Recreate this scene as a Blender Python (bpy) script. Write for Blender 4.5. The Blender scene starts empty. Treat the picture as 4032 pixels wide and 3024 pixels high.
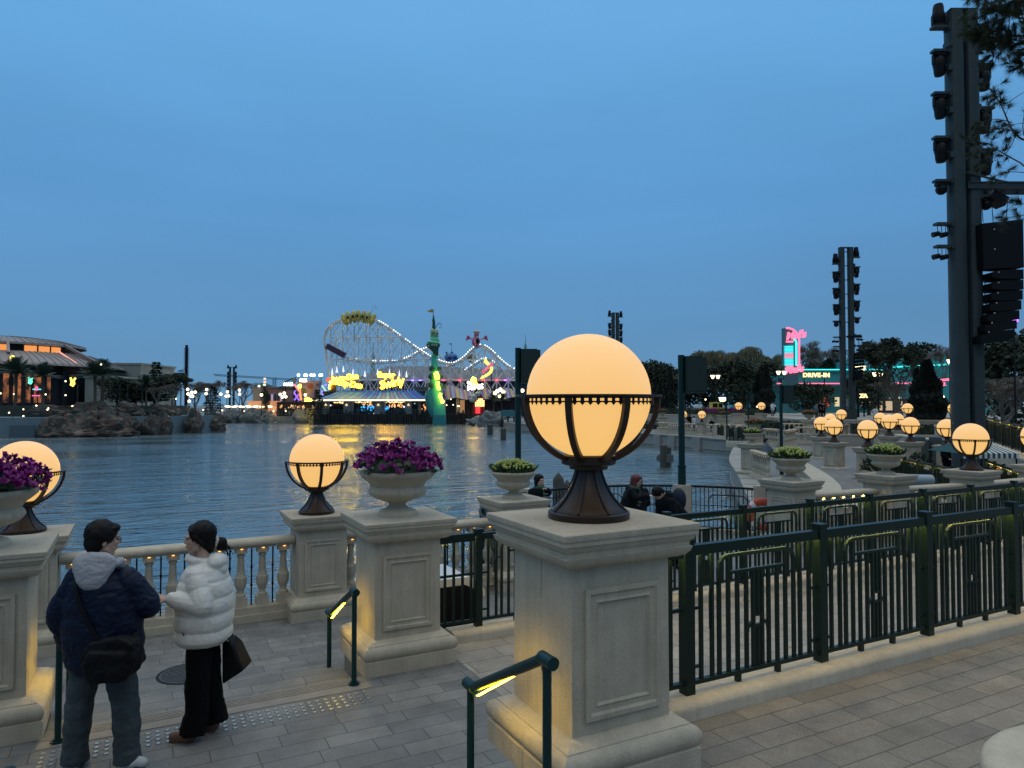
import bpy, math, random
from mathutils import Vector, Matrix, noise
R = math.radians
SC = bpy.context.scene
COL = SC.collection
random.seed(11)
# ---------------------------------------------------------------- camera
YAW, PITCH, FPX, CAMZ = R(27.7), R(1.66), 2795.0, 2.6
cam_d = bpy.data.cameras.new("camera"); cam = bpy.data.objects.new("camera", cam_d); COL.objects.link(cam)
cam_d.sensor_width = 36.0; cam_d.lens = 36.0 * FPX / 4032.0
cam_d.clip_start = 0.05; cam_d.clip_end = 5000
cam.location = (0, 0, CAMZ); cam.rotation_euler = (R(90) + PITCH, 0, -YAW)
SC.camera = cam
# ---------------------------------------------------------------- world: blue dusk sky, bright overhead, dim behind the buildings at the back
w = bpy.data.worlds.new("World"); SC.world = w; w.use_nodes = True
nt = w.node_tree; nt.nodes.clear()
def wn(t, **k):
    n = nt.nodes.new(t)
    for a, b in k.items(): setattr(n, a, b)
    return n
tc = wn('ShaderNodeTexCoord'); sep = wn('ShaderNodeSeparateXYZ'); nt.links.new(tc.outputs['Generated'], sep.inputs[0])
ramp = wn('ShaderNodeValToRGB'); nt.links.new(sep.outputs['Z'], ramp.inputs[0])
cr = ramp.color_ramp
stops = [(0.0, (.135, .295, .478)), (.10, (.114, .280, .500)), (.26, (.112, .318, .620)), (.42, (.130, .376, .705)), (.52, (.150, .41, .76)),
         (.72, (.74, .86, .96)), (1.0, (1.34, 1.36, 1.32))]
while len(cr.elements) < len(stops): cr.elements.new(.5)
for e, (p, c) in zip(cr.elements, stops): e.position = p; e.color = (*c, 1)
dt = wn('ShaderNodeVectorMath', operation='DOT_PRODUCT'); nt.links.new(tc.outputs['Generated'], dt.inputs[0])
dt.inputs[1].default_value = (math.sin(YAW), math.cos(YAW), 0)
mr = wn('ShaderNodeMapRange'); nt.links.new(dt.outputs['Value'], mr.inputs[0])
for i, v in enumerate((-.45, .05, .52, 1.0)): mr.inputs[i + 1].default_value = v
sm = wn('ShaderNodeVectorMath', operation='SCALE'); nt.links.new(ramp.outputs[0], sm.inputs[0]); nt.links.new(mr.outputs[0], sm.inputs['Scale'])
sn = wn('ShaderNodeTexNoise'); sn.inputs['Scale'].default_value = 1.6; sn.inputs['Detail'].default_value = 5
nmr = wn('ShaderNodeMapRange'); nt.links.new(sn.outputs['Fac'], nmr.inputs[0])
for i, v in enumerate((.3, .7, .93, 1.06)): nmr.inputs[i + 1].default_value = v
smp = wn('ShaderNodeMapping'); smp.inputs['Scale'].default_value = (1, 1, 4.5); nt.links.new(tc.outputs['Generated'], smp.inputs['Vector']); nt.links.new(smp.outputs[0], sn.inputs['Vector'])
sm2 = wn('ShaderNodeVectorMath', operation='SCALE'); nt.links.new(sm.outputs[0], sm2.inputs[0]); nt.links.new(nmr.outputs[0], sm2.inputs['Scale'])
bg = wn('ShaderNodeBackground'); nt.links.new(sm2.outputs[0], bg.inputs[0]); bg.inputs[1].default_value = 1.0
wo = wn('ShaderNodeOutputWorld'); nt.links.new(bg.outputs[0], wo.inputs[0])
# ---------------------------------------------------------------- one weak soft sun: the after-glow from the west (upper left)
sun_d = bpy.data.lights.new("sun", 'SUN'); sun_d.energy = 0.22; sun_d.angle = R(35); sun_d.color = (1, .93, .84)
sun = bpy.data.objects.new("sun", sun_d); COL.objects.link(sun); sun.rotation_euler = (R(38), R(-32), 0)
# ---------------------------------------------------------------- exposure and render settings
SC.view_settings.view_transform = 'Standard'; SC.view_settings.look = 'None'
SC.view_settings.exposure = 0.0; SC.view_settings.gamma = 1.0
SC.render.engine = 'CYCLES'
SC.cycles.use_denoising = True
SC.cycles.max_bounces = 6; SC.cycles.diffuse_bounces = 3; SC.cycles.glossy_bounces = 3; SC.cycles.transmission_bounces = 2
SC.cycles.sample_clamp_indirect = 14.0
SC.cycles.caustics_reflective = False; SC.cycles.caustics_refractive = False

# ================================================================ coordinates
CY, SY = math.cos(YAW), math.sin(YAW)
RZ = Matrix.Rotation(-YAW, 4, 'Z')
def c2w(X, D, z=0.0):            # camera-aligned ground frame (right, forward) -> world
    return Vector((X * CY + D * SY, -X * SY + D * CY, z))
def pxX(px, D, py=1593):          # lateral metres of a picture column at distance D
    v = (1512 - py) / FPX
    return (px - 2016) / FPX / (math.cos(PITCH) - v * math.sin(PITCH)) * D
def pyZ(py, D):
    v = (1512 - py) / FPX
    return CAMZ + (math.sin(PITCH) + v * math.cos(PITCH)) / (math.cos(PITCH) - v * math.sin(PITCH)) * D
def PD(px, py, D): return c2w(pxX(px, D, py), D, pyZ(py, D))
def dist_at(py, z):               # distance at which height z shows on row py
    v = (1512 - py) / FPX
    t = (math.sin(PITCH) + v * math.cos(PITCH)) / (math.cos(PITCH) - v * math.sin(PITCH))
    return (z - CAMZ) / t
def PG(px, py, z):
    D = dist_at(py, z); return c2w(pxX(px, D, py), D, z)

# ================================================================ materials
MATS = {}
def mat(name, col, rough=.7, metal=0.0, noise_amt=0.0, noise_scale=8.0, bump=0.0, bump_scale=60.0, emit=None, es=0.0, spec=None, speck=0.0, streak=0.0):
    if name in MATS: return MATS[name]
    m = bpy.data.materials.new(name); m.use_nodes = True
    n = m.node_tree.nodes; l = m.node_tree.links; b = n['Principled BSDF']
    b.inputs['Base Color'].default_value = (*col, 1); b.inputs['Roughness'].default_value = rough; b.inputs['Metallic'].default_value = metal
    if spec is not None: b.inputs['Specular IOR Level'].default_value = spec
    if emit: b.inputs['Emission Color'].default_value = (*emit, 1); b.inputs['Emission Strength'].default_value = es
    t = n.new('ShaderNodeTexCoord')
    if noise_amt:
        nz = n.new('ShaderNodeTexNoise'); nz.inputs['Scale'].default_value = noise_scale; nz.inputs['Detail'].default_value = 5; nz.inputs['Roughness'].default_value = .62
        l.new(t.outputs['Object'], nz.inputs['Vector'])
        r = n.new('ShaderNodeMapRange'); l.new(nz.outputs['Fac'], r.inputs[0])
        r.inputs[1].default_value = .28; r.inputs[2].default_value = .72; r.inputs[3].default_value = 1 - noise_amt; r.inputs[4].default_value = 1 + noise_amt
        s = n.new('ShaderNodeVectorMath'); s.operation = 'SCALE'; s.inputs[0].default_value = col; l.new(r.outputs[0], s.inputs['Scale'])
        out = s.outputs[0]
        if speck:
            n2 = n.new('ShaderNodeTexNoise'); n2.inputs['Scale'].default_value = 160; n2.inputs['Detail'].default_value = 2
            l.new(t.outputs['Object'], n2.inputs['Vector'])
            r2 = n.new('ShaderNodeMapRange'); l.new(n2.outputs['Fac'], r2.inputs[0])
            r2.inputs[1].default_value = .3; r2.inputs[2].default_value = .7; r2.inputs[3].default_value = 1 - speck; r2.inputs[4].default_value = 1 + speck
            s2 = n.new('ShaderNodeVectorMath'); s2.operation = 'SCALE'; l.new(out, s2.inputs[0]); l.new(r2.outputs[0], s2.inputs['Scale']); out = s2.outputs[0]
        if streak:     # rain streaks and grime running down
            mp = n.new('ShaderNodeMapping'); mp.inputs['Scale'].default_value = (9, 9, .7); l.new(t.outputs['Object'], mp.inputs['Vector'])
            n3 = n.new('ShaderNodeTexNoise'); n3.inputs['Scale'].default_value = 1.6; n3.inputs['Detail'].default_value = 6; n3.inputs['Roughness'].default_value = .65; l.new(mp.outputs[0], n3.inputs['Vector'])
            r3 = n.new('ShaderNodeMapRange'); l.new(n3.outputs['Fac'], r3.inputs[0]); r3.inputs[1].default_value = .36; r3.inputs[2].default_value = .62; r3.inputs[3].default_value = 1 - streak; r3.inputs[4].default_value = 1.03
            s3 = n.new('ShaderNodeVectorMath'); s3.operation = 'SCALE'; l.new(out, s3.inputs[0]); l.new(r3.outputs[0], s3.inputs['Scale']); out = s3.outputs[0]
        l.new(out, b.inputs['Base Color'])
    if bump:
        nb = n.new('ShaderNodeTexNoise'); nb.inputs['Scale'].default_value = bump_scale; nb.inputs['Detail'].default_value = 4
        l.new(t.outputs['Object'], nb.inputs['Vector'])
        bp = n.new('ShaderNodeBump'); bp.inputs['Strength'].default_value = bump; bp.inputs['Distance'].default_value = .01
        l.new(nb.outputs['Fac'], bp.inputs['Height']); l.new(bp.outputs[0], b.inputs['Normal'])
    MATS[name] = m; return m
def glow(name, col, es, base=(.1, .1, .1), sample=True):
    m = mat(name, base, .5, emit=col, es=es)
    if not sample: m.cycles.emission_sampling = 'NONE'
    return m
STONE = mat('cast_stone', (.49, .435, .335), .85, streak=.10, noise_amt=.15, noise_scale=2.6, bump=.45, bump_scale=70, speck=.11)
STONE_D = mat('stone_joint', (.10, .095, .085), .9)
STONE_F = mat('far_stone', (.33, .32, .29), .85, noise_amt=.12, noise_scale=1.2)
GREEN = mat('dark_green_paint', (.0085, .022, .0155), .36, noise_amt=.12, noise_scale=6, spec=.28)
GREENB = mat('green_pole_paint', (.004, .034, .036), .38, spec=.3)
BRONZE = mat('dark_bronze', (.030, .020, .016), .42, metal=.35, noise_amt=.25, noise_scale=9, bump=.15, bump_scale=120)
BLACK = mat('black_metal', (.005, .0055, .007), .5, spec=.22)
TOWER = mat('grey_green_steel', (.038, .055, .060), .5, spec=.3, noise_amt=.18, noise_scale=1.5)
GLOBE = mat('lit_globe', (.22, .20, .22), .4, emit=(1.0, .575, .165), es=.89, spec=.25)
LED = glow('warm_led', (1.0, .66, .12), 60.0)
LEDR = glow('rail_led', (1.0, .62, .020), 40.0)
LEDG = glow('yellow_led_strip', (1.0, .80, .17), 3.6)
LEDW = glow('under_rail_led', (1.0, .46, .10), 2.6)
WARM = glow('warm_lamp', (1.0, .66, .22), 3.2)
WHITEB = glow('white_bulb', (.82, .93, 1.0), 3.5, sample=False)
WARMB = glow('warm_white_bulb', (1.0, .80, .46), 4.5, sample=False)
LEAF = mat('leaf_green', (.020, .060, .022), .6, noise_amt=.35, noise_scale=5)
DLEAF = mat('dark_leaf', (.045, .066, .040), .7, noise_amt=.4, noise_scale=1.2)
BARK = mat('bark', (.11, .085, .06), .9, noise_amt=.3, noise_scale=6)
BARKP = mat('pale_bark', (.19, .17, .145), .9, noise_amt=.25, noise_scale=4)

# ================================================================ mesh builder
class MB:
    def __init__(s, M=None): s.v = []; s.f = []; s.m = []; s.mi = 0; s.M = M
    def _add(s, vs, fs):
        o = len(s.v)
        if s.M is not None: vs = [s.M @ Vector(v) for v in vs]
        s.v += [tuple(v) for v in vs]; s.f += [tuple(i + o for i in f) for f in fs]; s.m += [s.mi] * len(fs)
        return s
    def box(s, x0, x1, y0, y1, z0, z1):
        return s._add([(x0, y0, z0), (x1, y0, z0), (x1, y1, z0), (x0, y1, z0), (x0, y0, z1), (x1, y0, z1), (x1, y1, z1), (x0, y1, z1)],
                      [(0, 3, 2, 1), (4, 5, 6, 7), (0, 1, 5, 4), (1, 2, 6, 5), (2, 3, 7, 6), (3, 0, 4, 7)])
    def cbox(s, c, d, e=None):      # centre, dims, euler
        x, y, z = d[0] / 2, d[1] / 2, d[2] / 2
        vs = [Vector(p) for p in ((-x, -y, -z), (x, -y, -z), (x, y, -z), (-x, y, -z), (-x, -y, z), (x, -y, z), (x, y, z), (-x, y, z))]
        if e is not None:
            from mathutils import Euler
            q = Euler(e).to_matrix(); vs = [q @ v for v in vs]
        return s._add([v + Vector(c) for v in vs], [(0, 3, 2, 1), (4, 5, 6, 7), (0, 1, 5, 4), (1, 2, 6, 5), (2, 3, 7, 6), (3, 0, 4, 7)])
    def frame_of(s, d):
        d = Vector(d).normalized(); u = Vector((0, 0, 1)) if abs(d.z) < .95 else Vector((1, 0, 0))
        a = d.cross(u).normalized(); b = a.cross(d).normalized(); return a, b
    def cyl(s, p0, p1, r0, r1=None, n=10, cap=True):
        r1 = r0 if r1 is None else r1; p0 = Vector(p0); p1 = Vector(p1); a, b = s.frame_of(p1 - p0); vs = []
        for p, r in ((p0, r0), (p1, r1)):
            for i in range(n):
                t = 2 * math.pi * i / n; vs.append(p + (a * math.cos(t) + b * math.sin(t)) * r)
        fs = [(i, (i + 1) % n, n + (i + 1) % n, n + i) for i in range(n)]
        if cap: fs += [tuple(range(n))[::-1], tuple(range(n, 2 * n))]
        return s._add(vs, fs)
    def tube(s, pts, r, n=8, cap=True, flat=None):
        pts = [Vector(p) for p in pts]; k = len(pts); rs = r if isinstance(r, (list, tuple)) else [r] * k; vs = []
        pa = None
        for i, p in enumerate(pts):
            d = (pts[min(i + 1, k - 1)] - pts[max(i - 1, 0)])
            if d.length < 1e-9: d = Vector((0, 0, 1))
            d.normalize()
            if pa is None: a, b = s.frame_of(d)
            else:
                a = (pa - d * pa.dot(d)).normalized(); b = a.cross(d).normalized()
            pa = a
            for j in range(n):
                t = 2 * math.pi * (j + .5) / n; vs.append(p + (a * math.cos(t) + b * math.sin(t)) * rs[i])
        fs = [(i * n + j, i * n + (j + 1) % n, (i + 1) * n + (j + 1) % n, (i + 1) * n + j) for i in range(k - 1) for j in range(n)]
        if cap: fs += [tuple(range(n))[::-1], tuple(range((k - 1) * n, k * n))]
        return s._add(vs, fs)
    def lathe(s, prof, n=32, c=(0, 0, 0), cap=True, rf=None):   # prof [(r,z)]
        vs = []
        for r, z in prof:
            for i in range(n):
                t = 2 * math.pi * i / n; rr = r * (rf(t, z) if rf else 1); vs.append((c[0] + rr * math.cos(t), c[1] + rr * math.sin(t), c[2] + z))
        fs = [(i * n + j, i * n + (j + 1) % n, (i + 1) * n + (j + 1) % n, (i + 1) * n + j) for i in range(len(prof) - 1) for j in range(n)]
        if cap: fs += [tuple(range(n))[::-1], tuple(range((len(prof) - 1) * n, len(prof) * n))]
        return s._add(vs, fs)
    def sqloft(s, prof, c=(0, 0, 0)):                            # prof [(half,z)] square section
        vs = []
        for h, z in prof: vs += [(c[0] - h, c[1] - h, c[2] + z), (c[0] + h, c[1] - h, c[2] + z), (c[0] + h, c[1] + h, c[2] + z), (c[0] - h, c[1] + h, c[2] + z)]
        k = len(prof)
        fs = [(i * 4 + j, i * 4 + (j + 1) % 4, (i + 1) * 4 + (j + 1) % 4, (i + 1) * 4 + j) for i in range(k - 1) for j in range(4)]
        fs += [(3, 2, 1, 0), tuple(range((k - 1) * 4, k * 4))]
        return s._add(vs, fs)
    def sph(s, c, r, n=16, m=10, z0=-1.0, z1=1.0, sc=(1, 1, 1), R3=None):
        vs = []; a0 = math.asin(z0); a1 = math.asin(z1); c = Vector(c)
        for i in range(m + 1):
            a = a0 + (a1 - a0) * i / m
            for j in range(n):
                t = 2 * math.pi * j / n; p = Vector((math.cos(a) * math.cos(t) * r * sc[0], math.cos(a) * math.sin(t) * r * sc[1], math.sin(a) * r * sc[2]))
                if R3 is not None: p = R3 @ p
                vs.append(c + p)
        fs = [(i * n + j, i * n + (j + 1) % n, (i + 1) * n + (j + 1) % n, (i + 1) * n + j) for i in range(m) for j in range(n)]
        return s._add(vs, fs)
    def prism(s, poly, z0, z1):      # xy polygon (CCW) extruded in z
        n = len(poly); vs = [(x, y, z0) for x, y in poly] + [(x, y, z1) for x, y in poly]
        return s._add(vs, [tuple(range(n))[::-1], tuple(range(n, 2 * n))] + [(i, (i + 1) % n, n + (i + 1) % n, n + i) for i in range(n)])
    def xprism(s, poly, y0, y1):     # xz polygon extruded in y
        n = len(poly); vs = [(x, y0, z) for x, z in poly] + [(x, y1, z) for x, z in poly]
        return s._add(vs, [tuple(range(n)), tuple(range(n, 2 * n))[::-1]] + [(i, n + i, n + (i + 1) % n, (i + 1) % n) for i in range(n)])
    def quad(s, a, b, c, d): return s._add([a, b, c, d], [(0, 1, 2, 3)])
    def strip(s, A, B):              # ruled strip between two polylines
        n = len(A); return s._add(list(A) + list(B), [(i, i + 1, n + i + 1, n + i) for i in range(n - 1)])
    def mesh(s, name, mats, smooth=True, angle=38):
        me = bpy.data.meshes.new(name); me.from_pydata(s.v, [], s.f)
        for m in (mats if isinstance(mats, (list, tuple)) else [mats]): me.materials.append(m)
        if len(me.materials) > 1: me.polygons.foreach_set('material_index', s.m)
        if smooth: me.shade_smooth(); me.set_sharp_from_angle(angle=R(angle))
        me.update(); return me
    def build(s, name, mats, parent=None, smooth=True, angle=38, label=None):
        o = bpy.data.objects.new(name, s.mesh(name, mats, smooth, angle)); COL.objects.link(o)
        if parent is not None: o.parent = parent
        if label: o['label'] = label
        return o
def tag(o, label=None, cat=None, group=None, kind=None):
    if label: o['label'] = label
    if cat: o['category'] = cat
    if group: o['group'] = group
    if kind: o['kind'] = kind
    return o
def thing(name, label, cat, loc=(0, 0, 0), rz=0.0, group=None):
    o = bpy.data.objects.new(name, None); COL.objects.link(o); o.empty_display_size = .2
    o.location = loc; o.rotation_euler = (0, 0, rz); return tag(o, label, cat, group)
def cthing(name, label, cat, px, D, z, group=None):   # far thing whose x axis is camera right; geometry given in metres from its foot
    return thing(name, label, cat, c2w(pxX(px, D), D, z), -YAW, group)
class FX:   # picture (px,py) -> local metres of a far thing built round column px0, distance D, foot z0
    def __init__(s, px0, D, z0): s.px0 = px0; s.D = D; s.z0 = z0
    def x(s, px, py=1593): return pxX(px, s.D, py) - pxX(s.px0, s.D)
    def z(s, py): return pyZ(py, s.D) - s.z0
    def p(s, px, py, y=0.0): return (s.x(px, py), y, s.z(py))
def dup(root, loc=None, rz=None, label=None, group=None, scale=None):
    def cp(o, parent):
        c = o.copy(); COL.objects.link(c)
        if parent is not None: c.parent = parent
        for ch in o.children: cp(ch, c)
        return c
    kids = list(root.children); r = root.copy(); COL.objects.link(r)
    for ch in kids: cp(ch, r)
    if loc is not None: r.location = loc
    if rz is not None: r.rotation_euler = (0, 0, rz)
    if label: r['label'] = label
    if group: r['group'] = group
    if scale: r.scale = (scale,) * 3 if not isinstance(scale, tuple) else scale
    return r
def text_mb(body, size=1.0, ext=.05, bold=0.0, shear=0.0, align='CENTER', space=1.0):
    cu = bpy.data.curves.new('txt', 'FONT'); cu.body = body; cu.size = size; cu.extrude = ext; cu.offset = bold; cu.shear = shear
    cu.align_x = align; cu.space_character = space; cu.resolution_u = 3
    o = bpy.data.objects.new('txt', cu); COL.objects.link(o)
    dg = bpy.context.evaluated_depsgraph_get(); me = bpy.data.meshes.new_from_object(o.evaluated_get(dg))
    vs = [tuple(v.co) for v in me.vertices]; fs = [tuple(p.vertices) for p in me.polygons]
    bpy.data.objects.remove(o); bpy.data.curves.remove(cu); bpy.data.meshes.remove(me)
    return vs, fs
def add_text(mb, body, pos, size, ext=.05, bold=0.0, shear=0.0, rot=0.0, align='CENTER', space=1.0):   # stands in local xz plane facing -y
    vs, fs = text_mb(body, size, ext, bold, shear, align, space); c, s_ = math.cos(rot), math.sin(rot)
    mb._add([(pos[0] + x * c - y * s_, pos[1] - z, pos[2] + x * s_ + y * c) for x, y, z in vs], fs)
def remesh(ob, vox, smooth_it=2, ratio=None, fold=0.0, fr=(8, 8, 8)):
    md = ob.modifiers.new('r', 'REMESH'); md.mode = 'VOXEL'; md.voxel_size = vox; md.use_smooth_shade = True
    if smooth_it: ms = ob.modifiers.new('s', 'SMOOTH'); ms.factor = .5; ms.iterations = smooth_it
    if ratio: dm = ob.modifiers.new('d', 'DECIMATE'); dm.ratio = ratio
    dg = bpy.context.evaluated_depsgraph_get(); dg.update()
    me = bpy.data.meshes.new_from_object(ob.evaluated_get(dg)); mt = list(ob.data.materials)
    old = ob.data; ob.modifiers.clear(); ob.data = me; bpy.data.meshes.remove(old)
    me.materials.clear()
    for m in mt: me.materials.append(m)
    if fold:
        nn_ = [v.normal.copy() for v in me.vertices]; cc_ = [v.co.copy() for v in me.vertices]; out_ = []
        for c, nv in zip(cc_, nn_):
            q = Vector((c.x * fr[0], c.y * fr[1], c.z * fr[2])); d = noise.noise(q) + .5 * (1 - 2 * abs(noise.noise(q * 1.9 + Vector((5, 3, 1))))) + .3 * noise.noise(q * 3.7)
            out_.extend(c + nv * d * fold)
        me.vertices.foreach_set('co', out_); me.update()
    me.shade_smooth(); me.name = ob.name; return ob
# ================================================================ the setting: ground, terraces, steps, water
def paving(name, c1, c2, bw=.50, rh=.195, warm=0):
    m = bpy.data.materials.new(name); m.use_nodes = True
    n = m.node_tree.nodes; l = m.node_tree.links; b = n['Principled BSDF']; b.inputs['Roughness'].default_value = .72
    t = n.new('ShaderNodeTexCoord'); br = n.new('ShaderNodeTexBrick')
    dn = n.new('ShaderNodeTexNoise'); dn.inputs['Scale'].default_value = .9
    l.new(t.outputs['Object'], br.inputs['Vector']); l.new(t.outputs['Object'], dn.inputs['Vector'])
    br.inputs['Scale'].default_value = 1; br.inputs['Brick Width'].default_value = bw; br.inputs['Row Height'].default_value = rh
    br.inputs['Mortar Size'].default_value = .0045; br.inputs['Mortar Smooth'].default_value = .3; br.inputs['Bias'].default_value = -.1
    br.offset = .37; br.offset_frequency = 2; br.squash = .82; br.squash_frequency = 3
    br.inputs['Color1'].default_value = (*c1, 1); br.inputs['Color2'].default_value = (*c2, 1); br.inputs['Mortar'].default_value = (.078, .075, .070, 1)
    nz = n.new('ShaderNodeTexNoise'); nz.inputs['Scale'].default_value = 95; nz.inputs['Detail'].default_value = 3; l.new(t.outputs['Object'], nz.inputs['Vector'])
    st = n.new('ShaderNodeTexNoise'); st.inputs['Scale'].default_value = 2.3; st.inputs['Detail'].default_value = 7; st.inputs['Roughness'].default_value = .7; l.new(t.outputs['Object'], st.inputs['Vector'])
    def rng(src, a, c): 
        r = n.new('ShaderNodeMapRange'); l.new(src, r.inputs[0]); r.inputs[1].default_value = .3; r.inputs[2].default_value = .7; r.inputs[3].default_value = a; r.inputs[4].default_value = c; return r.outputs[0]
    mu = n.new('ShaderNodeMath'); mu.operation = 'MULTIPLY'; l.new(rng(nz.outputs['Fac'], .82, 1.18), mu.inputs[0]); l.new(rng(st.outputs['Fac'], .62, 1.28), mu.inputs[1])
    s = n.new('ShaderNodeVectorMath'); s.operation = 'SCALE'; l.new(br.outputs['Color'], s.inputs[0]); l.new(mu.outputs[0], s.inputs['Scale'])
    l.new(s.outputs[0], b.inputs['Base Color'])
    bp = n.new('ShaderNodeBump'); bp.inputs['Strength'].default_value = .6; bp.inputs['Distance'].default_value = .008
    hh = n.new('ShaderNodeMath'); hh.operation = 'MULTIPLY_ADD'; l.new(br.outputs['Fac'], hh.inputs[0]); hh.inputs[1].default_value = -1.0
    l.new(nz.outputs['Fac'], hh.inputs[2]); l.new(hh.outputs[0], bp.inputs['Height']); l.new(bp.outputs[0], b.inputs['Normal'])
    rr = rng(st.outputs['Fac'], .5, .85); l.new(rr, b.inputs['Roughness'])
    return m
PAVE = paving('granite_paving', (.205, .205, .195), (.148, .154, .154))
PAVEB = paving('beige_paving', (.36, .325, .275), (.285, .265, .235), .6, .3)
def struct(name, mb, m, smooth=False): return tag(mb.build(name, m, smooth=smooth), kind='structure')
# lower promenade and right plaza, with the curved lookout and the shore line running round the lake
CL = (9.25, 10.3); RL = 4.15
shore = [(-30, 11.12), (5.3, 11.12)]
arc = [(CL[0] + RL * math.cos(R(a)), CL[1] + RL * math.sin(R(a))) for a in range(168, 10, -6)]
near_pts = [(-30, 7.64), (-.66, 7.64)]
sh_c = [(3030, 20.5), (2985, 25), (2948, 31.3), (2906, 39), (2915, 50), (2926, 62), (2800, 65.5), (2640, 72), (2510, 77), (2380, 92), (2060, 113), (1990, 122), (1975, 172), (1225, 176), (890, 177), (830, 150), (880, 121), (735, 112), (565, 106), (330, 100), (165, 97), (-300, 93), (-3000, 90)]
shore_w = [tuple(c2w(pxX(p, d), d)[:2]) for p, d in sh_c]
far = [tuple(c2w(x, d)[:2]) for x, d in ((-900, 60), (-1600, 1500), (1800, 1500), (1500, -40))]
poly = [(-30, 3.9), (-30, 11.12), (5.3, 11.12)] + arc + shore_w + far + [(60, -30), (60, 3.9)]
area = sum(poly[i][0] * poly[(i + 1) % len(poly)][1] - poly[(i + 1) % len(poly)][0] * poly[i][1] for i in range(len(poly)))
if area < 0: poly = poly[::-1]
struct('ground', MB().prism(poly, -2.9, -.45), PAVE)
# middle landing (level 0) and the lane between the two fences
g = MB(); g.box(-.66, 1.93, 3.85, 6.75, -.44, 0); g.box(1.93, 40, 3.85, 7.43, -.44, -.001); g.box(-30, -.66, 3.85, 7.6, -.44, -.002)
struct('landing', g, PAVE)
g = MB(); g.box(2.9, 40, 4.12, 7.16, -.001, .003); struct('lane', g, PAVEB)
# upper terrace (level .45)
g = MB(); g.box(-.66, 1.93, -12, 3.25, -.43, .45); g.box(1.93, 40, -12, 3.76, -.43, .449); g.box(-30, -.66, -12, 4.1, -.43, .448)
struct('terrace', g, paving('warm_paving', (.245, .218, .180), (.172, .164, .148), .56, .18))
# two flights of three risers
g = MB()
for b0, z0 in ((6.75, 0.0), (3.25, .45)):
    for k in range(2): g.box(-.655, 1.925, b0 + .3 * k, b0 + .9, z0 - .151 - .15 * k - .29, z0 - .15 - .15 * k)
struct('steps', g, PAVE)
# grooved nosing strips
gm = mat('nosing_stone', (.245, .225, .195), .8, noise_amt=.12, noise_scale=6, speck=.1)
g = MB()
for b0, z0 in ((6.75, 0.0), (3.25, .45), (7.05, -.15), (7.35, -.30)):
    e = b0 + .002
    for k in range(5): g.box(-.655, 1.925, e - .028 - k * .032, e - .006 - k * .032, z0 - .002, z0 + .005)
    g.box(-.655, 1.925, e - .30, e - .166, z0 - .002, z0 + .004)
struct('step_edge', g, gm)
# lake
wm = bpy.data.materials.new('lake_water'); wm.use_nodes = True
n = wm.node_tree.nodes; l = wm.node_tree.links; b = n['Principled BSDF']
b.inputs['Base Color'].default_value = (.080, .120, .125, 1); b.inputs['Roughness'].default_value = .04; b.inputs['IOR'].default_value = 3.2
t = n.new('ShaderNodeTexCoord'); mp = n.new('ShaderNodeMapping'); mp.inputs['Rotation'].default_value = (0, 0, R(38)); mp.inputs['Scale'].default_value = (.62, 1.7, 1)
l.new(t.outputs['Object'], mp.inputs['Vector'])
def wave(sc, det, dist, rough=.55):
    z = n.new('ShaderNodeTexNoise'); z.inputs['Scale'].default_value = sc; z.inputs['Detail'].default_value = det; z.inputs['Roughness'].default_value = rough; z.inputs['Distortion'].default_value = .6
    l.new(mp.outputs[0], z.inputs['Vector']); q = n.new('ShaderNodeMath'); q.operation = 'MULTIPLY'; l.new(z.outputs['Fac'], q.inputs[0]); q.inputs[1].default_value = dist; return q.outputs[0]
a1 = wave(1.45, 3, 1.0); a2 = wave(.33, 2, 1.6); a3 = wave(5.0, 2, .10)
s1 = n.new('ShaderNodeMath'); l.new(a1, s1.inputs[0]); l.new(a2, s1.inputs[1]); s2 = n.new('ShaderNodeMath'); l.new(s1.outputs[0], s2.inputs[0]); l.new(a3, s2.inputs[1])
# calm and ruffled patches
pt = n.new('ShaderNodeTexNoise'); pt.inputs['Scale'].default_value = .045; pt.inputs['Detail'].default_value = 3; l.new(mp.outputs[0], pt.inputs['Vector'])
pr = n.new('ShaderNodeMapRange'); l.new(pt.outputs['Fac'], pr.inputs[0]); pr.inputs[1].default_value = .38; pr.inputs[2].default_value = .62; pr.inputs[3].default_value = .22; pr.inputs[4].default_value = 1.0
bp = n.new('ShaderNodeBump'); bp.inputs['Distance'].default_value = .24; l.new(pr.outputs[0], bp.inputs['Strength']); l.new(s2.outputs[0], bp.inputs['Height']); l.new(bp.outputs[0], b.inputs['Normal'])
g = MB(); g.box(-900, 900, -300, 900, -2.4, -1.8); water = struct('water', g, wm)

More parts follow.
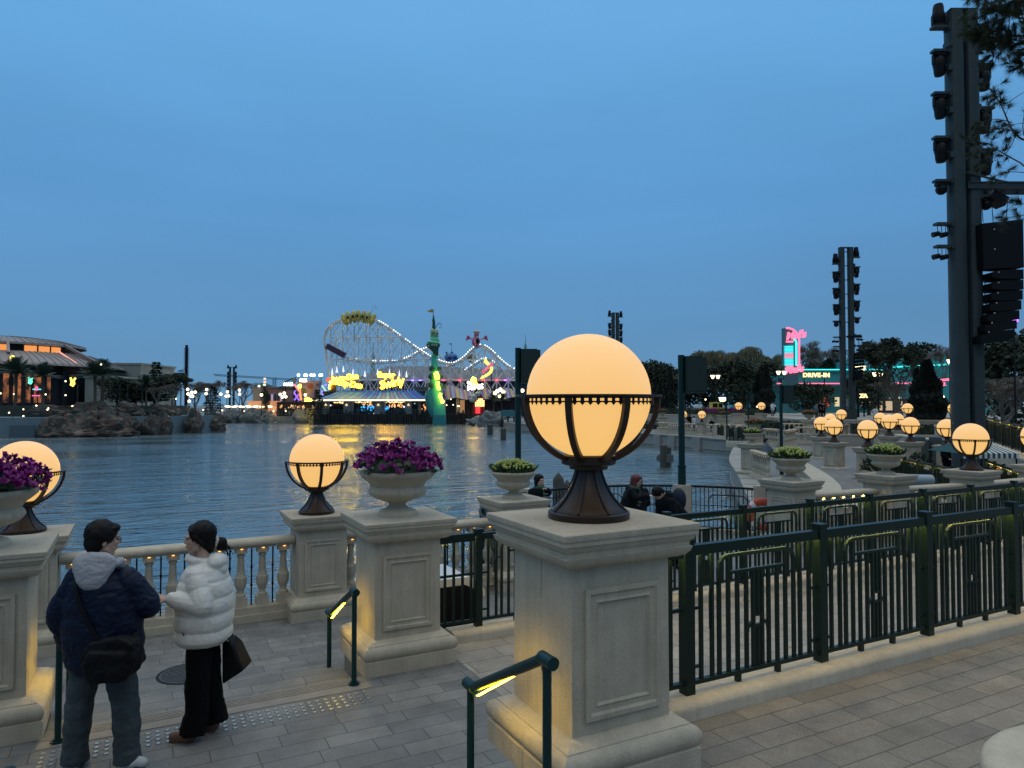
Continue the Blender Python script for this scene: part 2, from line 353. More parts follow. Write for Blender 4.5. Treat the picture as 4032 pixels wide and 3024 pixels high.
# ================================================================ pedestals
def pedestal_mb(faces=(0, 1, 2, 3)):
    g = MB()
    g.sqloft([(.470, 0), (.470, .135), (.455, .142), (.462, .150), (.476, .172), (.481, .200), (.476, .228), (.458, .252), (.435, .262), (.428, .266), (.428, .272), (.365, .302), (.342, .306), (.340, 1.235), (.352, 1.238), (.385, 1.246), (.415, 1.262), (.435, 1.285), (.444, 1.312), (.430, 1.315), (.430, 1.338), (.452, 1.362), (.458, 1.382), (.468, 1.384), (.468, 1.408), (.474, 1.412), (.476, 1.416), (.476, 1.446), (.472, 1.450)])
    for k in faces:   # a raised, stepped picture-frame moulding on each face
        c, s = math.cos(k * math.pi / 2), math.sin(k * math.pi / 2)
        prof = [(0, -.002), (0, .024), (.028, .027), (.040, .012), (.066, .012), (.078, .020), (.088, .004), (.092, -.004)]
        vs = []
        for ins, h in prof:
            for x, z in ((-.262 + ins, .385 + ins), (.262 - ins, .385 + ins), (.262 - ins, 1.115 - ins), (-.262 + ins, 1.115 - ins)):
                y = -.340 - h; vs.append((x * c - y * s, x * s + y * c, z))
        g._add(vs, [(i * 4 + j, i * 4 + (j + 1) % 4, (i + 1) * 4 + (j + 1) % 4, (i + 1) * 4 + j) for i in range(len(prof) - 1) for j in range(4)])
    g.mi = 1
    if len(faces) == 2:      # plain side faces with one masonry joint
        for x in (-1, 1):
            for hx, z0, z1 in ((.3405, .303, 1.236), (.4705, .0, .134)): g.box(min(x * hx, x * (hx - .004)), max(x * hx, x * (hx - .004)), -.0025, .0025, z0, z1)
    return g
PED = pedestal_mb().mesh('pedestal', [STONE, STONE_D], smooth=True, angle=30); PED2 = pedestal_mb((0, 2)).mesh('pedestal', [STONE, STONE_D], smooth=True, angle=30)
def pedestal(a, b, z, label, rz=0.0, s=1.0):
    o = bpy.data.objects.new('pedestal', PED2 if a < 6 else PED); COL.objects.link(o); o.location = (a, b, z); o.rotation_euler = (0, 0, rz); o.scale = (s, s, s)
    return tag(o, label, 'pedestal', 'cast stone pedestals')
# ================================================================ globe lamps
def make_lamp():
    t = thing('globe_lamp', 'x', 'lamp')
    g = MB(); g.sph((0, 0, .755), .385, 56, 36); g.build('globe', GLOBE, t)
    g = MB(); g.lathe([(.0, 0), (.250, 0), (.252, .006), (.252, .038), (.246, .044), (.238, .046), (.236, .052), (.205, .075), (.165, .115), (.130, .165), (.104, .215), (.086, .262), (.078, .300), (.118, .302), (.120, .322), (.150, .326), (.168, .334), (.170, .384), (.160, .390), (.0, .392)], 48, cap=False)
    for k in range(8):
        a = k * math.pi / 4 - R(3.8)
        pts = [(r * math.cos(a), r * math.sin(a), z) for r, z in ((.240, .050), (.208, .078), (.168, .118), (.133, .168), (.107, .218), (.089, .265), (.081, .298))]
        g.tube(pts, .0075, 6)
    g.build('stand', BRONZE, t)
    g = MB()
    for k in range(8):    # curved flat ribs of the basket
        a = k * math.pi / 4 - R(3.8); ca, sa = math.cos(a), math.sin(a); vs = []
        for i in range(15):
            ph = R(-2 - i * 4.9); ro, ri = .447, .418
            for rr, w_ in ((ro, .019), (ro, -.019), (ri, -.019), (ri, .019)):
                x = rr * math.cos(ph); z = .755 + rr * math.sin(ph) * .97; vs.append((x * ca - w_ * sa, x * sa + w_ * ca, z))
        g._add(vs, [(i * 4 + j, i * 4 + (j + 1) % 4, (i + 1) * 4 + (j + 1) % 4, (i + 1) * 4 + j) for i in range(14) for j in range(4)] + [(3, 2, 1, 0), (56, 57, 58, 59)])
    g.build('rib', BRONZE, t)
    g = MB(); g.lathe([(.398, .748), (.452, .748), (.454, .754), (.452, .760), (.398, .760), (.398, .748)], 64, cap=False)
    g.lathe([(.399, .748), (.402, .748), (.402, .737), (.399, .737), (.399, .748)], 64, cap=False)
    g.lathe([(.399, .722), (.402, .722), (.402, .713), (.399, .713), (.399, .722)], 64, cap=False)
    N = 56
    for k in range(N):
        a0 = 2 * math.pi * (k - .24) / N; a1 = 2 * math.pi * (k + .24) / N; am = 2 * math.pi * k / N; r = .4005
        P = lambda a, z, r=r: (r * math.cos(a), r * math.sin(a), z)
        g._add([P(a0, .715), P(a1, .715), P(a1, .740), P(a0, .740)], [(0, 1, 2, 3)])
        a0 = 2 * math.pi * (k - .36) / N; a1 = 2 * math.pi * (k + .36) / N
        g._add([P(a0, .715), P(am, .696), P(a1, .715)], [(0, 1, 2)])
    g.build('rim', BRONZE, t)
    return t
LAMP0 = make_lamp(); lamp_used = [False]
def lamp(a, b, z, label, s=1.0):
    if not lamp_used[0]:
        lamp_used[0] = True; o = LAMP0
    else: o = dup(LAMP0)
    o.location = (a, b, z); o.scale = (s, s, s)
    return tag(o, label, 'lamp', 'glowing globe lamps on the pedestals')
# ================================================================ urns and their flowers
def gad(t, z):
    k = max(0.0, 1 - abs(z - .235) / .085)
    return 1 + .030 * k * (abs(math.sin(10 * t)) * 2 - 1)
g = MB(); g.lathe([(.0, 0), (.205, 0), (.205, .030), (.190, .034), (.186, .052), (.160, .060), (.140, .070), (.105, .085), (.088, .105), (.090, .125), (.110, .140), (.150, .150), (.155, .158), (.215, .175), (.268, .205), (.290, .240), (.288, .270), (.268, .298), (.278, .318), (.300, .345), (.335, .372), (.362, .395), (.366, .402), (.378, .410), (.385, .428), (.385, .445), (.378, .455), (.350, .455), (.335, .440), (.31, .40), (.0, .40)], 80, cap=False, rf=gad)
URN = g.mesh('stone_urn', [STONE], angle=50)
def urn(a, b, z, label, s=1.0):
    o = bpy.data.objects.new('stone_urn', URN); COL.objects.link(o); o.location = (a, b, z); o.scale = (s, s, s)
    return tag(o, label, 'urn', 'fluted stone urns on the pedestals')
MAG = mat('magenta_petal', (.25, .014, .19), .55, noise_amt=.65, noise_scale=26)
TUL = mat('pale_tulip', (.46, .50, .13), .55, noise_amt=.25, noise_scale=20)
ORG = mat('orange_petal', (.30, .12, .05), .6, noise_amt=.4, noise_scale=12)
def leaf_quad(g, p, d, w, L, bend=.3):
    d = Vector(d).normalized(); a, b = g.frame_of(d); p = Vector(p)
    t = random.random() * 6.28; s = a * math.cos(t) + b * math.sin(t); u = a * -math.sin(t) + b * math.cos(t)
    g._add([p - s * w * .35, p + s * w * .35, p + d * L * .55 + s * w * .55 + u * bend * w, p + d * L + u * bend * L * .5, p + d * L * .55 - s * w * .55 + u * bend * w], [(0, 1, 2, 3, 4)])
def dome_pt(rad, hh, rng):
    r = math.sqrt(rng.random()); t = rng.random() * 6.283; return r * rad * math.cos(t), r * rad * math.sin(t), hh * (1 - r ** 2.6), r, t
def cyclamen(seed):
    rng = random.Random(seed); t = thing('potted_flowers', 'x', 'flowers'); fl = MB(); lf = MB()
    for i in range(330):
        x, y, h, r, th = dome_pt(.41, .17, rng); z = .055 + h * rng.uniform(.45, 1.15) + rng.uniform(-.03, .035) + .02 * math.sin(5 * th + seed); z -= .05 * max(0, r - .8) * 5 * rng.random()
        lean = Vector((math.cos(th) * r * .7 + rng.uniform(-.35, .35), math.sin(th) * r * .7 + rng.uniform(-.35, .35), 1)).normalized()
        c = Vector((x, y, z)); a, b = fl.frame_of(lean)
        for k in range(5):
            q = k * 1.257 + rng.random(); o = a * math.cos(q) + b * math.sin(q); L = rng.uniform(.028, .044); w_ = rng.uniform(.011, .017); s_ = a * -math.sin(q) + b * math.cos(q)
            p0 = c + o * .004; p1 = c + o * .016 + lean * L * .5; p2 = c + o * (.020 + rng.uniform(0, .02)) + lean * L
            fl._add([p0 - s_ * .005, p0 + s_ * .005, p1 + s_ * w_, p1 - s_ * w_, p2 + s_ * w_ * .55, p2 - s_ * w_ * .55], [(0, 1, 2, 3), (3, 2, 4, 5)])
    for i in range(210):
        t_ = rng.random() * 6.283; r = rng.uniform(.1, .39); z = rng.uniform(-.01, .10) * (1.2 - r)
        c = Vector((r * math.cos(t_), r * math.sin(t_), z + .03)); nrm = Vector((math.cos(t_) * rng.uniform(.2, 1.1), math.sin(t_) * rng.uniform(.2, 1.1), rng.uniform(.4, 1))).normalized()
        a, b = lf.frame_of(nrm); R_ = rng.uniform(.026, .042)
        lf._add([c] + [c + (a * math.cos(k * .7854) + b * math.sin(k * .7854)) * R_ * (.8 if k == 0 else 1) - nrm * .008 for k in range(8)], [(0, k + 1, (k + 1) % 8 + 1) for k in range(8)])
    lf.lathe([(.0, .045), (.2, .04), (.33, .0), (.34, -.03)], 20, cap=False)
    tag(fl.build('blooms', MAG, t, smooth=False), kind='stuff'); tag(lf.build('leaves', LEAF, t, smooth=False), kind='stuff')
    return t
def tulips(seed, m=None):
    rng = random.Random(seed); t = thing('potted_flowers', 'x', 'flowers'); fl = MB(); lf = MB()
    for i in range(170):
        x, y, h, r, th = dome_pt(.36, .13, rng); z = .06 + h * rng.uniform(.7, 1.1)
        d = Vector((math.cos(th) * r * .6 + rng.uniform(-.2, .2), math.sin(th) * r * .6 + rng.uniform(-.2, .2), 1)).normalized(); c = Vector((x, y, z))
        q = Vector((0, 0, 1)).rotation_difference(d).to_matrix()
        fl.sph(c + d * .02, .019, 7, 5, sc=(1, 1, 1.5), R3=q)
    for i in range(300):
        t_ = rng.random() * 6.283; r = math.sqrt(rng.random()) * .36; c = Vector((r * math.cos(t_), r * math.sin(t_), .0 + .03 * (1 - r)))
        d = Vector((math.cos(t_) * r * 2.2 + rng.uniform(-.3, .3), math.sin(t_) * r * 2.2 + rng.uniform(-.3, .3), 1)); leaf_quad(lf, c, d, .03, rng.uniform(.09, .17), .25)
    lf.lathe([(.0, .06), (.2, .05), (.33, .0), (.34, -.03)], 20, cap=False)
    tag(fl.build('blooms', m or TUL, t, smooth=True), kind='stuff'); tag(lf.build('leaves', LEAF, t, smooth=False), kind='stuff')
    return t
def place(t, a, b, z, label, s=1.0, group='flowers filling the urns'):
    t.location = (a, b, z); t.scale = (s, s, s); return tag(t, label, 'flowers', group)

P_ = 1.45
pedestal(-1.12, 3.70, .45, 'pedestal cut by the left edge of the photo, nearest on the left')
pedestal(2.48, 3.70, .45, 'large pedestal in the centre foreground beside the lit stair rail')
pedestal(-1.10, 7.12, 0, 'left stair pedestal carrying the half hidden urn of purple flowers')
pedestal(2.40, 7.14, 0, 'pedestal under the big urn of purple flowers')
pedestal(-1.22, 10.75, -.45, 'pedestal under the globe lamp behind the left urn')
pedestal(2.38, 10.72, -.45, 'pedestal under the globe lamp in the left half, between balustrades')
pedestal(5.70, 10.80, -.45, 'pedestal under the yellow tulip urn left of the big globe')
lamp(2.48, 3.70, 1.90, 'huge glowing globe lamp on bronze stand in the centre foreground')
lamp(-1.27, 10.80, 1.00, 'glowing globe lamp partly behind purple flowers at the left edge')
lamp(2.34, 10.66, 1.00, 'glowing globe lamp over the water left of the purple flower urn', 1.02)
urn(-1.12, 7.10, 1.45, 'stone urn cut by the left edge, full of purple flowers', 1.02)
urn(2.40, 7.14, 1.45, 'big fluted stone urn of purple flowers on stair pedestal', 1.02)
urn(5.70, 10.80, 1.00, 'stone urn of yellow tulips left of the big globe')
place(cyclamen(1), -1.12, 7.10, 1.905, 'purple cyclamen in the urn at the left edge', 1.1)
place(cyclamen(2), 2.40, 7.14, 1.905, 'purple cyclamen in the urn left of the big globe', 1.1)
TUL0 = tulips(3)
place(TUL0, 5.70, 10.80, 1.44, 'pale yellow tulips in the urn beside the scarfed woman')

# ================================================================ balustrades
BPROF = [(.0, .13), (.066, .13), (.072, .145), (.066, .165), (.048, .178), (.044, .200), (.056, .235), (.076, .285), (.083, .33), (.083, .405), (.074, .415), (.070, .425), (.058, .445), (.052, .50), (.045, .62), (.042, .69), (.056, .70), (.058, .715), (.046, .725), (.050, .735), (.066, .748), (.0, .75)]
g = MB(); g.box(-.085, .085, -.085, .085, 0, .13); g.lathe(BPROF, 20, cap=False); g.box(-.078, .078, -.078, .078, .748, .822)
BALU = g.mesh('baluster', [STONE], angle=40)
g = MB(); g.tube([(0, 0, 0), (0, 0, .26), (0, 0, .27), (0, 0, .29), (0, 0, .30), (0, 0, .52), (0, 0, .53), (0, 0, .55), (0, 0, .56), (0, 0, .822)], [.011, .011, .018, .018, .011, .011, .018, .018, .011, .011], 8)
RODM = g.mesh('rod', [BLACK])
ULM = {}
for m_ in (LEDW, LED): ULM[m_.name] = MB().box(-.016, .016, -.099, -.089, 1.010, 1.020).mesh('under_rail_light', m_, smooth=False)
def balustrade(p0, p1, z, label, zr=None, sp=.305, light=LEDW, rods=True):
    p0 = Vector((*p0, z)); p1 = Vector((*p1, z)); L = (p1 - p0).length; ang = math.atan2(p1.y - p0.y, p1.x - p0.x)
    t = thing('balustrade', label, 'balustrade', p0, ang, 'stone balustrades along the water')
    g = MB(); g.sqloft; g.box(0, L, -.17, .17, 0, .10); g.box(0.001, L - .001, -.135, .135, .10, .20); g.build('plinth', STONE, t, smooth=False)
    g = MB(); prof = [(-.10, 1.022), (.10, 1.022), (.105, 1.045), (.13, 1.052), (.142, 1.075), (.138, 1.105), (.118, 1.130), (.085, 1.142), (-.085, 1.142), (-.118, 1.130), (-.138, 1.105), (-.142, 1.075), (-.13, 1.052), (-.105, 1.045)]
    n_ = len(prof); vs = [(0, y, zz) for y, zz in prof] + [(L, y, zz) for y, zz in prof]
    g._add(vs, [tuple(range(n_))[::-1], tuple(range(n_, 2 * n_))] + [(i, (i + 1) % n_, n_ + (i + 1) % n_, n_ + i) for i in range(n_)]); g.build('rail', STONE, t, angle=50)
    k = max(1, round(L / sp)); 
    for i in range(k):
        x = (i + .5) * L / k
        o = bpy.data.objects.new('baluster', BALU); COL.objects.link(o); o.parent = t; o.location = (x, 0, .2)
        if rods and i < k - 1: o = bpy.data.objects.new('rod', RODM); COL.objects.link(o); o.parent = t; o.location = ((i + 1) * L / k, 0, .2)
        o = bpy.data.objects.new('under_rail_light', ULM[light.name]); COL.objects.link(o); o.parent = t; o.location = (x, 0, 0)
    return t
balustrade((-.87, 10.75), (2.03, 10.75), -.45, 'stone balustrade behind the couple, between the two left globe lamps')
balustrade((2.73, 10.75), (5.35, 10.80), -.45, 'short stone balustrade seen between the purple urn and the big pedestal')
balustrade((-12, 10.75), (-1.58, 10.75), -.45, 'stone balustrade running off the left edge behind the left pedestals')

# ================================================================ green fences with lit rails
def bay_mb(L, H=1.07):
    g = MB(); b_ = .0125
    def bar(x, z0, z1, w_=b_): g.box(x - w_, x + w_, -w_, w_, z0, z1)
    g.box(.05, L - .05, -.02, .02, .055, .085); c = L / 2; u = L / 1.375
    for s_ in (1, -1):
        X = lambda v: c + s_ * (v * u)
        bar(X(-.558), .085, .985); bar(X(-.455), .085, .985)
        g.tube([(X(-.470), 0, .42), (X(-.470), 0, .67), (X(-.462), 0, .715), (X(-.440), 0, .738), (X(-.395), 0, .745)], .010, 4)
        bar(X(-.205), .085, .80); bar(X(-.115), .085, .80); bar(X(-.045), .085, .80)
        xa, xb = sorted((X(-.64), X(-.56))); g.box(xa, xb, -.009, .009, .575, .595); g.box(xa, xb, -.009, .009, .165, .185)
        g.tube([(X(-.045), 0, .412), (X(-.07), 0, .405), (X(-.10), 0, .375), (X(-.115), 0, .32)], .014, 4)
        x = X(-.205); g.box(x - .018, x + .018, -.018, .018, 0, .056)
    x0, x1 = c - .385 * u, c + .385 * u
    g.tube([(x0, 0, .085), (x0, 0, .84), (x0 + .012, 0, .882), (x0 + .040, 0, .912), (x0 + .085, 0, .925), (x1 - .085, 0, .925), (x1 - .040, 0, .912), (x1 - .012, 0, .882), (x1, 0, .84), (x1, 0, .085)], .018, 4)
    g.box(x0 + .09, x1 - .09, -.0125, .0125, .790, .812); bar(x0 + .09, .085, .92, .0125); bar(x1 - .09, .085, .92, .0125)
    bar(c, .085, .385); bar(c, .46, .80)
    g.box(c - .055, c + .055, -.012, .012, .45, .468); g.box(c - .055, c + .055, -.012, .012, .375, .392)
    return g
BAYS = {}
def fence(p0, p1, z0, z1, bay, label, curb=True, led=LED, name='railing_fence', m=None, group='green railing fences with lit top rails', cm=STONE, cw=.15, ch=.12):
    m = m or GREEN; p0 = Vector((*p0, z0)); p1 = Vector((*p1, z1)); d = p1 - p0; Lh = math.hypot(d.x, d.y); ang = math.atan2(d.y, d.x)
    k = max(1, round(Lh / bay)); L = Lh / k; key = (round(L, 3), m.name)
    if key not in BAYS: BAYS[key] = bay_mb(L).mesh('fence_panel', [m], smooth=False)
    t = thing(name, label, 'fence', p0, ang, group); dz = d.z / k
    zc = ch if curb else 0
    if curb:
        g = MB(); n_ = 6; pr = [(-cw, -.45), (-cw, ch - .05), (-cw + .012, ch - .02), (-cw + .05, ch), (cw - .05, ch), (cw, ch - .03), (cw, -.45)]
        q = len(pr); g._add([(-.35, y, z) for y, z in pr] + [(Lh + .1, y, z + d.z) for y, z in pr], [tuple(range(q)), tuple(range(q, 2 * q))[::-1]] + [(i, q + i, q + (i + 1) % q, (i + 1) % q) for i in range(q)]); g.build('kerb', cm, t, angle=50)
    for i in range(k):
        o = bpy.data.objects.new('fence_panel', BAYS[key]); COL.objects.link(o); o.parent = t; o.location = (i * L, 0, zc + dz * (i + .5))
    lt = MB()
    for i in range(k + 1):
        g = MB(); x = i * L; z = zc + dz * i; g.box(x - .040, x + .040, -.040, .040, z - .003, z + 1.065); g.box(x - .048, x + .048, -.048, .048, z + 1.065, z + 1.083); g.build('post', m, t, smooth=False)
        if i < k:
            g = MB(); xa, xb, za, zb = x + .04, x + L - .04, z, z + dz
            for y0_, y1_, h0, h1 in ((-.030, .030, .996, 1.034), (-.030, -.025, .964, .996), (.025, .030, .964, .996)):
                g._add([(xa, y0_, za + h0), (xb, y0_, zb + h0), (xb, y1_, zb + h0), (xa, y1_, za + h0), (xa, y0_, za + h1), (xb, y0_, zb + h1), (xb, y1_, zb + h1), (xa, y1_, za + h1)],
                   [(0, 3, 2, 1), (4, 5, 6, 7), (0, 1, 5, 4), (1, 2, 6, 5), (2, 3, 7, 6), (3, 0, 4, 7)])
            g.build('rail', m, t, smooth=False)
            if led:
                key2 = (round(xb - xa, 3), round(dz, 3), led.name)
                if key2 not in BAYS:
                    q = MB()
                    for s_ in (-1, 1): q._add([(0, s_ * .018 - .006, .992), (xb - xa, s_ * .018 - .006, .992 + dz), (xb - xa, s_ * .018 + .006, .992 + dz), (0, s_ * .018 + .006, .992)], [(0, 3, 2, 1)])
                    BAYS[key2] = q.mesh('rail_light', led, smooth=False)
                o = bpy.data.objects.new('rail_light', BAYS[key2]); COL.objects.link(o); o.parent = t; o.location = (xa, 0, za)
    return t
fence((3.44, 3.90), (3.44 + 1.375 * 7, 3.90), .45, .45, 1.375, 'dark green lit fence nearest the camera, right of the big pedestal')
# the short piece from the pedestal to the first post
fence((3.40, 7.30), (3.40 + 1.355 * 11, 7.30), 0, 0, 1.355, 'second green lit fence, behind the nearest one')
def stub(p0, p1, z, label):
    t = thing('railing_fence', label, 'fence', (*p0, z), 0, 'green railing fences with lit top rails'); L = p1[0] - p0[0]
    g = MB(); g.box(0, L, -.034, .034, .996, 1.042); g.box(0, L, -.034, -.028, .955, .996); g.build('rail', GREEN, t, smooth=False)
    g = MB(); g.box(0, L, -.02, .02, .055, .085); g.box(0, L, -.012, .012, .575, .60)
    x = .05
    while x < L - .03: g.box(x - .0125, x + .0125, -.0125, .0125, .085, .962); x += .105
    g.build('fence_panel', GREEN, t, smooth=False)
    g = MB(); g.box(0, L, -.026, -.014, .991, .9945); g.build('rail_light', LED, t, smooth=False)
stub((2.82, 3.90), (3.388, 3.90), .57, 'short green fence end tucked against the right side of the big pedestal')
stub((2.74, 7.30), (3.348, 7.30), .12, 'short green fence end between the purple urn pedestal and the big pedestal')

# ================================================================ stair handrails
def handrail(a, b_top, z_top, b_bot, z_bot, label, ext=.10):
    t = thing('stair_handrail', label, 'handrail', (a, b_top, z_top), 0, 'green stair handrails with lit undersides')
    H = .86; dy = b_bot - b_top; dz = z_bot - z_top
    g = MB(); g.cyl((0, -ext, H), (0, .02, H), .034, n=16); g.tube([(0, -.005, H), (0, dy + .005, dz + H)], .030, 14); g.cyl((0, dy - .02, dz + H), (0, dy + ext, dz + H), .034, n=16); g.build('rail', GREENB, t)
    for y, z in ((-.035, 0), (dy + .035, dz)):
        g = MB(); g.cyl((0, y, z), (0, y, z + H - .02), .0235, n=14); g.cyl((0, y, z), (0, y, z + .018), .052, n=18); g.cyl((0, y, z + .018), (0, y, z + .032), .036, n=18); g.build('post', GREENB, t)
        g = MB(); s_ = .03 if y < 0 else -.03; g.tube([(-.006, y + s_ * .9, z + H - .01), (-.008, y + s_ * 1.2, z + H - .05), (-.004, y + s_ * .8, z + H - .09)], .004, 5); g.build('wire', LEDG if False else BLACK, t)
    g = MB(); u = Vector((0, dy, dz)).normalized(); nrm = Vector((0, u.z, -u.y)) * (1 if u.y > 0 else -1)
    A = Vector((0, .045 * 1, H)) + u * .02 + nrm * .0285; B = Vector((0, dy - .045, dz + H)) - u * .02 + nrm * .0285
    off = nrm * .006
    for q0, q1 in ((-.010, .010),):
        g._add([A + Vector((q0, 0, 0)), B + Vector((q0, 0, 0)), B + Vector((q1, 0, 0)), A + Vector((q1, 0, 0)), A + Vector((q0, 0, 0)) + off, B + Vector((q0, 0, 0)) + off, B + Vector((q1, 0, 0)) + off, A + Vector((q1, 0, 0)) + off],
               [(0, 1, 2, 3), (7, 6, 5, 4), (0, 4, 5, 1), (1, 5, 6, 2), (2, 6, 7, 3), (3, 7, 4, 0)])
    g.build('light_strip', LEDR, t, smooth=False)
    return t
handrail(1.84, 3.16, .45, 4.02, 0, 'lit green handrail in front of the big centre pedestal')
handrail(1.80, 6.62, 0, 7.52, -.45, 'lit green handrail beside the purple urn pedestal')
handrail(-.52, 6.57, 0, 7.47, -.45, 'green handrail behind the legs of the man, by the left pedestal')
handrail(-.52, 3.16, .45, 4.02, 0, 'green handrail whose rounded end shows in the bottom left corner')

# ================================================================ star studs, manhole
def star(g, x, y, r=.023, h=.006, z=0):
    vs = [(x + (r if k % 2 == 0 else r * .45) * math.cos(k * math.pi / 5 + .3), y + (r if k % 2 == 0 else r * .45) * math.sin(k * math.pi / 5 + .3), z) for k in range(10)]
    g._add(vs + [(a_, b_, z + h) for a_, b_, _ in vs], [tuple(range(10, 20))] + [(i, (i + 1) % 10, 10 + (i + 1) % 10, 10 + i) for i in range(10)])
STUD = mat('steel_stud', (.50, .49, .45), .38, metal=.7)
g = MB(); star(g, 0, 0); SM = g.mesh('star_stud', STUD, smooth=False)
for i in range(36):
    for j in range(4):
        o = bpy.data.objects.new('star_stud', SM); COL.objects.link(o); o.location = (-.60 + i * .0695, 6.15 + j * .072, .0); o.rotation_euler = (0, 0, random.uniform(-.15, .15))
        tag(o, 'small metal star stud in the paving above the stairs', 'stud', 'metal star studs at the top of the stairs')
c = PG(741, 2652, -.45); g = MB(); g.lathe([(.0, 0), (.33, 0), (.33, .006), (.0, .006)], 40, cap=False); g.mi = 1
g.lathe([(.325, .006), (.33, .0065), (.30, .0065), (.30, .006)], 40, cap=False)
for i in range(-6, 7):
    w_ = math.sqrt(max(.0, .28 ** 2 - (i * .042) ** 2)); g.box(-w_, w_, i * .042 - .004, i * .042 + .004, .006, .0085)
o = g.build('manhole_cover', [mat('cast_iron', (.055, .062, .068), .6, noise_amt=.2), BLACK], smooth=False); o.location = (c.x, c.y, -.4495); tag(o, 'round iron manhole cover in the paving behind the woman', 'manhole cover')
# ================================================================ right side: terraces, fences, pedestals
def cpoly(pts): 
    q = [tuple(c2w(pxX(p, d), d)[:2]) for p, d in pts]
    ar = sum(q[i][0] * q[(i + 1) % len(q)][1] - q[(i + 1) % len(q)][0] * q[i][1] for i in range(len(q)))
    return q if ar > 0 else q[::-1]
t0 = [(2420, 96), (2560, 86), (2700, 78), (2800, 73), (3000, 66), (3150, 54), (3700, 51), (4500, 50)]
struct('low_terrace', MB().prism(cpoly(t0 + [(4500, 200), (2420, 200)]), -.44, .20), STONE_F)
t1 = [(2420, 104), (2700, 90), (2850, 86), (3000, 80), (3150, 62), (3700, 58), (4500, 57)]
struct('upper_terrace', MB().prism(cpoly(t1 + [(4500, 202), (2420, 202)]), .19, 1.15), STONE_F)
def wall(name, label, pts, z0, z1, th, m=STONE, cop=.0, cat='wall', group=None, zt=None):
    """low wall along picture columns (px, D); zt lets the top slope"""
    W = [c2w(pxX(p, d), d) for p, d in pts]; t = thing(name, label, cat, (W[0].x, W[0].y, z0), 0, group); O = W[0]
    k = len(W); L = []; Rr = []
    for i, p in enumerate(W):
        d = (W[min(i + 1, k - 1)] - W[max(i - 1, 0)]); d.z = 0; d.normalize(); nn = Vector((-d.y, d.x, 0)) * th / 2; L.append(p + nn - O); Rr.append(p - nn - O)
    def slab(nm, zb, ztop, ex, mm):
        g = MB(); vs = []
        for i in range(k):
            e = (L[i] - Rr[i]).normalized() * ex; tp = (zt[i] if zt else z1) - z0
            zt_ = tp if ztop is None else tp + ztop; zb_ = zb if zb >= 0 else tp + zb
            vs += [L[i] + e + Vector((0, 0, zb_)), Rr[i] - e + Vector((0, 0, zb_)), Rr[i] - e + Vector((0, 0, zt_)), L[i] + e + Vector((0, 0, zt_))]
        g._add(vs, [(i * 4 + j, i * 4 + (j + 1) % 4, (i + 1) * 4 + (j + 1) % 4, (i + 1) * 4 + j) for i in range(k - 1) for j in range(4)] + [(3, 2, 1, 0), tuple(range(4 * k - 4, 4 * k))])
        return g.build(nm, mm, t, smooth=True, angle=25)
    if cop: slab('wall_body', 0, -cop, 0, m); slab('coping', -cop + .001, .0, .05, STONE)
    else: slab('wall_body', 0, None, 0, m)
    return t
def smooth_pts(pts, n=5):
    out = []; k = len(pts)
    for i in range(k - 1):
        p0, p1, p2, p3 = pts[max(i - 1, 0)], pts[i], pts[i + 1], pts[min(i + 2, k - 1)]
        for j in range(n):
            t = j / n; out.append(tuple(.5 * ((2 * b) + (-a + c) * t + (2 * a - 5 * b + 4 * c - d) * t * t + (-a + 3 * b - 3 * c + d) * t ** 3) for a, b, c, d in zip(p0, p1, p2, p3)))
    out.append(pts[-1]); return out
wall('curved_wall', 'low curving wall with a broad pale coping in the plaza', smooth_pts([(3120, 33), (3165, 29.5), (3215, 26), (3252, 23), (3262, 21), (3290, 19), (3360, 17.6)]), -.45, .05, .62, STONE, .09)
wall('retaining_wall', 'long terrace wall with a hedge above it under the trees', [(3000, 65.7), (3150, 53.6), (3700, 50.6), (4500, 49.5)], -.45, .42, .4, STONE_F, .12)
wall('retaining_wall', 'pale retaining wall along the shore behind the far globe lamps', [(2420, 103), (2700, 89), (2850, 85), (3000, 79), (3150, 61.4), (3700, 57.4), (4500, 56)], .2, 1.35, .4, STONE_F, .12)
wall('ramp_wall', 'sloping grey ramp wall at the right edge behind the light tower', [(3690, 46), (3800, 37), (3880, 32), (4032, 26.5), (4200, 23)], -.45, .9, .35, STONE, .1, zt=[1.3, 1.15, .95, .62, .45])
wall('ramp_wall', 'warmly lit low wall with a pale block below the far globes', [(3525, 45), (3600, 41), (3680, 38)], -.45, .75, .5, STONE, .1)
# hedges
def hedge(label, px0, d0, px1, d1, z0, h, wd, seed):
    rng = random.Random(seed); A = c2w(pxX(px0, d0), d0, z0); B = c2w(pxX(px1, d1), d1, z0); L = (B - A).length; t = thing('hedge', label, 'hedge', A, math.atan2((B - A).y, (B - A).x)); g = MB()
    g.box(0, L, -wd * .42, wd * .42, 0, h * .9)
    for i in range(int(L * 70)):
        x = rng.random() * L; s_ = rng.random()
        y, z = (rng.uniform(-wd / 2, wd / 2), h * rng.uniform(.85, 1.05)) if s_ < .4 else (-wd / 2 * rng.uniform(.8, 1.05), rng.random() * h)
        leaf_quad(g, (x, y, z), (rng.uniform(-1, 1), -rng.random(), rng.random() * .8), .14, .18)
    g.build('foliage', DLEAF, t, smooth=False); return t
hedge('dark clipped hedge on the terrace left of the grey twin tower', 2990, 66.8, 3300, 54.5, .2, .85, .9, 5)
hedge('dark clipped hedge on the terrace right of the grey twin tower', 3350, 54.2, 3760, 52.4, .2, .85, .9, 6)
hedge('long dark hedge under the trees on the far right bank', 2440, 106, 2980, 84, 1.15, .9, 1, 7)

def ctag(px, D, z): v = c2w(pxX(px, D), D, z); return v.x, v.y, v.z
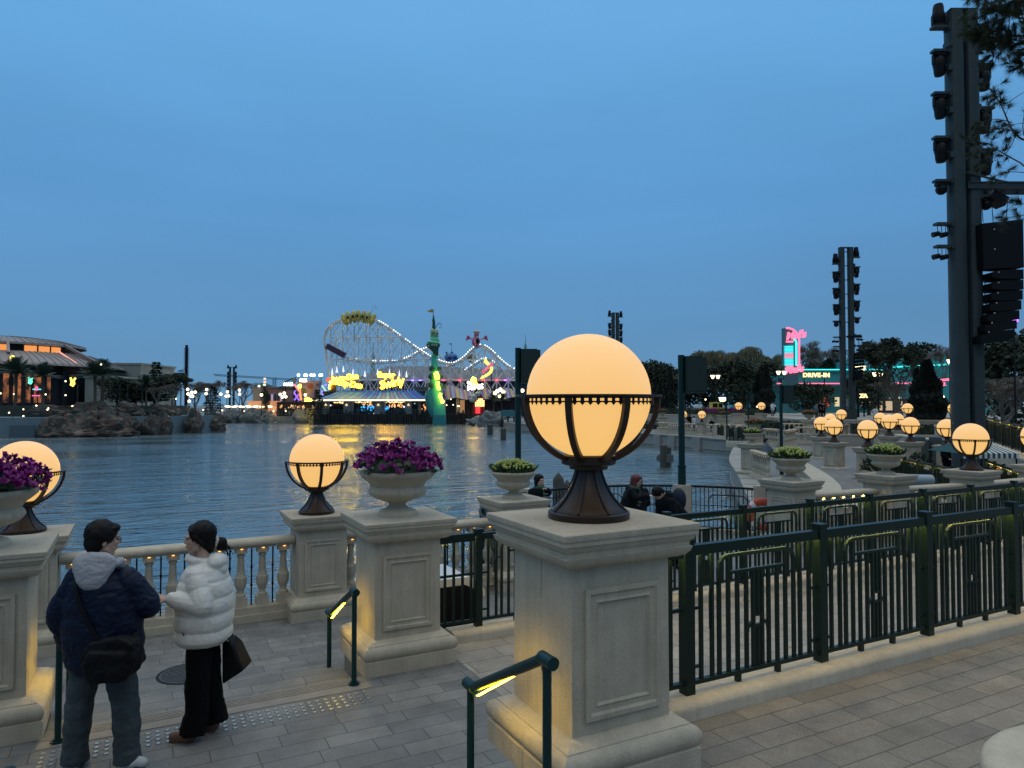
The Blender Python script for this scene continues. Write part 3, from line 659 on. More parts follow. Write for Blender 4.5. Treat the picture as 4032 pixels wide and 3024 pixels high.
# near right row along the quay
for a, b, lab in ((12.32, 10.68, 'pedestal with a tulip urn behind the orange life ring'), (15.22, 10.50, 'pedestal with the second tulip urn, left of the big light tower'), (18.05, 10.20, 'pedestal with a globe lamp in front of the big light tower'), (21.1, 10.2, 'pedestal cut by the right edge of the photo')):
    pedestal(a, b, -.45, lab, R(2))
urn(12.32, 10.68, 1.0, 'tulip urn standing behind the orange life ring', 1.02); place(dup(TUL0), 12.32, 10.68, 1.45, 'yellow green tulips in the urn behind the life ring', 1.08)
urn(15.22, 10.50, 1.0, 'tulip urn between the life ring and the big light tower', 1.02); place(dup(TUL0, rz=1.3), 15.22, 10.50, 1.45, 'yellow green tulips in the urn nearest to the big light tower', 1.08)
lamp(18.05, 10.20, 1.0, 'large globe lamp in front of the big light tower on the right')
lamp(21.1, 10.2, 1.0, 'globe lamp cut by the right edge of the photo')
balustrade((12.7, 10.64), (14.85, 10.55), -.45, 'stone balustrade between the two tulip urns on the right', light=LED)
balustrade((15.6, 10.45), (17.7, 10.25), -.45, 'stone balustrade between the tulip urn and the globe lamp on the right')
balustrade((18.4, 10.2), (20.8, 10.2), -.45, 'stone balustrade at the right edge behind the green fences')
far_l = [  # px, D, centre row, label
 (3282, 34, 1680, 'globe lamp on a tall panelled pedestal just left of the grey twin tower'),
 (3232, 41, 1668, 'globe lamp half hidden behind the one left of the grey twin tower'),
 (3268, 50, 1650, 'second row globe lamp touching the left edge of the grey twin tower'),
 (3312, 55, 1632, 'highest globe lamp half hidden by the grey twin tower'),
 (3415, 29.5, 1690, 'globe lamp right of the grey twin tower above the tulips'),
 (3500, 38, 1660, 'middle globe lamp of the cluster right of the grey twin tower'),
 (3583, 33, 1675, 'rightmost globe lamp of the cluster right of the grey twin tower'),
 (3465, 51, 1646, 'small globe lamp at the back left of the cluster right of the twin tower'),
 (3533, 47, 1650, 'small globe lamp at the back right of the cluster right of the twin tower'),
 (3573, 54.5, 1608, 'small globe lamp in front of the dark pointed cypress'),
 (3727, 31, 1685, 'globe lamp half hidden behind the big light tower'),
 (3753, 56, 1608, 'tiny globe lamp peeping out left of the big light tower'),
 (2763, 71, 1633, 'small globe lamp on the far balustrade right of the green pole'),
 (2690, 74, 1632, 'small globe lamp mostly hidden by the green pole'),
 (2908, 75, 1599, 'small globe lamp on the far bank above purple flowers'),
 (2998, 73, 1599, 'small globe lamp on the far bank left of the thin green pole')]
for px, D, cy, lab in far_l:
    x, y, _ = ctag(px, D, 0); zc = pyZ(cy, D) - .755; lamp(x, y, zc, lab); zb = zc - P_
    pedestal(x, y, zb, ('pedestal below the ' + lab) if len(lab.split()) < 13 else 'pedestal below the ' + ' '.join(lab.split()[:9]), R(15 if px > 3400 else 5))
x, y, _ = ctag(2960, 31, 0)
pedestal(x, y, -.55, 'pedestal with a tulip urn at the corner of the far quay', R(10)); urn(x, y, .9, 'tulip urn at the corner of the far quay', 1.0); place(dup(TUL0, rz=.6), x, y, 1.345, 'yellow tulips in the urn at the corner of the far quay', 1.06)
MUM0 = tulips(9, ORG)
for i, (px, D, cap, lab) in enumerate(((2610, 78, 1640, 'left of the green pole'), (2850, 74, 1650, 'right of the small far globe lamp'), (3185, 56, 1655, 'left of the twin tower globes'), (2972, 44, 1700, 'behind the corner tulip urn'))):
    x, y, _ = ctag(px, D, 0); z = pyZ(cap, D); pedestal(x, y, z - P_, 'pedestal with rusty orange flowers ' + lab, R(8), ); urn(x, y, z, 'stone urn of rusty orange flowers ' + lab, 1.1)
    place(MUM0 if i == 0 else dup(MUM0, rz=i), x, y, z + .49, 'rusty orange chrysanthemums ' + lab, 1.5)
CYC0 = cyclamen(14)
for i, (px, D, cap, lab) in enumerate(((2800, 86, 1628, 'behind the far balustrade, by a parked cart'), (2893, 80, 1626, 'beside the small globe lamp on the far bank'))):
    x, y, _ = ctag(px, D, 0); z = pyZ(cap, D); pedestal(x, y, z - P_, 'pedestal with purple flowers ' + lab); place(CYC0 if i == 0 else dup(CYC0), x, y, z + .02, 'clump of purple flowers ' + lab, 2.2)
# far balustrades
def cbal(px0, d0, px1, d1, z, label, light=LEDW, rods=False):
    a, b = c2w(pxX(px0, d0), d0), c2w(pxX(px1, d1), d1); return balustrade((a.x, a.y), (b.x, b.y), z, label, sp=.36, light=light, rods=rods)
cbal(2590, 76.5, 2742, 71.2, -.45, 'far stone balustrade crossed by the tall green pole')
cbal(2782, 70.4, 2808, 69.2, -.45, 'short far balustrade right of the far globe lamp')
cbal(2962, 30.2, 3026, 27.4, -.45, 'stone balustrade sloping away behind the tulip urn and the standing visitor')
cbal(3012, 47, 3066, 45, -.1, 'small lit balustrade left of the green speaker pole')
cbal(3088, 43, 3130, 46, -.1, 'small lit balustrade bending right of the green speaker pole')
cbal(3130, 47.5, 3205, 47, -.02, 'small lit balustrade left of the stone pier')
cbal(3078, 56, 3172, 56, .0, 'upper lit balustrade behind the green speaker pole')
cbal(3195, 50, 3250, 50, .0, 'lit balustrade behind the left cluster globe lamps')
def cfence(px0, d0, px1, d1, z0, z1, label, bay=1.36, curb=True, led=LED, m=None):
    a, b = c2w(pxX(px0, d0), d0), c2w(pxX(px1, d1), d1); return fence((a.x, a.y), (b.x, b.y), z0, z1, bay, label, curb, led, m=m, ch=.08, cw=.1)
cfence(3560, 25.6, 3905, 19.2, -.45, -.45, 'green lit fence slanting down towards the big lamp pedestal', led=LED)
cfence(3395, 31, 3560, 25.9, -.45, -.45, 'green fence behind the tulip urn with lit loops')
cfence(3882, 32.2, 4110, 25, .93, .55, 'tall green fence on the ramp wall at the right edge', led=LED)
cfence(3880, 25, 4080, 19, -.45, -.45, 'green fence between the awning and the right edge')
cfence(2822, 68.5, 2935, 61.5, -.45, -.45, 'far green fence between stone posts on the quay wall', led=None)
cfence(2870, 58, 3060, 52, -.45, -.2, 'thin dark fence of the far ramp', led=None)
cfence(3060, 60, 3200, 57, -.1, -.1, 'upper dark fence of the far ramp', led=None)
cfence(2480, 90, 2590, 84, -.45, -.45, 'green fence beyond the big globe on the far quay', led=None)
for i, (px, D) in enumerate(((2823, 68.7), (2866, 66), (2908, 63.4))):
    x, y, _ = ctag(px, D, 0); g = MB(); g.box(-.28, .28, -.25, .25, 0, .95); g.lathe([(.30, .9), (.32, .95), (.30, 1.12), (.2, 1.2), (.0, 1.22)], 12, cap=False); o = g.build('stone_post', STONE); o.location = (x, y, -.45); tag(o, 'round topped stone post on the far quay, %s of three' % ('leftmost', 'middle', 'rightmost')[i], 'post', 'round topped stone posts')
# quay walls along the water (facing the lake), with joints and a ledge
QW = mat('quay_wall', (.30, .30, .28), .8, noise_amt=.2, noise_scale=.9, bump=.2, bump_scale=20)
def quay(label, pts, top, th=.5, piers=0):
    W = [c2w(pxX(p, d), d) for p, d in pts]; t = thing('quay_wall', label, 'wall', (W[0].x, W[0].y, -1.8)); O = W[0]
    g = MB(); gc = MB(); gl = MB()
    for i in range(len(W) - 1):
        a, b = W[i] - O, W[i + 1] - O; L = (b - a).length; ang = math.atan2((b - a).y, (b - a).x); M = Matrix.Translation(a) @ Matrix.Rotation(ang, 4, 'Z')
        for q in (g, gc, gl): q.M = M
        H = top + 1.8
        g.box(-.02, L + .02, -th / 2 - .1, th / 2, -.6, H - .12); gc.box(-.06, L + .06, -th / 2 - .2, th / 2 + .05, H - .121, H); gl.box(-.03, L + .03, -th / 2 - .16, -th / 2 - .098, .28, .38)
        for k in range(int(L / 4.2) + 1 if piers else 0): x = k * 4.2 + .3; g.box(x, x + 1.1, -th / 2 - .34, -th / 2 - .095, -.6, H - .125)
    g.build('wall_body', QW, t, smooth=False); gc.build('coping', STONE_F, t, smooth=False); gl.build('ledge', STONE_F, t, smooth=False); return t
# (x axis runs left to right, so -y of each segment faces the lake)
quay('grey quay wall with piers below the far balustrade', [(2490, 78), (2640, 72), (2806, 65.6)], -.42, piers=1)
quay('smooth pale quay wall right of the far balustrade', [(2806, 65.4), (2926, 61.8)], -.46)
quay('quay wall behind the big globe lamp', [(2060, 113), (2380, 92), (2490, 78.4)], -.42)
quay('rounded quay corner below the tulip urn pedestal', smooth_pts([(2915, 50), (2906, 39), (2946, 31.3), (2988, 25), (3040, 20.5), (3100, 17.2)], 3), -.42, .6)
# curb and black fence of the curved lookout
t = thing('lookout_fence', 'curved black railing round the lookout over the water', 'fence', (CL[0], CL[1], -.45))
g = MB(); rr = RL - .15; A0, A1 = 176, 4; nseg = 60
def apt(a, r, z): return (r * math.cos(R(a)), r * math.sin(R(a)), z)
ang_ = [A0 + (A1 - A0) * i / nseg for i in range(nseg + 1)]
for zz, r_ in ((1.07, .028), (.10, .014), (.62, .011)): g.tube([apt(a, rr, zz) for a in ang_], r_, 8 if r_ > .02 else 4)
g.build('rail', BLACK, t)
g = MB(); n_ = 120
for i in range(n_ + 1):
    a = A0 + (A1 - A0) * i / n_; g.cyl(apt(a, rr, .10), apt(a, rr, 1.05), .010, n=5)
for i in range(8):
    a0 = A0 + (A1 - A0) * (i + .2) / 8; a1 = A0 + (A1 - A0) * (i + .8) / 8
    g.tube([apt(a0, rr, .10), apt(a0, rr, .78), apt(a0 - 1, rr, .86), apt(a0 - 2.2, rr, .88)] + [apt(a0 + (a1 - a0) * k / 6, rr, .88) for k in range(1, 6)] + [apt(a1 + 2.2, rr, .88), apt(a1 + 1, rr, .86), apt(a1, rr, .78), apt(a1, rr, .10)], .014, 4)
g.build('bars', BLACK, t)
g = MB(); g.strip([apt(a, RL - .30, .08) for a in ang_], [apt(a, RL + .02, .08) for a in ang_]); g.strip([apt(a, RL - .30, .0) for a in ang_], [apt(a, RL - .30, .08) for a in ang_]); g.strip([apt(a, RL + .02, .08) for a in ang_], [apt(a, RL + .02, -1.3) for a in ang_]); g.build('kerb', STONE, t, angle=60)
for i in (3, 7):
    a = A0 + (A1 - A0) * i / 8; g = MB(); g.M = Matrix.Translation(apt(a, rr, 0)) @ Matrix.Rotation(R(a), 4, 'Z'); g.box(-.11, .11, -.13, .13, .08, 1.16); g.build('stone_post', STONE, t, smooth=False)
# life ring
t = thing('life_ring', 'orange and white life ring hanging on the lookout railing', 'life ring', c2w(pxX(3000, 15.6), 15.6, .20), -YAW + R(-20))
g = MB(); N = 40; vs = []
for i in range(N):
    a = 2 * math.pi * i / N; g.mi = 0
    for j in range(12):
        b_ = 2 * math.pi * j / 12; r_ = .275 + .085 * math.cos(b_); vs.append((r_ * math.cos(a), .055 * math.sin(b_), r_ * math.sin(a)))
for i in range(N):
    g_white = (i % 10) in (4, 5)
    for j in range(12):
        g.f.append((i * 12 + j, i * 12 + (j + 1) % 12, ((i + 1) % N) * 12 + (j + 1) % 12, ((i + 1) % N) * 12 + j)); g.m.append(1 if g_white else 0)
g.v = vs; g.build('ring', [mat('life_ring_red', (.55, .075, .04), .5, noise_amt=.1), mat('life_ring_white', (.75, .75, .72), .5)], t)
g = MB(); rr_ = random.Random(4)
for k in range(5):
    g.tube([(-.15 + .05 * k + .05 * math.sin(j * 1.7 + k), -.07 - .02 * math.sin(j * 2.1), .10 - .06 * j) for j in range(7)], .012, 5)
g.build('rope', mat('pale_rope', (.62, .58, .50), .9), t)

# ================================================================ green speaker poles
def speaker_pole(px, D, ztop, zbase, label, s=1.0, side=1):
    t = cthing('speaker_pole', label, 'pole', px, D, zbase, 'green poles with box speakers'); H = ztop - zbase; r = .085 * s
    g = MB(); g.cyl((0, 0, .45 * s), (0, 0, H), r * .92, r * .92, 16); g.cyl((0, 0, 0), (0, 0, .42 * s), r * 1.15, r * 1.1, 16); g.cyl((0, 0, .42 * s), (0, 0, .46 * s), r * 1.25, r * 1.25, 16); g.build('pole', GREENB, t)
    g = MB(); x0 = side * r * .9; g.box(min(x0, x0 + side * .50 * s), max(x0, x0 + side * .50 * s), -.17 * s, .20 * s, H - .92 * s, H - .06 * s)
    g.box(min(x0, x0 + side * .42 * s), max(x0, x0 + side * .42 * s), -.1 * s, .15 * s, H - .061 * s, H - .03 * s); g.build('speaker_box', mat('speaker_green', (.004, .028, .026), .5), t, smooth=False)
    g = MB(); g.box(min(x0 + side * .04, x0 + side * .46 * s), max(x0 + side * .04, x0 + side * .46 * s), -.178 * s, -.171 * s, H - .88 * s, H - .11 * s); g.build('grille', mat('grille', (.008, .030, .028), .7), t, smooth=False)
    g = MB(); g.box(-r * .9, r * 1.1, -.03, .03, H - .7 * s, H - .6 * s); g.build('bracket', BLACK, t, smooth=False); return t
def stone_base(px, D, z0, h, label):
    v = c2w(pxX(px, D), D, z0); g = MB(); g.sqloft([(.16, 0), (.16, h - .05), (.155, h)]); o = g.build('stone_post', STONE, smooth=False); o.location = v; o.rotation_euler = (0, 0, R(-5)); tag(o, label, 'post')
stone_base(2683, 17.2, -.45, 1.12, 'stone post carrying the green speaker pole right of the big globe')
speaker_pole(2683, 17.2, pyZ(1398, 17.2), .67, 'green speaker pole on a stone post right of the big globe')
stone_base(2040, 18.5, -.45, 1.05, 'stone post of the speaker pole hidden behind the tulip urn')
speaker_pole(2040, 18.5, pyZ(1370, 18.5), .60, 'green speaker pole just left of the big globe')
speaker_pole(3075, 31, pyZ(1515, 31), -.45, 'green speaker pole in the plaza behind the right tulips', .9)
speaker_pole(2861, 62, pyZ(1552, 62), -.45, 'thin green speaker pole behind the far quay, left one', .8)
speaker_pole(2946, 60, pyZ(1548, 60), -.45, 'thin green speaker pole behind the far quay, right one', .8)
speaker_pole(3610, 66, pyZ(1450, 66), .2, 'green speaker pole in front of the pointed cypress', .9, -1)

# ================================================================ piles in the water
PILE = mat('weathered_pile', (.07, .075, .065), .85, noise_amt=.3, noise_scale=5)
def pile(px, D, ztop, r, label, cone=.12, box=False):
    t = cthing('mooring_pile', label, 'pile', px, D, -2.3, 'mooring piles'); H = ztop + 2.3; g = MB(); g.lathe([(r, 0), (r, H - cone), (r * .9, H - cone * .8), (.015, H), (0, H)], 14, cap=False); g.build('post', PILE, t, angle=25)
    if box: g = MB(); g.box(.12, .62, -.3, -.02, H - 1.3, H - .75); g.cyl((-.2, -.15, H - 1.0), (-.2, .15, H - 1.0), .3, n=14); g.build('junction_box', mat('box_grey', (.10, .12, .12), .6), t, smooth=False)
    return t
pile(2198, 22, .50, .17, 'pointed wooden mooring pile behind the scarfed woman', .22)
pile(2232, 22.5, .22, .13, 'shorter pointed pile beside the taller one left of the globe stand', .15)
pile(2612, 50, -.15, .26, 'mooring pile carrying a grey junction box in the water', box=True); pile(2628, 51, -.35, .26, 'plain pile touching the one with the junction box')
pile(1930, 104, -.2, .42, 'dark pile in the lake nearest the flower tower reflections, left one'); pile(1982, 88, -.3, .36, 'dark pile in the lake just left of the green speaker pole')

# ================================================================ light towers
def moving_head(g, x, z, up, s, y=0):
    q = 1 if up else -1
    g.box(x - .20 * s, x + .20 * s, y - .16 * s, y + .16 * s, min(z, z + q * .12 * s), max(z, z + q * .12 * s))
    pr = [(.0, .10), (.12, .10), (.19, .18), (.235, .30), (.24, .50), (.21, .62), (.20, .80), (.17, .92), (.0, .96)]
    pr = [(r * s, z + q * h * s) for r, h in pr]
    if not up: pr = pr[::-1]
    g.lathe(pr, 12, (x, y, 0), cap=False)
    for s_ in (-1, 1): g.box(x + s_ * .235 * s - .03 * s, x + s_ * .235 * s + .03 * s, y - .07 * s, y + .07 * s, min(z + q * .08 * s, z + q * .45 * s), max(z + q * .08 * s, z + q * .45 * s))
def par_can(g, x, z, s, d=-1):
    g.cyl((x + d * .28 * s, 0, z - .42 * s), (x + d * .02 * s, 0, z - .36 * s), .11 * s, .095 * s, 12); g.tube([(x - .08 * s, 0, z - .36 * s), (x - .08 * s, 0, z - .06 * s), (x + .08 * s, 0, z - .06 * s), (x + .08 * s, 0, z - .36 * s)], .014 * s, 4)
def light_tower(label, px, D, z0, ztop, colx, depth, arms, s, base=None, rung=1.3):
    t = cthing('light_tower', label, 'light tower', px, D, z0, 'tall stage light towers by the lake'); H = ztop - z0; f = FX(px, D, z0)
    for x0, x1 in colx:
        g = MB(); w2 = (x1 - x0) / 2; c = (x0 + x1) / 2; vs = []; n_ = 14
        prof = [(c + w2 * math.copysign(abs(math.cos(2 * math.pi * k / n_)) ** .6, math.cos(2 * math.pi * k / n_)), depth * math.copysign(abs(math.sin(2 * math.pi * k / n_)) ** .6, math.sin(2 * math.pi * k / n_))) for k in range(n_)]
        g.prism(prof, 0, H); g.build('column', TOWER, t, angle=30)
    z = .8; xa, xb = colx[0][1], colx[-1][0]
    while z < H - .2:
        g = MB(); g.box(xa - .1, xb + .1, -.04 * s, .04 * s, z, z + .07 * s); g.build('rung', TOWER, t, smooth=False); z += rung
    g = MB(); g.box(colx[0][0] + .02, colx[-1][1] - .02, -depth * .9, depth * .9, H - .001, H + .04); g.build('top_plate', TOWER, t, smooth=False)
    if base: g = MB(); g.box(colx[0][0] - .03, colx[-1][1] + .03, -depth - .05, depth + .05, 0, base); g.build('base_box', TOWER, t, smooth=False)
    for side, zr, kind in arms:
        z = f.z(zr); x0 = colx[0][0] if side < 0 else colx[-1][1]; L = .62 * s
        a, b_ = (x0 - L, x0 + .12) if side < 0 else (x0 - .12, x0 + L)
        g = MB(); g.box(a, b_, -.20 * s, .10 * s, z - .05 * s, z + .05 * s); g.box(x0 - .04 * s, x0 + .04 * s, -.25 * s, .12 * s, z - .12 * s, z + .12 * s)
        g.build('bracket', TOWER, t, smooth=False); g = MB()
        if kind in 'ud': g.box(x0 - .09 * s, x0 + .09 * s, -.3 * s, .1 * s, z - .85 * s, z - .62 * s); g.build('control_box', TOWER, t, smooth=False); g = MB()
        xc = (a + b_) / 2 + (-.06 * s if side < 0 else .06 * s)
        if kind == 'u': moving_head(g, xc, z + .05 * s, True, s)
        elif kind == 'd': moving_head(g, xc, z - .05 * s, False, s)
        elif kind == 'p': par_can(g, xc - .10 * s, z, s, side); par_can(g, xc + .22 * s, z - .02, s, side)
        elif kind == 'w': g.sph((xc, 0, z - .32 * s), .22 * s, 12, 8); g.box(xc - .2 * s, xc + .2 * s, -.15 * s, .15 * s, z - .18 * s, z - .06 * s)
        g.build('stage_light', BLACK, t, angle=45)
    return t
D1 = 26.0; w1 = 1.08
T1 = light_tower('huge grey light tower with stage lights at the right edge', 3812, D1, -.45, pyZ(50, D1), [(-.56, -.03), (.03, .52)], .30,
    [(-1, 112, 'u'), (-1, 205, 'd'), (-1, 372, 'd'), (-1, 545, 'd'), (-1, 715, 'w'), (-1, 884, 'p'), (-1, 972, 'p'), (1, 190, 'u'), (1, 262, 'd'), (1, 430, 'd'), (1, 595, 'd'), (1, 775, 'w')], .92, None)
f = FX(3812, D1, -.45)
g = MB(); zA = f.z(738)
for y_ in (-.30, .42):
    g.box(-.05, 3.4, y_ - .05, y_ + .05, zA - .14, zA - .10); g.box(-.05, 3.4, y_ - .05, y_ + .05, zA + .08, zA + .12); g.box(-.05, 3.4, y_ - .012, y_ + .012, zA - .12, zA + .1)
for x in (.5, 1.0, 1.6, 2.2, 2.8, 3.38): g.box(x, x + .06, -.30, .42, zA - .09, zA - .02)
g.tube([(-.1, -.33, f.z(690)), (.9, -.33, f.z(718)), (1.4, -.3, zA + .1)], .045, 6)
g.build('beam_arm', TOWER, T1, smooth=False)
g = MB(); q = f.p(3930, 785, -.1); g.cbox((q[0] - .1, .0, q[2]), (.62, .5, .36), (0, .5, 0)); g.build('stage_light', BLACK, T1, smooth=False)
# the line array
t = cthing('line_array_speaker', 'black line array of stacked speakers hanging from the light tower arm', 'speaker', 3930, D1 - .3, pyZ(1345, D1)); fa = FX(3930, D1 - .3, pyZ(1345, D1))
g = MB(); x0, x1 = fa.x(3854), fa.x(4008); g._add([(x0 + .0, -.38, fa.z(890)), (x0 + .0, .1, fa.z(890)), (x1, .45, fa.z(876)), (x1, -.45, fa.z(876)), (x0 + .03, -.38, fa.z(1066)), (x0 + .03, .1, fa.z(1066)), (x1, .45, fa.z(1062)), (x1, -.45, fa.z(1062))], [(0, 1, 2, 3), (7, 6, 5, 4), (0, 3, 7, 4), (1, 5, 6, 2), (2, 6, 7, 3), (0, 4, 5, 1)]); g.build('cabinet', BLACK, t, smooth=False)
rows = [1068, 1108, 1148, 1187, 1226, 1264, 1300, 1340]
for i in range(7):
    sh = -i * i * .011; tilt = .10 + i * .035; za, zb = fa.z(rows[i]) - .01, fa.z(rows[i + 1]) + .02; xb = x1 + sh; xa = x0 + .30 + sh * 1.1
    dz_ = (xb - xa) * .10 * i / 3
    g = MB(); vs = []
    for x, za_, zb_ in ((xa, za - .10 - dz_ * .6, zb + .06 - dz_ * .9), (xa + .30, za - .02 - dz_ * .4, zb + .0 - dz_ * .7), (xb, za, zb)):
        for y_ in (-.42, .42): vs += [(x, y_, zb_), (x, y_, za_)]
    g._add(vs, [(0, 1, 5, 4), (4, 5, 9, 8), (2, 6, 7, 3), (6, 10, 11, 7), (1, 3, 7, 5), (5, 7, 11, 9), (0, 4, 6, 2), (4, 8, 10, 6), (8, 9, 11, 10), (0, 2, 3, 1)]); g.build('cabinet', BLACK, t, smooth=False)
g = MB()
for i in range(7): g.sph((x0 + .52 - i * i * .011, -.43, fa.z(rows[i]) - .12), .028, 8, 6)
for yy in (915, 992): g.sph((fa.x(3896), -.44, fa.z(yy)), .028, 8, 6)
g.build('badge', mat('pale_badge', (.5, .48, .45), .4), t)
g = MB()
for px in (3885, 3925, 3975): g.tube([(fa.x(px), 0, fa.z(876)), (fa.x(px + (10 if px > 3950 else -6)), 0, fa.z(776))], .014, 5)
g.tube([(fa.x(3862), -.1, fa.z(1070)), (fa.x(3882), -.1, fa.z(1100)), (fa.x(3878), -.1, fa.z(1150)), (fa.x(3884), -.1, fa.z(1200)), (fa.x(3876), -.1, fa.z(1260)), (fa.x(3866), -.1, fa.z(1330))], .018, 5)
g.build('cable', BLACK, t)
D2 = 66.0
light_tower('grey twin column light tower behind the right cluster of globes', 3338, D2, .2, pyZ(976, D2), [(-.66, -.16), (.16, .66)], .28,
    [(-1, 1040, 'u'), (-1, 1072, 'd'), (-1, 1136, 'd'), (-1, 1200, 'd'), (-1, 1265, 'w'), (-1, 1328, 'p'), (-1, 1365, 'p'), (1, 1014, 'u'), (1, 1052, 'd'), (1, 1120, 'd'), (1, 1186, 'd'), (1, 1252, 'w'), (1, 1320, 'p'), (1, 1362, 'p')], 1.0, 2.0, 1.32)
t = cthing('line_array_speaker', 'slim speaker array hanging on the twin column tower', 'speaker', 3385, D2 - .4, pyZ(1498, D2)); f = FX(3385, D2 - .4, pyZ(1498, D2))
for i in range(8): g = MB(); z = f.z(1392 + i * 13.5); g.cbox((-.012 * i * i * .4, 0, z - .1), (.72, .6, .27), (0, -.04 * i, 0)); g.build('cabinet', BLACK, t, smooth=False)
g = MB(); g.cyl((0, 0, f.z(1388)), (0, 0, f.z(1330)), .03, n=6); g.box(-1.1, .3, -.05, .05, f.z(1330), f.z(1322)); g.build('hanger', BLACK, t, smooth=False)
light_tower('distant light tower whose top shows right of the big globe', 2424, 116, .2, pyZ(1232, 116), [(-.62, -.05), (.05, .62)], .3,
    [(sd, 1246 + k * 27 + (3 if sd > 0 else 0), 'u' if k == 0 else 'd') for k in range(8) for sd in (-1, 1)], 1.0)
light_tower('small distant twin light tower on the far left bank', 912, 235, -.3, pyZ(1445, 235), [(-.95, -.35), (.35, .95)], .4,
    [(sd, 1450 + k * 15, 'u' if k == 0 else 'd') for k in range(6) for sd in (-1, 1)], 1.15)
t = cthing('light_pole', 'tall dark mast with a side arm on the left bank', 'mast', 732, 178, .7); f = FX(732, 178, .7)
g = MB(); g.cyl((0, 0, 0), (0, 0, f.z(1359)), .42, .36, 8); g.build('pole', BLACK, t)
g = MB()
for k in range(14): g.box(-.55, .55, -.3, .3, f.z(1375 + k * 8), f.z(1372 + k * 8))
g.box(f.x(698), 0, -.1, .1, f.z(1463), f.z(1459)); g.tube([(f.x(705), 0, f.z(1460)), (-.2, 0, f.z(1450))], .08, 4); g.build('side_arm', BLACK, t, smooth=False)

# ================================================================ plaza clutter on the right
g = MB(); q = c2w(pxX(3635, 36), 36, -.45); t = thing('litter_bin', 'grey green box shaped bins below the middle globe lamps', 'bin', q, -YAW)
for x in (-.55, .28): g = MB(); g.box(x, x + .62, -.3, .3, 0, 1.25); g.lathe([(.30, 1.25), (.28, 1.4), (.15, 1.48), (0, 1.5)], 12, (x + .31, 0, 0), cap=False); g.build('body', mat('bin_grey', (.05, .075, .08), .6), t)
t = cthing('awning_stall', 'small stall with a striped teal and white awning behind the tower lamp', 'stall', 3800, 23.5, -.45)
ST = [mat('awning_teal', (.012, .075, .08), .8), mat('awning_white', (.62, .64, .62), .8)]
f = FX(3800, 23.5, -.45); g = MB(); x0, x1 = f.x(3712), f.x(3932); z0_, z1_ = f.z(1778), f.z(1738); N = 22
for i in range(N):
    xa = x0 + (x1 - x0) * i / N; xb = x0 + (x1 - x0) * (i + 1) / N; m_ = (x0 + x1) / 2; g.mi = i % 2
    ta = m_ + (xa - m_) * .55; tb = m_ + (xb - m_) * .55
    g._add([(xa, -.9, z0_), (xb, -.9, z0_), (tb, 0, z1_), (ta, 0, z1_), (xa, -.9, z0_ - .16), (xb, -.9, z0_ - .16), (xa, .9, z0_), (xb, .9, z0_)], [(0, 1, 2, 3), (4, 5, 1, 0), (3, 2, 7, 6)])
g.mi = 0; g._add([(x0, -.9, z0_), (x0 + (x1 - x0) * .225, 0, z1_), (x0, .9, z0_), (x1, -.9, z0_), (x1 - (x1 - x0) * .225, 0, z1_), (x1, .9, z0_)], [(0, 1, 2), (3, 5, 4)])
g.build('awning', ST, t, smooth=False)
for x in (x0 + .05, x1 - .05):
    for y_ in (-.85, .85): g = MB(); g.cyl((x, y_, 0), (x, y_, z0_), .025, n=8); g.build('leg', BLACK, t)
g = MB(); g.box(x0 + .2, x1 - .2, -.5, .5, 0, .85); g.build('counter', mat('stall_wood', (.12, .09, .07), .8), t, smooth=False)
g = MB(); rr_ = random.Random(8)
for i in range(26): g.sph((rr_.uniform(x0 + .25, x1 - .25), rr_.uniform(-.4, .4), .85 + .06), .07, 7, 5)
tag(g.build('wares', mat('wares', (.25, .10, .08), .7, noise_amt=.5, noise_scale=6), t), kind='stuff')
t = cthing('barrel_roller', 'pale blue grey cylinder lying behind the balustrade by the second tulip urn', 'cylinder', 3625, 19.5, .55); g = MB(); g.cyl((-.55, 0, -.0), (.25, 0, -.02), .15, n=20); g.sph((.25, 0, -.02), .15, 16, 8, sc=(.5, 1, 1)); g.build('body', mat('pale_blue', (.30, .40, .46), .5), t)
g = MB(); g.box(-.5, -.42, -.08, .08, -1.0, -.1); g.box(.1, .18, -.08, .08, -1.0, -.1); g.build('leg', BLACK, t, smooth=False)
# shrubs beside the pedestals
def shrub(px, D, z, r, label, m=LEAF, n_=500, seed=1, pale=True):
    rng = random.Random(seed); t = cthing('shrub', label, 'shrub', px, D, z, 'low shrubs between the pedestals'); g = MB()
    for i in range(n_):
        a, b = rng.random() * 6.28, rng.uniform(-.1, 1) ; d = Vector((math.cos(a) * math.sqrt(max(0, 1 - b * b)), math.sin(a) * math.sqrt(max(0, 1 - b * b)), b)); leaf_quad(g, d * r * rng.uniform(.6, 1.05) + Vector((0, 0, r * .5)), d + Vector((0, 0, .3)), r * .12, r * .3)
    g.build('foliage', m, t, smooth=False); g = MB(); g.cyl((0, 0, 0), (0, 0, r), .03, n=6); g.build('stem', BARK, t)
PALEL = mat('pale_leaf', (.22, .27, .15), .6, noise_amt=.3, noise_scale=9)
shrub(3950, 18.2, -.1, .42, 'pale variegated shrub right of the tower lamp pedestal', PALEL, 500, 3)
shrub(3455, 27.5, -.2, .55, 'dark shrub behind the tulips right of the twin tower', DLEAF, 400, 4)
shrub(3620, 31, -.3, .5, 'small dark shrub below the cluster of globes', DLEAF, 300, 5)
# round stone ledge in the bottom right corner
g = MB(); g.lathe([(.0, 0), (.70, 0), (.70, .30), (.715, .36), (.735, .39), (.735, .43), (.715, .455), (.68, .462), (.0, .462)], 72, cap=False); g.mi = 1
o = g.build('round_plinth', [STONE, STONE_D], angle=50); c = c2w(2.90, 3.12, .45); o.location = c; tag(o, 'round pale stone plinth cut by the bottom right corner', 'plinth')
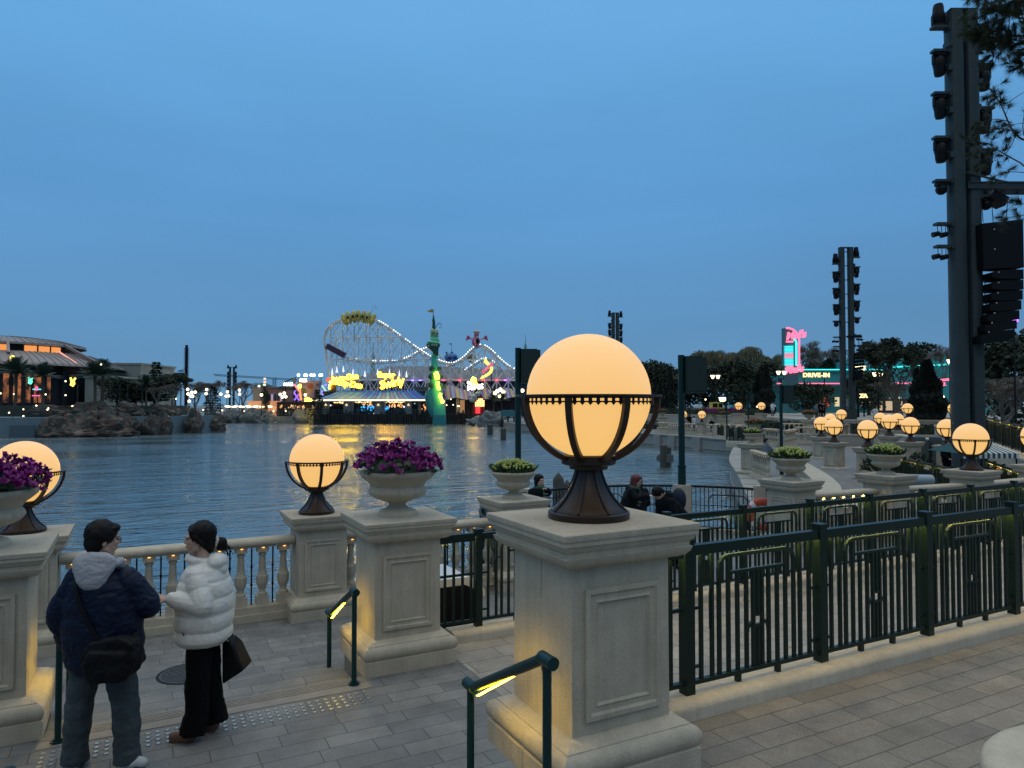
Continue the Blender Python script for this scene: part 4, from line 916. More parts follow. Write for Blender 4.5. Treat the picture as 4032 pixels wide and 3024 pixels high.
# white topped cart behind the second fence
t = thing('service_cart', 'white topped cart with a dark rounded opening behind the green fence', 'cart', (2.86, 7.95, -.45), 0)
g = MB(); g.box(0, .92, 0, .75, .12, .72); g.build('body', mat('cart_white', (.62, .64, .66), .5), t, smooth=False)
g = MB(); pr = [(-.02, .70), (-.02, .78), (.10, .90), (.25, .96), (.70, .96), (.86, .88), (.94, .76), (.94, .70)]
g.xprism(pr, -.02, .78); g.build('lid', mat('cart_white', (.62, .64, .66), .5), t, angle=40)
g = MB(); pr = [(.04, .15), (.88, .15), (.88, .66), (.80, .80), (.66, .87), (.26, .87), (.12, .80), (.04, .66)]; g.xprism(pr, -.03, -.021); g.build('opening', BLACK, t, smooth=False)
for x in (.14, .78):
    for y_ in (.08, .66): g = MB(); g.cyl((x, y_ - .02, .06), (x, y_ + .02, .06), .06, n=12); g.build('wheel', BLACK, t)
# ================================================================ trees
def limbs(g, rng, p, d, L, r, depth, out, spread=.6, up=.15):
    if depth == 0 or r < .008: out.append(p); return
    pts = [p]; q = p.copy(); dd = d.copy(); n_ = 3
    for i in range(n_):
        dd = (dd + Vector((rng.uniform(-.18, .18), rng.uniform(-.18, .18), rng.uniform(-.05, .12) + up * .3))).normalized(); q = q + dd * L / n_; pts.append(q.copy())
    g.tube(pts, [r, r * .88, r * .76, r * .64], 6 if r > .05 else 4, cap=False); out.append(q.copy())
    for k in range(rng.choice((2, 3, 3))):
        a = rng.random() * 6.28; s = spread * rng.uniform(.6, 1.3); nd = (dd + Vector((math.cos(a) * s, math.sin(a) * s, rng.uniform(-.1, .3) + up))).normalized()
        limbs(g, rng, q, nd, L * rng.uniform(.62, .85), r * .6, depth - 1, out, spread, up)
def tree_meshes(seed, kind):
    rng = random.Random(seed); t = MB(); c = MB(); out = []
    if kind == 'broad':
        t.tube([(0, 0, 0), (.05, 0, .6), (0, .05, 1.3)], [.20, .15, .13], 8)
        for k in range(5):
            a = k * 1.3 + rng.random(); limbs(t, rng, Vector((0, .03, 1.15 + .1 * k)), Vector((math.cos(a) * .6, math.sin(a) * .6, 1)).normalized(), 1.3, .085, 4, out, .75, .1)
        cl = [p for p in out if p.z > 1.6]; zt_ = max(p.z for p in cl); rt_ = max(math.hypot(p.x, p.y) for p in cl)
        for i in range(150):
            a = rng.random() * 6.28; u = rng.uniform(-1, 1); rr = rt_ * .95 * math.sqrt(1 - u * u) * rng.random() ** .35; cl.append(Vector((rr * math.cos(a), rr * math.sin(a), .55 + (zt_ - .9) * (.5 + .5 * u * (1 if u > 0 else .92)) + .3)))
        for p in cl:
            R0 = rng.uniform(.35, .62)
            for i in range(14):
                d = Vector((rng.gauss(0, 1), rng.gauss(0, 1), rng.gauss(0, .8))); d.normalize(); leaf_quad(c, p + d * R0 * rng.random() ** .4, d + Vector((0, 0, rng.uniform(-.5, .5))), .17, .22)
    elif kind == 'open':
        t.tube([(0, 0, 0), (.05, 0, .8), (0, .05, 1.6)], [.16, .12, .10], 8)
        for k in range(5):
            a = k * 1.3 + rng.random(); limbs(t, rng, Vector((0, .03, 1.0 + .2 * k)), Vector((math.cos(a) * .45, math.sin(a) * .45, 1)).normalized(), 1.35, .07, 5, out, .62, .22)
        for p in out:
            if p.z < 1.8: continue
            for i in range(9):
                d = Vector((rng.gauss(0, 1), rng.gauss(0, 1), rng.gauss(0, .8))); d.normalize(); leaf_quad(c, p + d * rng.uniform(.05, .30), d, .12, .17)
    elif kind == 'bare':
        t.tube([(0, 0, 0), (.05, 0, .9), (0, .05, 1.8)], [.14, .11, .09], 6)
        for k in range(5):
            a = k * 1.3 + rng.random(); limbs(t, rng, Vector((0, .03, 1.2 + .2 * k)), Vector((math.cos(a) * .4, math.sin(a) * .4, 1)).normalized(), 1.3, .06, 5, out, .5, .25)
        for p in out:
            for i in range(4):
                d = Vector((rng.uniform(-.4, .4), rng.uniform(-.4, .4), rng.uniform(.3, 1))).normalized(); c.tube([p, p + d * .3, p + d * .55 + Vector((0, 0, -.05))], [.011, .009, .005], 3, cap=False)
    elif kind == 'willow':
        t.tube([(0, 0, 0), (.05, 0, .9), (0, .05, 1.8)], [.14, .11, .09], 6)
        for k in range(5):
            a = k * 1.3 + rng.random(); limbs(t, rng, Vector((0, .03, 1.2 + .2 * k)), Vector((math.cos(a) * .4, math.sin(a) * .4, 1)).normalized(), 1.25, .06, 4, out, .5, .25)
        for p in out:
            if p.z < 2.4: continue
            for i in range(8):
                d = Vector((rng.uniform(-.6, .6), rng.uniform(-.6, .6), rng.uniform(.1, .8))).normalized() * .35; e = p + d; L = rng.uniform(.6, 1.5)
                c.tube([p, e, e + Vector((d.x * .5, d.y * .5, -.2)), e + Vector((d.x * .7, d.y * .7, -L))], [.010, .010, .009, .007], 3, cap=False)
    elif kind == 'cypress':
        t.cyl((0, 0, 0), (0, 0, 1), .06, .05, 6); H = 4.0; c.lathe([(.42, .22), (.50, .9), (.42, 2.0), (.22, 3.1), (.04, 3.8)], 9, cap=True)
        for i in range(2600):
            z = rng.random() ** 1.15 * H; r = .60 * (1 - (z / H) ** 1.7) * (.85 if z > .5 else .7 + z * .3) * rng.uniform(.72, 1.08) * (1 + .18 * math.sin(5 * z + 1)); a = rng.random() * 6.28
            leaf_quad(c, (r * math.cos(a), r * math.sin(a), z + .18), (math.cos(a) * .45, math.sin(a) * .45, 1), .09, .26, .1)
    elif kind == 'spruce':
        t.cyl((0, 0, 0), (0, 0, 3.6), .09, .02, 6)
        for lv in range(16):
            z = .5 + lv * .21; R0 = 1.25 * (1 - lv / 17) * rng.uniform(.75, 1.15)
            for k in range(11):
                a = rng.random() * 6.28; e = Vector((R0 * math.cos(a), R0 * math.sin(a), z - .1 + R0 * .12))
                for i in range(9):
                    p = Vector((0, 0, z)).lerp(e, rng.uniform(.2, 1)); leaf_quad(c, p, (math.cos(a) + rng.uniform(-.6, .6), math.sin(a) + rng.uniform(-.6, .6), rng.uniform(-.2, .5)), .10, .25)
    return t, c
TM = {}
for kd, mt, mc in (('broad', BARK, DLEAF), ('open', BARK, DLEAF), ('bare', BARKP, BARKP), ('willow', BARKP, mat('willow_twig', (.15, .15, .09), .9)), ('cypress', BARK, mat('cypress_leaf', (.007, .016, .011), .8, noise_amt=.4, noise_scale=3)), ('spruce', BARK, mat('spruce_leaf', (.012, .030, .020), .8, noise_amt=.4, noise_scale=2))):
    for sd in (1, 2):
        t, c = tree_meshes(sd * 7 + len(kd), kd); zs = [v[2] for v in c.v]; xs = [abs(v[0]) for v in c.v]
        TM[kd, sd] = (t.mesh('trunk', mt), c.mesh('crown' if kd not in ('bare', 'willow') else 'twigs', mc, smooth=False), max(zs), sorted(xs)[int(len(xs) * .97)])
def tree(kind, px, D, ytop, wpx, z0, label, sd=1, rz=0, group=None):
    tm, cm, H, W = TM[kind, sd]; h = pyZ(ytop, D) - z0; wd = wpx / FPX * D
    t = cthing({'broad': 'leafy_tree', 'open': 'leafy_tree', 'bare': 'bare_tree', 'willow': 'willow_tree', 'cypress': 'cypress_tree', 'spruce': 'conifer_tree'}[kind], label, 'tree', px, D, z0, group)
    t.rotation_euler = (0, 0, rz)
    for me, nm in ((tm, 'trunk'), (cm, 'crown' if kind not in ('bare', 'willow') else 'twigs')):
        o = bpy.data.objects.new(nm, me); COL.objects.link(o); o.parent = t
    t.scale = (wd / 2 / W, wd / 2 / W, h / H); return t
G_T = 'trees of the right bank'
for a in (('broad', 2560, 118, 1410, 190, 1.1, 'dark leafy tree rising just right of the big globe', 1, 0), ('broad', 2800, 112, 1425, 230, 1.1, 'dense dark tree left of the neon pylon sign, widest on the bank', 2, 1), ('broad', 2930, 108, 1405, 230, 1.1, 'dense dark tree beside the pointed cypress left of the pylon sign', 1, 2.2),
          ('broad', 2690, 116, 1440, 170, 1.1, 'dark tree behind the green pole right of the big globe', 2, 3), ('willow', 2770, 135, 1375, 150, 1.1, 'bare willow with hanging twigs above the dark trees, left one', 1, 0), ('willow', 2930, 132, 1360, 170, 1.1, 'bare willow with hanging twigs above the dark trees, tallest one', 2, 0),
          ('willow', 3060, 138, 1390, 130, 1.1, 'bare willow just left of the neon pylon sign', 1, 2), ('bare', 3190, 150, 1340, 150, 1.1, 'bare tree just right of the neon pylon sign', 2, 0), ('bare', 3270, 148, 1360, 140, 1.1, 'bare tree behind the drive in letters', 1, 1),
          ('broad', 3185, 92, 1502, 170, 1.1, 'round tree in front of the diner, below the pylon sign', 1, 4), ('broad', 3265, 150, 1400, 150, 1.1, 'leafy tree left of the twin column tower', 2, 5), ('broad', 3420, 96, 1450, 140, 1.1, 'leafy tree right of the twin column tower', 2, 0),
          ('open', 3530, 78, 1318, 250, 1.1, 'tall open crowned tree in front of the teal building', 1, 1), ('bare', 3535, 82, 1500, 150, 1.1, 'pale bare tree under the tall open crowned tree', 1, 3), ('bare', 3690, 120, 1350, 140, 1.1, 'bare tree above the teal roof beside the big light tower', 2, 2),
          ('cypress', 3652, 60, 1412, 132, .2, 'broad dark cypress left of the big light tower', 1, 0), ('cypress', 3612, 62, 1445, 70, .2, 'slim cypress merging with the broad one left of the tower', 2, 1),
          ('cypress', 3017, 90, 1434, 62, 1.1, 'pointed cypress left of the neon pylon sign', 1, 0), ('cypress', 2985, 92, 1470, 60, 1.1, 'second pointed cypress beside the thin green pole', 2, 0), ('cypress', 2640, 100, 1455, 36, 1.1, 'narrow cypress between the big globe and the green pole, tallest', 1, 2), ('cypress', 2600, 100, 1500, 34, 1.1, 'narrow cypress between the big globe and the green pole, shorter', 2, 1),
          ('broad', 3985, 52, 1290, 300, .3, 'huge dark tree with pale spreading limbs at the right edge', 2, .6), ('bare', 3955, 47, 1480, 330, .3, 'pale lit spreading limbs of the bare tree at the right edge', 2, 0)): tree(*a, group=G_T)
# ---- palms
def palm_meshes(seed):
    rng = random.Random(seed); t = MB(); c = MB(); t.tube([(0, 0, 0), (.05, 0, 2), (0, .05, 4.2)], [.20, .14, .19], 8)
    for k in range(46):
        a = k * 2.4 + rng.random() * .3; el = rng.uniform(-.15, 1.15) if k > 12 else rng.uniform(1.1, 1.5); L = rng.uniform(2.0, 2.7); P = []
        for i in range(7):
            s = i / 6;  r_ = L * s; P.append(Vector((math.cos(a) * math.cos(el) * r_, math.sin(a) * math.cos(el) * r_, 4.3 + math.sin(el) * r_ - .55 * s * s * L * .35)))
        c.tube(P, [.03, .028, .024, .02, .016, .012, .008], 3, cap=False); sd = Vector((-math.sin(a), math.cos(a), 0))
        for i in range(1, 22):
            s = i / 22 * 6; q = P[int(s)].lerp(P[min(int(s) + 1, 6)], s - int(s)); d = (P[min(int(s) + 1, 6)] - P[int(s)]).normalized(); w_ = .62 * math.sin(math.pi * (.12 + .8 * i / 22))
            for sg in (-1, 1):
                e = q + (sd * sg + d * .7 + Vector((0, 0, -.25))).normalized() * w_; c._add([q - d * .03, q + d * .05, e], [(0, 1, 2)])
    return t.mesh('trunk', BARK), c.mesh('fronds', mat('palm_leaf', (.025, .065, .042), .6, noise_amt=.3), smooth=False)
PMM = [palm_meshes(3), palm_meshes(4)]
def palm(px, D, ytop, z0, label, k=0, rz=0, wide=1.0, group='palm trees'):
    h = pyZ(ytop, D) - z0; s = h / 6.6; t = cthing('palm_tree', label, 'palm', px, D, z0, group); t.rotation_euler = (0, 0, rz)
    for me, nm in zip(PMM[k], ('trunk', 'fronds')): o = bpy.data.objects.new(nm, me); COL.objects.link(o); o.parent = t
    t.scale = (s * wide * 1.25, s * wide * 1.25, s); return t

# ================================================================ left bank
BW = mat('bank_wall', (.165, .235, .27), .8, noise_amt=.15, noise_scale=.4)
bank = [(-3000, 91), (-300, 94), (165, 98), (330, 101), (565, 107), (735, 113), (865, 121.5), (865, 172), (-3000, 176)]
struct('bank', MB().prism(cpoly(bank), -.44, .80), BW)
up = [(-3000, 104), (330, 106), (640, 113), (735, 124), (750, 170), (-3000, 174)]
struct('upper_bank', MB().prism(cpoly(up), .79, 2.4), mat('planted_bank', (.05, .065, .055), .9, noise_amt=.4, noise_scale=.6))
t = wall('quay_wall', 'blue grey quay wall with a recessed panel at the left edge', [(-600, 92), (-300, 92.6), (165, 96.4)], -2.0, .85, .6, BW, .0)
g = MB(); M = Matrix.Translation(c2w(pxX(88, 94.9), 94.9, -1.8) - t.location) @ Matrix.Rotation(-YAW - R(4), 4, 'Z'); g.M = M; g.box(-1.7, 1.7, -.05, .35, 0, 2.0 - .35 + .0); g.build('recessed_panel', mat('wall_panel', (.085, .13, .16), .8, noise_amt=.1), t, smooth=False)
wall('quay_wall', 'blue grey quay wall between the rock outcrops on the left bank', [(520, 104), (735, 111.4), (872, 119.5)], -2.0, .85, .6, BW)
def far_rail(label, pts, z0, h=1.1, m=None, sp=1.6, names=('rail', 'post')):
    W = [c2w(pxX(p, d), d, z0) for p, d in pts]; t = thing('railing', label, 'railing', W[0]); O = W[0]; g = MB(); m = m or mat('rail_dark', (.02, .045, .05), .5)
    for zz in (h, h * .66, h * .33): g.tube([p - O + Vector((0, 0, zz)) for p in W], .035, 4)
    g.build('rail', m, t, smooth=False); g = MB()
    for i in range(len(W) - 1):
        L = (W[i + 1] - W[i]).length; k = max(1, int(L / sp))
        for j in range(k + 1): p = W[i].lerp(W[i + 1], j / k) - O; g.box(p.x - .04, p.x + .04, p.y - .04, p.y + .04, 0, h)
    tag(g.build('posts', m, t, smooth=False), kind='stuff'); return t
far_rail('thin dark railing on top of the left quay wall', [(-300, 94.4), (165, 98)], .8)
far_rail('thin railing on the bank between the rocks, left side', [(500, 105.5), (735, 113.5), (850, 121.8)], .8)
# rocks
def rock_mesh(seed, sx, sy, sz, layered=True):
    import bmesh
    bm = bmesh.new(); bmesh.ops.create_icosphere(bm, subdivisions=5, radius=1)
    for v in bm.verts:
        p = v.co.copy(); q = p * 1.3 + Vector((seed * 7.3, seed, 0)); d = noise.noise(q) * .34 + noise.noise(q * 2.3) * .20 + noise.noise(q * 5.1) * .08 + noise.noise(q * 11) * .04
        if layered: d += .06 * (abs(noise.noise(Vector((q.x * .6, q.y * .6, q.z * 6)))) * 2 - .5)
        k = 1 + d; v.co = Vector((p.x * sx * k, p.y * sy * k, (p.z + .25) * sz * k * .8))
    me = bpy.data.meshes.new('rock'); bm.to_mesh(me); bm.free(); me.shade_smooth(); me.set_sharp_from_angle(angle=R(28)); return me
rm = bpy.data.materials.new('red_rock'); rm.use_nodes = True; n = rm.node_tree.nodes; l = rm.node_tree.links; b = n['Principled BSDF']; b.inputs['Roughness'].default_value = .9
t_ = n.new('ShaderNodeTexCoord'); m_ = n.new('ShaderNodeMapping'); m_.inputs['Scale'].default_value = (.5, .5, .35); l.new(t_.outputs['Object'], m_.inputs[0]); z_ = n.new('ShaderNodeTexNoise'); z_.inputs['Scale'].default_value = 1.3; z_.inputs['Detail'].default_value = 6; l.new(m_.outputs[0], z_.inputs['Vector'])
r_ = n.new('ShaderNodeValToRGB'); l.new(z_.outputs['Fac'], r_.inputs[0]); e = r_.color_ramp.elements; e[0].position = .36; e[0].color = (.030, .042, .042, 1); e[1].position = .66; e[1].color = (.20, .17, .13, 1); q = e.new(.47); q.color = (.060, .070, .062, 1); q = e.new(.54); q.color = (.115, .062, .050, 1); q = e.new(.60); q.color = (.075, .08, .068, 1)
l.new(r_.outputs[0], b.inputs['Base Color'])
GREYR = mat('grey_rock', (.14, .16, .16), .9, noise_amt=.3, noise_scale=.8)
def rock(px, D, z, sx, sy, sz, seed, label, m=None, lay=True):
    me = rock_mesh(seed, sx, sy, sz, lay); me.materials.append(m or rm); o = bpy.data.objects.new('rock', me); COL.objects.link(o); o.location = c2w(pxX(px, D), D, z); o.rotation_euler = (0, 0, -YAW); return tag(o, label, 'rock', 'boulders along the shore')
for a in ((235, 97, -1.7, 2.3, 2.4, 2.6, 1, 'leftmost red brown boulder beside the quay wall panel'), (320, 98.5, -1.8, 3.0, 2.6, 3.2, 2, 'tall red brown boulder second from the left'), (420, 99.5, -1.8, 3.0, 2.6, 3.6, 3, 'largest red brown boulder in the left outcrop'),
          (492, 101, -1.8, 1.6, 2.0, 2.9, 4, 'right end boulder of the large left outcrop'), (270, 96.2, -1.9, 3.6, 1.4, 1.5, 5, 'low ledge rock at the waterline of the left outcrop'), (430, 98, -1.9, 4.0, 1.4, 1.4, 6, 'low dark ledge rock below the largest boulder'),
          (592, 103.5, -1.7, 1.2, 1.6, 3.0, 7, 'rounded boulder just right of the left outcrop'), (645, 105.5, -1.7, 1.15, 1.6, 2.9, 8, 'boulder with a pale face between the quay wall panels'), (765, 111.5, -1.7, 1.3, 1.8, 3.0, 9, 'upright boulder below the mast'), (848, 118.5, -1.7, 1.7, 2.2, 3.0, 10, 'last red brown boulder at the tip of the left bank'),
          (360, 104.5, .7, 3.4, 2, 2.2, 11, 'rock on the upper bank below the pair of palms'), (500, 108, .8, 2.6, 2, 1.9, 12, 'small rock on the upper bank behind the outcrop'), (200, 104, .7, 3.6, 1.6, 1.7, 15, 'rock on the bank below the domed hall windows'), (640, 112, .8, 2.6, 1.6, 1.8, 16, 'rock on the bank under the bare tree')): rock(*a)
for a in ((912, 172, -2, 2.6, 2, 3.4, 21, 'pale grey standing rock by the far quay, leftmost'), (1000, 171, -2, 3.0, 2, 3.6, 22, 'large pale grey rock on the far quay'), (1040, 170.5, -2, 2.6, 2, 3.1, 23, 'grey rock leaning on the large pale one'), (1063, 169.5, -2, 2.2, 2, 1.9, 24, 'low rounded grey rock at the waterline'),
          (1022, 169, -2, 1.3, 1.4, 2.4, 25, 'small upright grey rock between two bigger ones'), (1205, 171, -2, 3.2, 2, 3.5, 26, 'grey rock slab left of the pier'), (1900, 150, -2.1, 3.5, 2.5, 2.2, 27, 'low grey rock lit green beside the serpent tower'), (1940, 146, -2.1, 3.2, 2.5, 3.2, 28, 'grey rock sculpture in the water right of the serpent tower')): rock(*a, m=GREYR, lay=False)
# ---- domed hall
hall = cthing('domed_hall', 'round hall with a two tier metal roof and lit windows on the left', 'building', 10, 128, 2.4); f = FX(10, 128, 2.4)
RF = mat('standing_seam_roof', (.26, .23, .22), .5, metal=.2, noise_amt=.12, noise_scale=.5)
def ribs(prof, n_, rr=.07):
    g = MB()
    for k in range(n_): a = 2 * math.pi * k / n_; g.tube([(r * math.cos(a), r * math.sin(a), z + .05) for r, z in prof], rr, 4, cap=False)
    return g
ez = pyZ(1452, 128) - 2.4; tz = pyZ(1394, 126) - 2.4; wz = pyZ(1365, 128) - 2.4; az = pyZ(1326, 128) - 2.4; RX = 19.5
p1 = [(RX, ez), (RX - .2, ez + .35), (17.4, ez + 1.3), (15.0, ez + 2.05), (13.6, tz)]; p2 = [(12.9, wz - .25), (12.8, wz + .1), (9.5, wz + 1.0), (5, az - .25), (0, az)]
g = MB(); g.lathe(p1[::-1] + [(RX - .4, ez), (13, ez + .1)], 96, cap=False); g.build('lower_roof', RF, hall, angle=30); ribs(p1, 110).build('seams', RF, hall, smooth=False)
g = MB(); g.lathe([(9, wz - .3)] + p2, 96, cap=False); g.build('upper_roof', RF, hall, angle=30); ribs(p2[1:], 70).build('seams', RF, hall, smooth=False)
g = MB(); g.lathe([(11.4, tz - 1), (11.4, wz)], 72, cap=False); g.build('clerestory', mat('hall_dark', (.035, .032, .035), .7), hall)
HL = mat('hall_window', (.05, .03, .02), .4, emit=(1.0, .36, .10), es=.95); HL.cycles.emission_sampling = 'NONE'
for k in range(12):
    if k % 4 == 3: continue
    a0 = R(-128 + k * 11); a1 = R(-128 + k * 11 + 9.6); g = MB(); g.strip([(11.47 * math.cos(a0 + (a1 - a0) * i / 4), 11.47 * math.sin(a0 + (a1 - a0) * i / 4), tz + .12) for i in range(5)], [(11.47 * math.cos(a0 + (a1 - a0) * i / 4), 11.47 * math.sin(a0 + (a1 - a0) * i / 4), wz - .35) for i in range(5)]); g.build('window', HL, hall)
g = MB(); g.lathe([(16.4, 0), (16.4, ez + .1)], 72, cap=False); g.build('wall', mat('hall_wall', (.028, .026, .032), .7), hall)
wn_m = bpy.data.materials.new('hall_interior'); wn_m.use_nodes = True; n = wn_m.node_tree.nodes; l = wn_m.node_tree.links; b = n['Principled BSDF']; b.inputs['Base Color'].default_value = (.05, .03, .02, 1); b.inputs['Roughness'].default_value = .3
t_ = n.new('ShaderNodeTexCoord'); z_ = n.new('ShaderNodeTexNoise'); z_.inputs['Scale'].default_value = .7; z_.inputs['Detail'].default_value = 5; l.new(t_.outputs['Object'], z_.inputs['Vector']); r_ = n.new('ShaderNodeValToRGB'); l.new(z_.outputs['Fac'], r_.inputs[0]); e = r_.color_ramp.elements; e[0].position = .42; e[0].color = (.012, .008, .006, 1); e[1].position = .68; e[1].color = (.52, .17, .06, 1)
l.new(r_.outputs[0], b.inputs['Emission Color']); b.inputs['Emission Strength'].default_value = 1.0; wn_m.cycles.emission_sampling = 'NONE'
for k in range(9):
    a0 = R(-122 + k * 10.3); a1 = a0 + R(8.6); g = MB(); g.strip([(16.47 * math.cos(a0 + (a1 - a0) * i / 4), 16.47 * math.sin(a0 + (a1 - a0) * i / 4), .5) for i in range(5)], [(16.47 * math.cos(a0 + (a1 - a0) * i / 4), 16.47 * math.sin(a0 + (a1 - a0) * i / 4), ez - 1.4) for i in range(5)]); g.build('window', wn_m, hall)
for k in range(11):
    a = R(-130 + k * 10.3 + 2.6); g = MB(); g.M = Matrix.Rotation(a, 4, 'Z'); g.box(16.3, 17.0, -.28, .28, 0, ez); g.build('pillar', mat('hall_wall', (.03,) * 3), hall, smooth=False)
SOF = glow('soffit_light', (1.0, .38, .28), 1.0, sample=False)
g = MB(); a = R(-22); g.tube([((RX - .6 - i * .9) * math.cos(a), (RX - .6 - i * .9) * math.sin(a), ez + .55 + i * .44) for i in range(6)], .14, 4); g.build('roof_light', SOF, hall)
for a_ in (-112, -52): g = MB(); a = R(a_); g.tube([(12.9 * math.cos(a), 12.9 * math.sin(a), wz), (16.0 * math.cos(a), 16.0 * math.sin(a), ez + 2.0)], .28, 4); g.build('strut', RF, hall)
g = MB(); a = R(-10); g.tube([(12.6 * math.cos(a), 12.6 * math.sin(a), wz), (19.0 * math.cos(a), 19.0 * math.sin(a), ez + .9)], .3, 4); g.build('strut', RF, hall)
# neon pieces seen on the hall
for px, py, r_, c_, nm in ((285, 1503, .55, (1, .75, .12), 'glowing yellow leaf sign on the right end of the domed hall'), (45, 1412, .45, (1, .80, .15), 'glowing yellow disc in front of the hall roof among the palms'), (118, 1498, .42, (.1, .8, .45), 'green neon figure in a window of the domed hall')):
    D_ = 105; t = cthing('neon_sign', nm, 'sign', px, D_, 2.4); f_ = FX(px, D_, 2.4); z = f_.z(py); g = MB()
    if 'disc' in nm: g.sph((0, 0, z), r_, 12, 8, sc=(1, .3, 1.1))
    else:
        g.tube([(-r_ * .6, 0, z + r_ * 1.1), (-r_ * .3, 0, z), (-r_ * .5, 0, z - r_ * .9), (0, 0, z - r_ * 1.1), (r_ * .4, 0, z - r_ * .6), (r_ * .2, 0, z + r_ * .3), (r_ * .7, 0, z + r_)], .16, 6)
    g.build('tube', glow('neon_' + nm.split()[1], c_, 2.2, sample=False), t); g = MB(); g.cyl((0, .2, 0), (0, .2, z), .05, n=6); g.build('pole', BLACK, t)
t = cthing('neon_sign', 'pink and blue neon guitar sign in the window of the domed hall', 'sign', 145, 106, 2.4); f_ = FX(145, 106, 2.4); g = MB(); g.box(f_.x(128), f_.x(160), -.05, .05, f_.z(1535), f_.z(1531)); g.build('bar', glow('neon_cyan', (.1, .75, .9), 1.6, sample=False), t, smooth=False)
g = MB(); g.sph((0, -.1, f_.z(1530)), .35, 8, 6, sc=(.6, .3, 1)); g.box(f_.x(128), f_.x(158), -.15, -.05, f_.z(1560), f_.z(1556)); g.build('pink_tube', glow('neon_pink', (1, .12, .40), 1.6, sample=False), t); g = MB(); g.box(-.05, .05, .1, .2, 0, f_.z(1530)); g.build('pole', BLACK, t)
# pale blocks right of the hall
PB = mat('pale_render', (.30, .33, .31), .85, noise_amt=.08, noise_scale=.3)
def block(name, label, px0, px1, D, ytop, z0, dep, m, cat='building', extra=None):
    c = (px0 + px1) / 2; t = cthing(name, label, cat, c, D, z0); f = FX(c, D, z0); g = MB(); g.box(f.x(px0), f.x(px1), 0, dep, 0, f.z(ytop)); g.build('wall', m, t, smooth=False)
    g = MB(); g.box(f.x(px0) - .2, f.x(px1) + .2, -.2, dep + .2, f.z(ytop), f.z(ytop) + .35); g.build('parapet', m, t, smooth=False); return t, f
block('plain_building', 'low pale block right of the domed hall behind the palms', 333, 452, 122, 1488, 2.3, 10, PB)
block('plain_building', 'flat roofed pale building behind the palms and trees on the left', 425, 552, 138, 1436, 2.3, 14, PB)
palm(60, 101, 1394, 2.3, 'palm in front of the domed hall, leftmost', 0, 0, .95); palm(168, 100, 1418, 2.3, 'palm in front of the domed hall windows', 1, 1, .95); palm(374, 104, 1412, 2.3, 'palm before the pale block, left of a close pair', 1, 2, .95); palm(403, 108, 1404, 2.3, 'palm before the pale block, right of a close pair', 0, 3, .95); palm(575, 112, 1468, 2.3, 'small palm among the trees left of the mast', 0, 1, .8)
GL = 'trees of the left bank'
for a in (('broad', 460, 116, 1480, 120, 2.3, 'round dark tree right of the palm pair', 1, 0), ('broad', 530, 118, 1490, 130, 2.3, 'round dark tree in front of the flat roofed building', 2, 0), ('spruce', 612, 117, 1422, 90, 2.3, 'tall dark conifer on the left bank', 1, 0), ('broad', 610, 116, 1470, 130, 2.3, 'dense tree around the tall conifer', 2, 2), ('open', 690, 120, 1462, 90, 2.3, 'open dark tree left of the mast', 1, 1), ('bare', 615, 110, 1520, 60, 2.3, 'pale bare young tree on the left bank', 1, 0), ('bare', 680, 112, 1510, 60, 2.3, 'pale bare young tree nearest to the mast', 2, 0),
          ('spruce', 838, 185, 1520, 60, -.45, 'dark conifer right of the mast', 2, 0), ('bare', 955, 210, 1495, 90, -.45, 'bare tree right of the distant twin tower', 1, 2), ('bare', 770, 200, 1500, 100, -.45, 'bare tree behind the lamps right of the mast', 2, 1), ('bare', 830, 205, 1495, 90, -.45, 'bare tree behind the dark conifer', 1, 0), ('spruce', 1250, 157, 1533, 66, -.45, 'dark fir left of the blue awning roof', 1, 2), ('broad', 1045, 178, 1530, 30, -.45, 'small dark tree in front of the brown house', 1, 0)): tree(*a, group=GL)
# lamps and lit dots of the far promenades
def multilamp(px, D, y0, pts, z0, label, r=.30, m=WARMB, name='street_lamp'):
    t = cthing(name, label, 'street lamp', px, D, z0, 'far street lamps'); f = FX(px, D, z0); g = MB(); g.cyl((0, 0, 0), (0, 0, f.z(y0)), .10, .07, 6); g.build('pole', BLACK, t)
    for qx, qy in pts:
        g = MB(); g.sph((f.x(qx), 0, f.z(qy)), r, 10, 8); g.build('globe', m, t); 
        if abs(qx - px) > 3: g = MB(); g.tube([(0, 0, f.z(y0)), (f.x(qx) * .6, 0, f.z(y0) - .1), (f.x(qx), 0, f.z(qy) - r)], .05, 4); g.build('arm', BLACK, t)
    return t
for a in ((745, 172, 1590, [(738, 1533), (740, 1551), (752, 1560), (745, 1580)]), (765, 176, 1560, [(755, 1545), (768, 1544), (758, 1560)]), (812, 180, 1560, [(813, 1534), (811, 1550)]), (868, 182, 1560, [(869, 1552)]), (893, 184, 1565, [(895, 1543), (890, 1560), (900, 1559)]), (943, 184, 1560, [(942, 1536), (943, 1552)]),
          (1029, 166, 1590, [(1029, 1555)]), (1103, 167, 1590, [(1103, 1553), (1112, 1563), (1119, 1548), (1125, 1562)]), (1202, 166, 1590, [(1202, 1555)])):
    multilamp(*a, .0 if a[0] > 1000 else -.45, 'far lamp with %d white globes, %s' % (len(a[3]), {745: 'right beside the mast', 765: 'second from the mast', 812: 'third from the mast, by the conifer', 868: 'left of the distant twin tower', 893: 'touching the distant twin tower', 943: 'right of the distant twin tower', 1029: 'before the brown house turret', 1103: 'before the middle of the brown house', 1202: 'before the spotted pink tower'}[a[0]]), .34)
multilamp(1975, 150, 1600, [(1949, 1578 - 30), (1958, 1540), (1970, 1534), (1982, 1543), (1968, 1559)], .0, 'far lamp with five white globes left of the green speaker pole', .38)
multilamp(2057, 140, 1560, [(2057, 1538)], .0, 'single white globe lamp between green pole and big globe', .36)
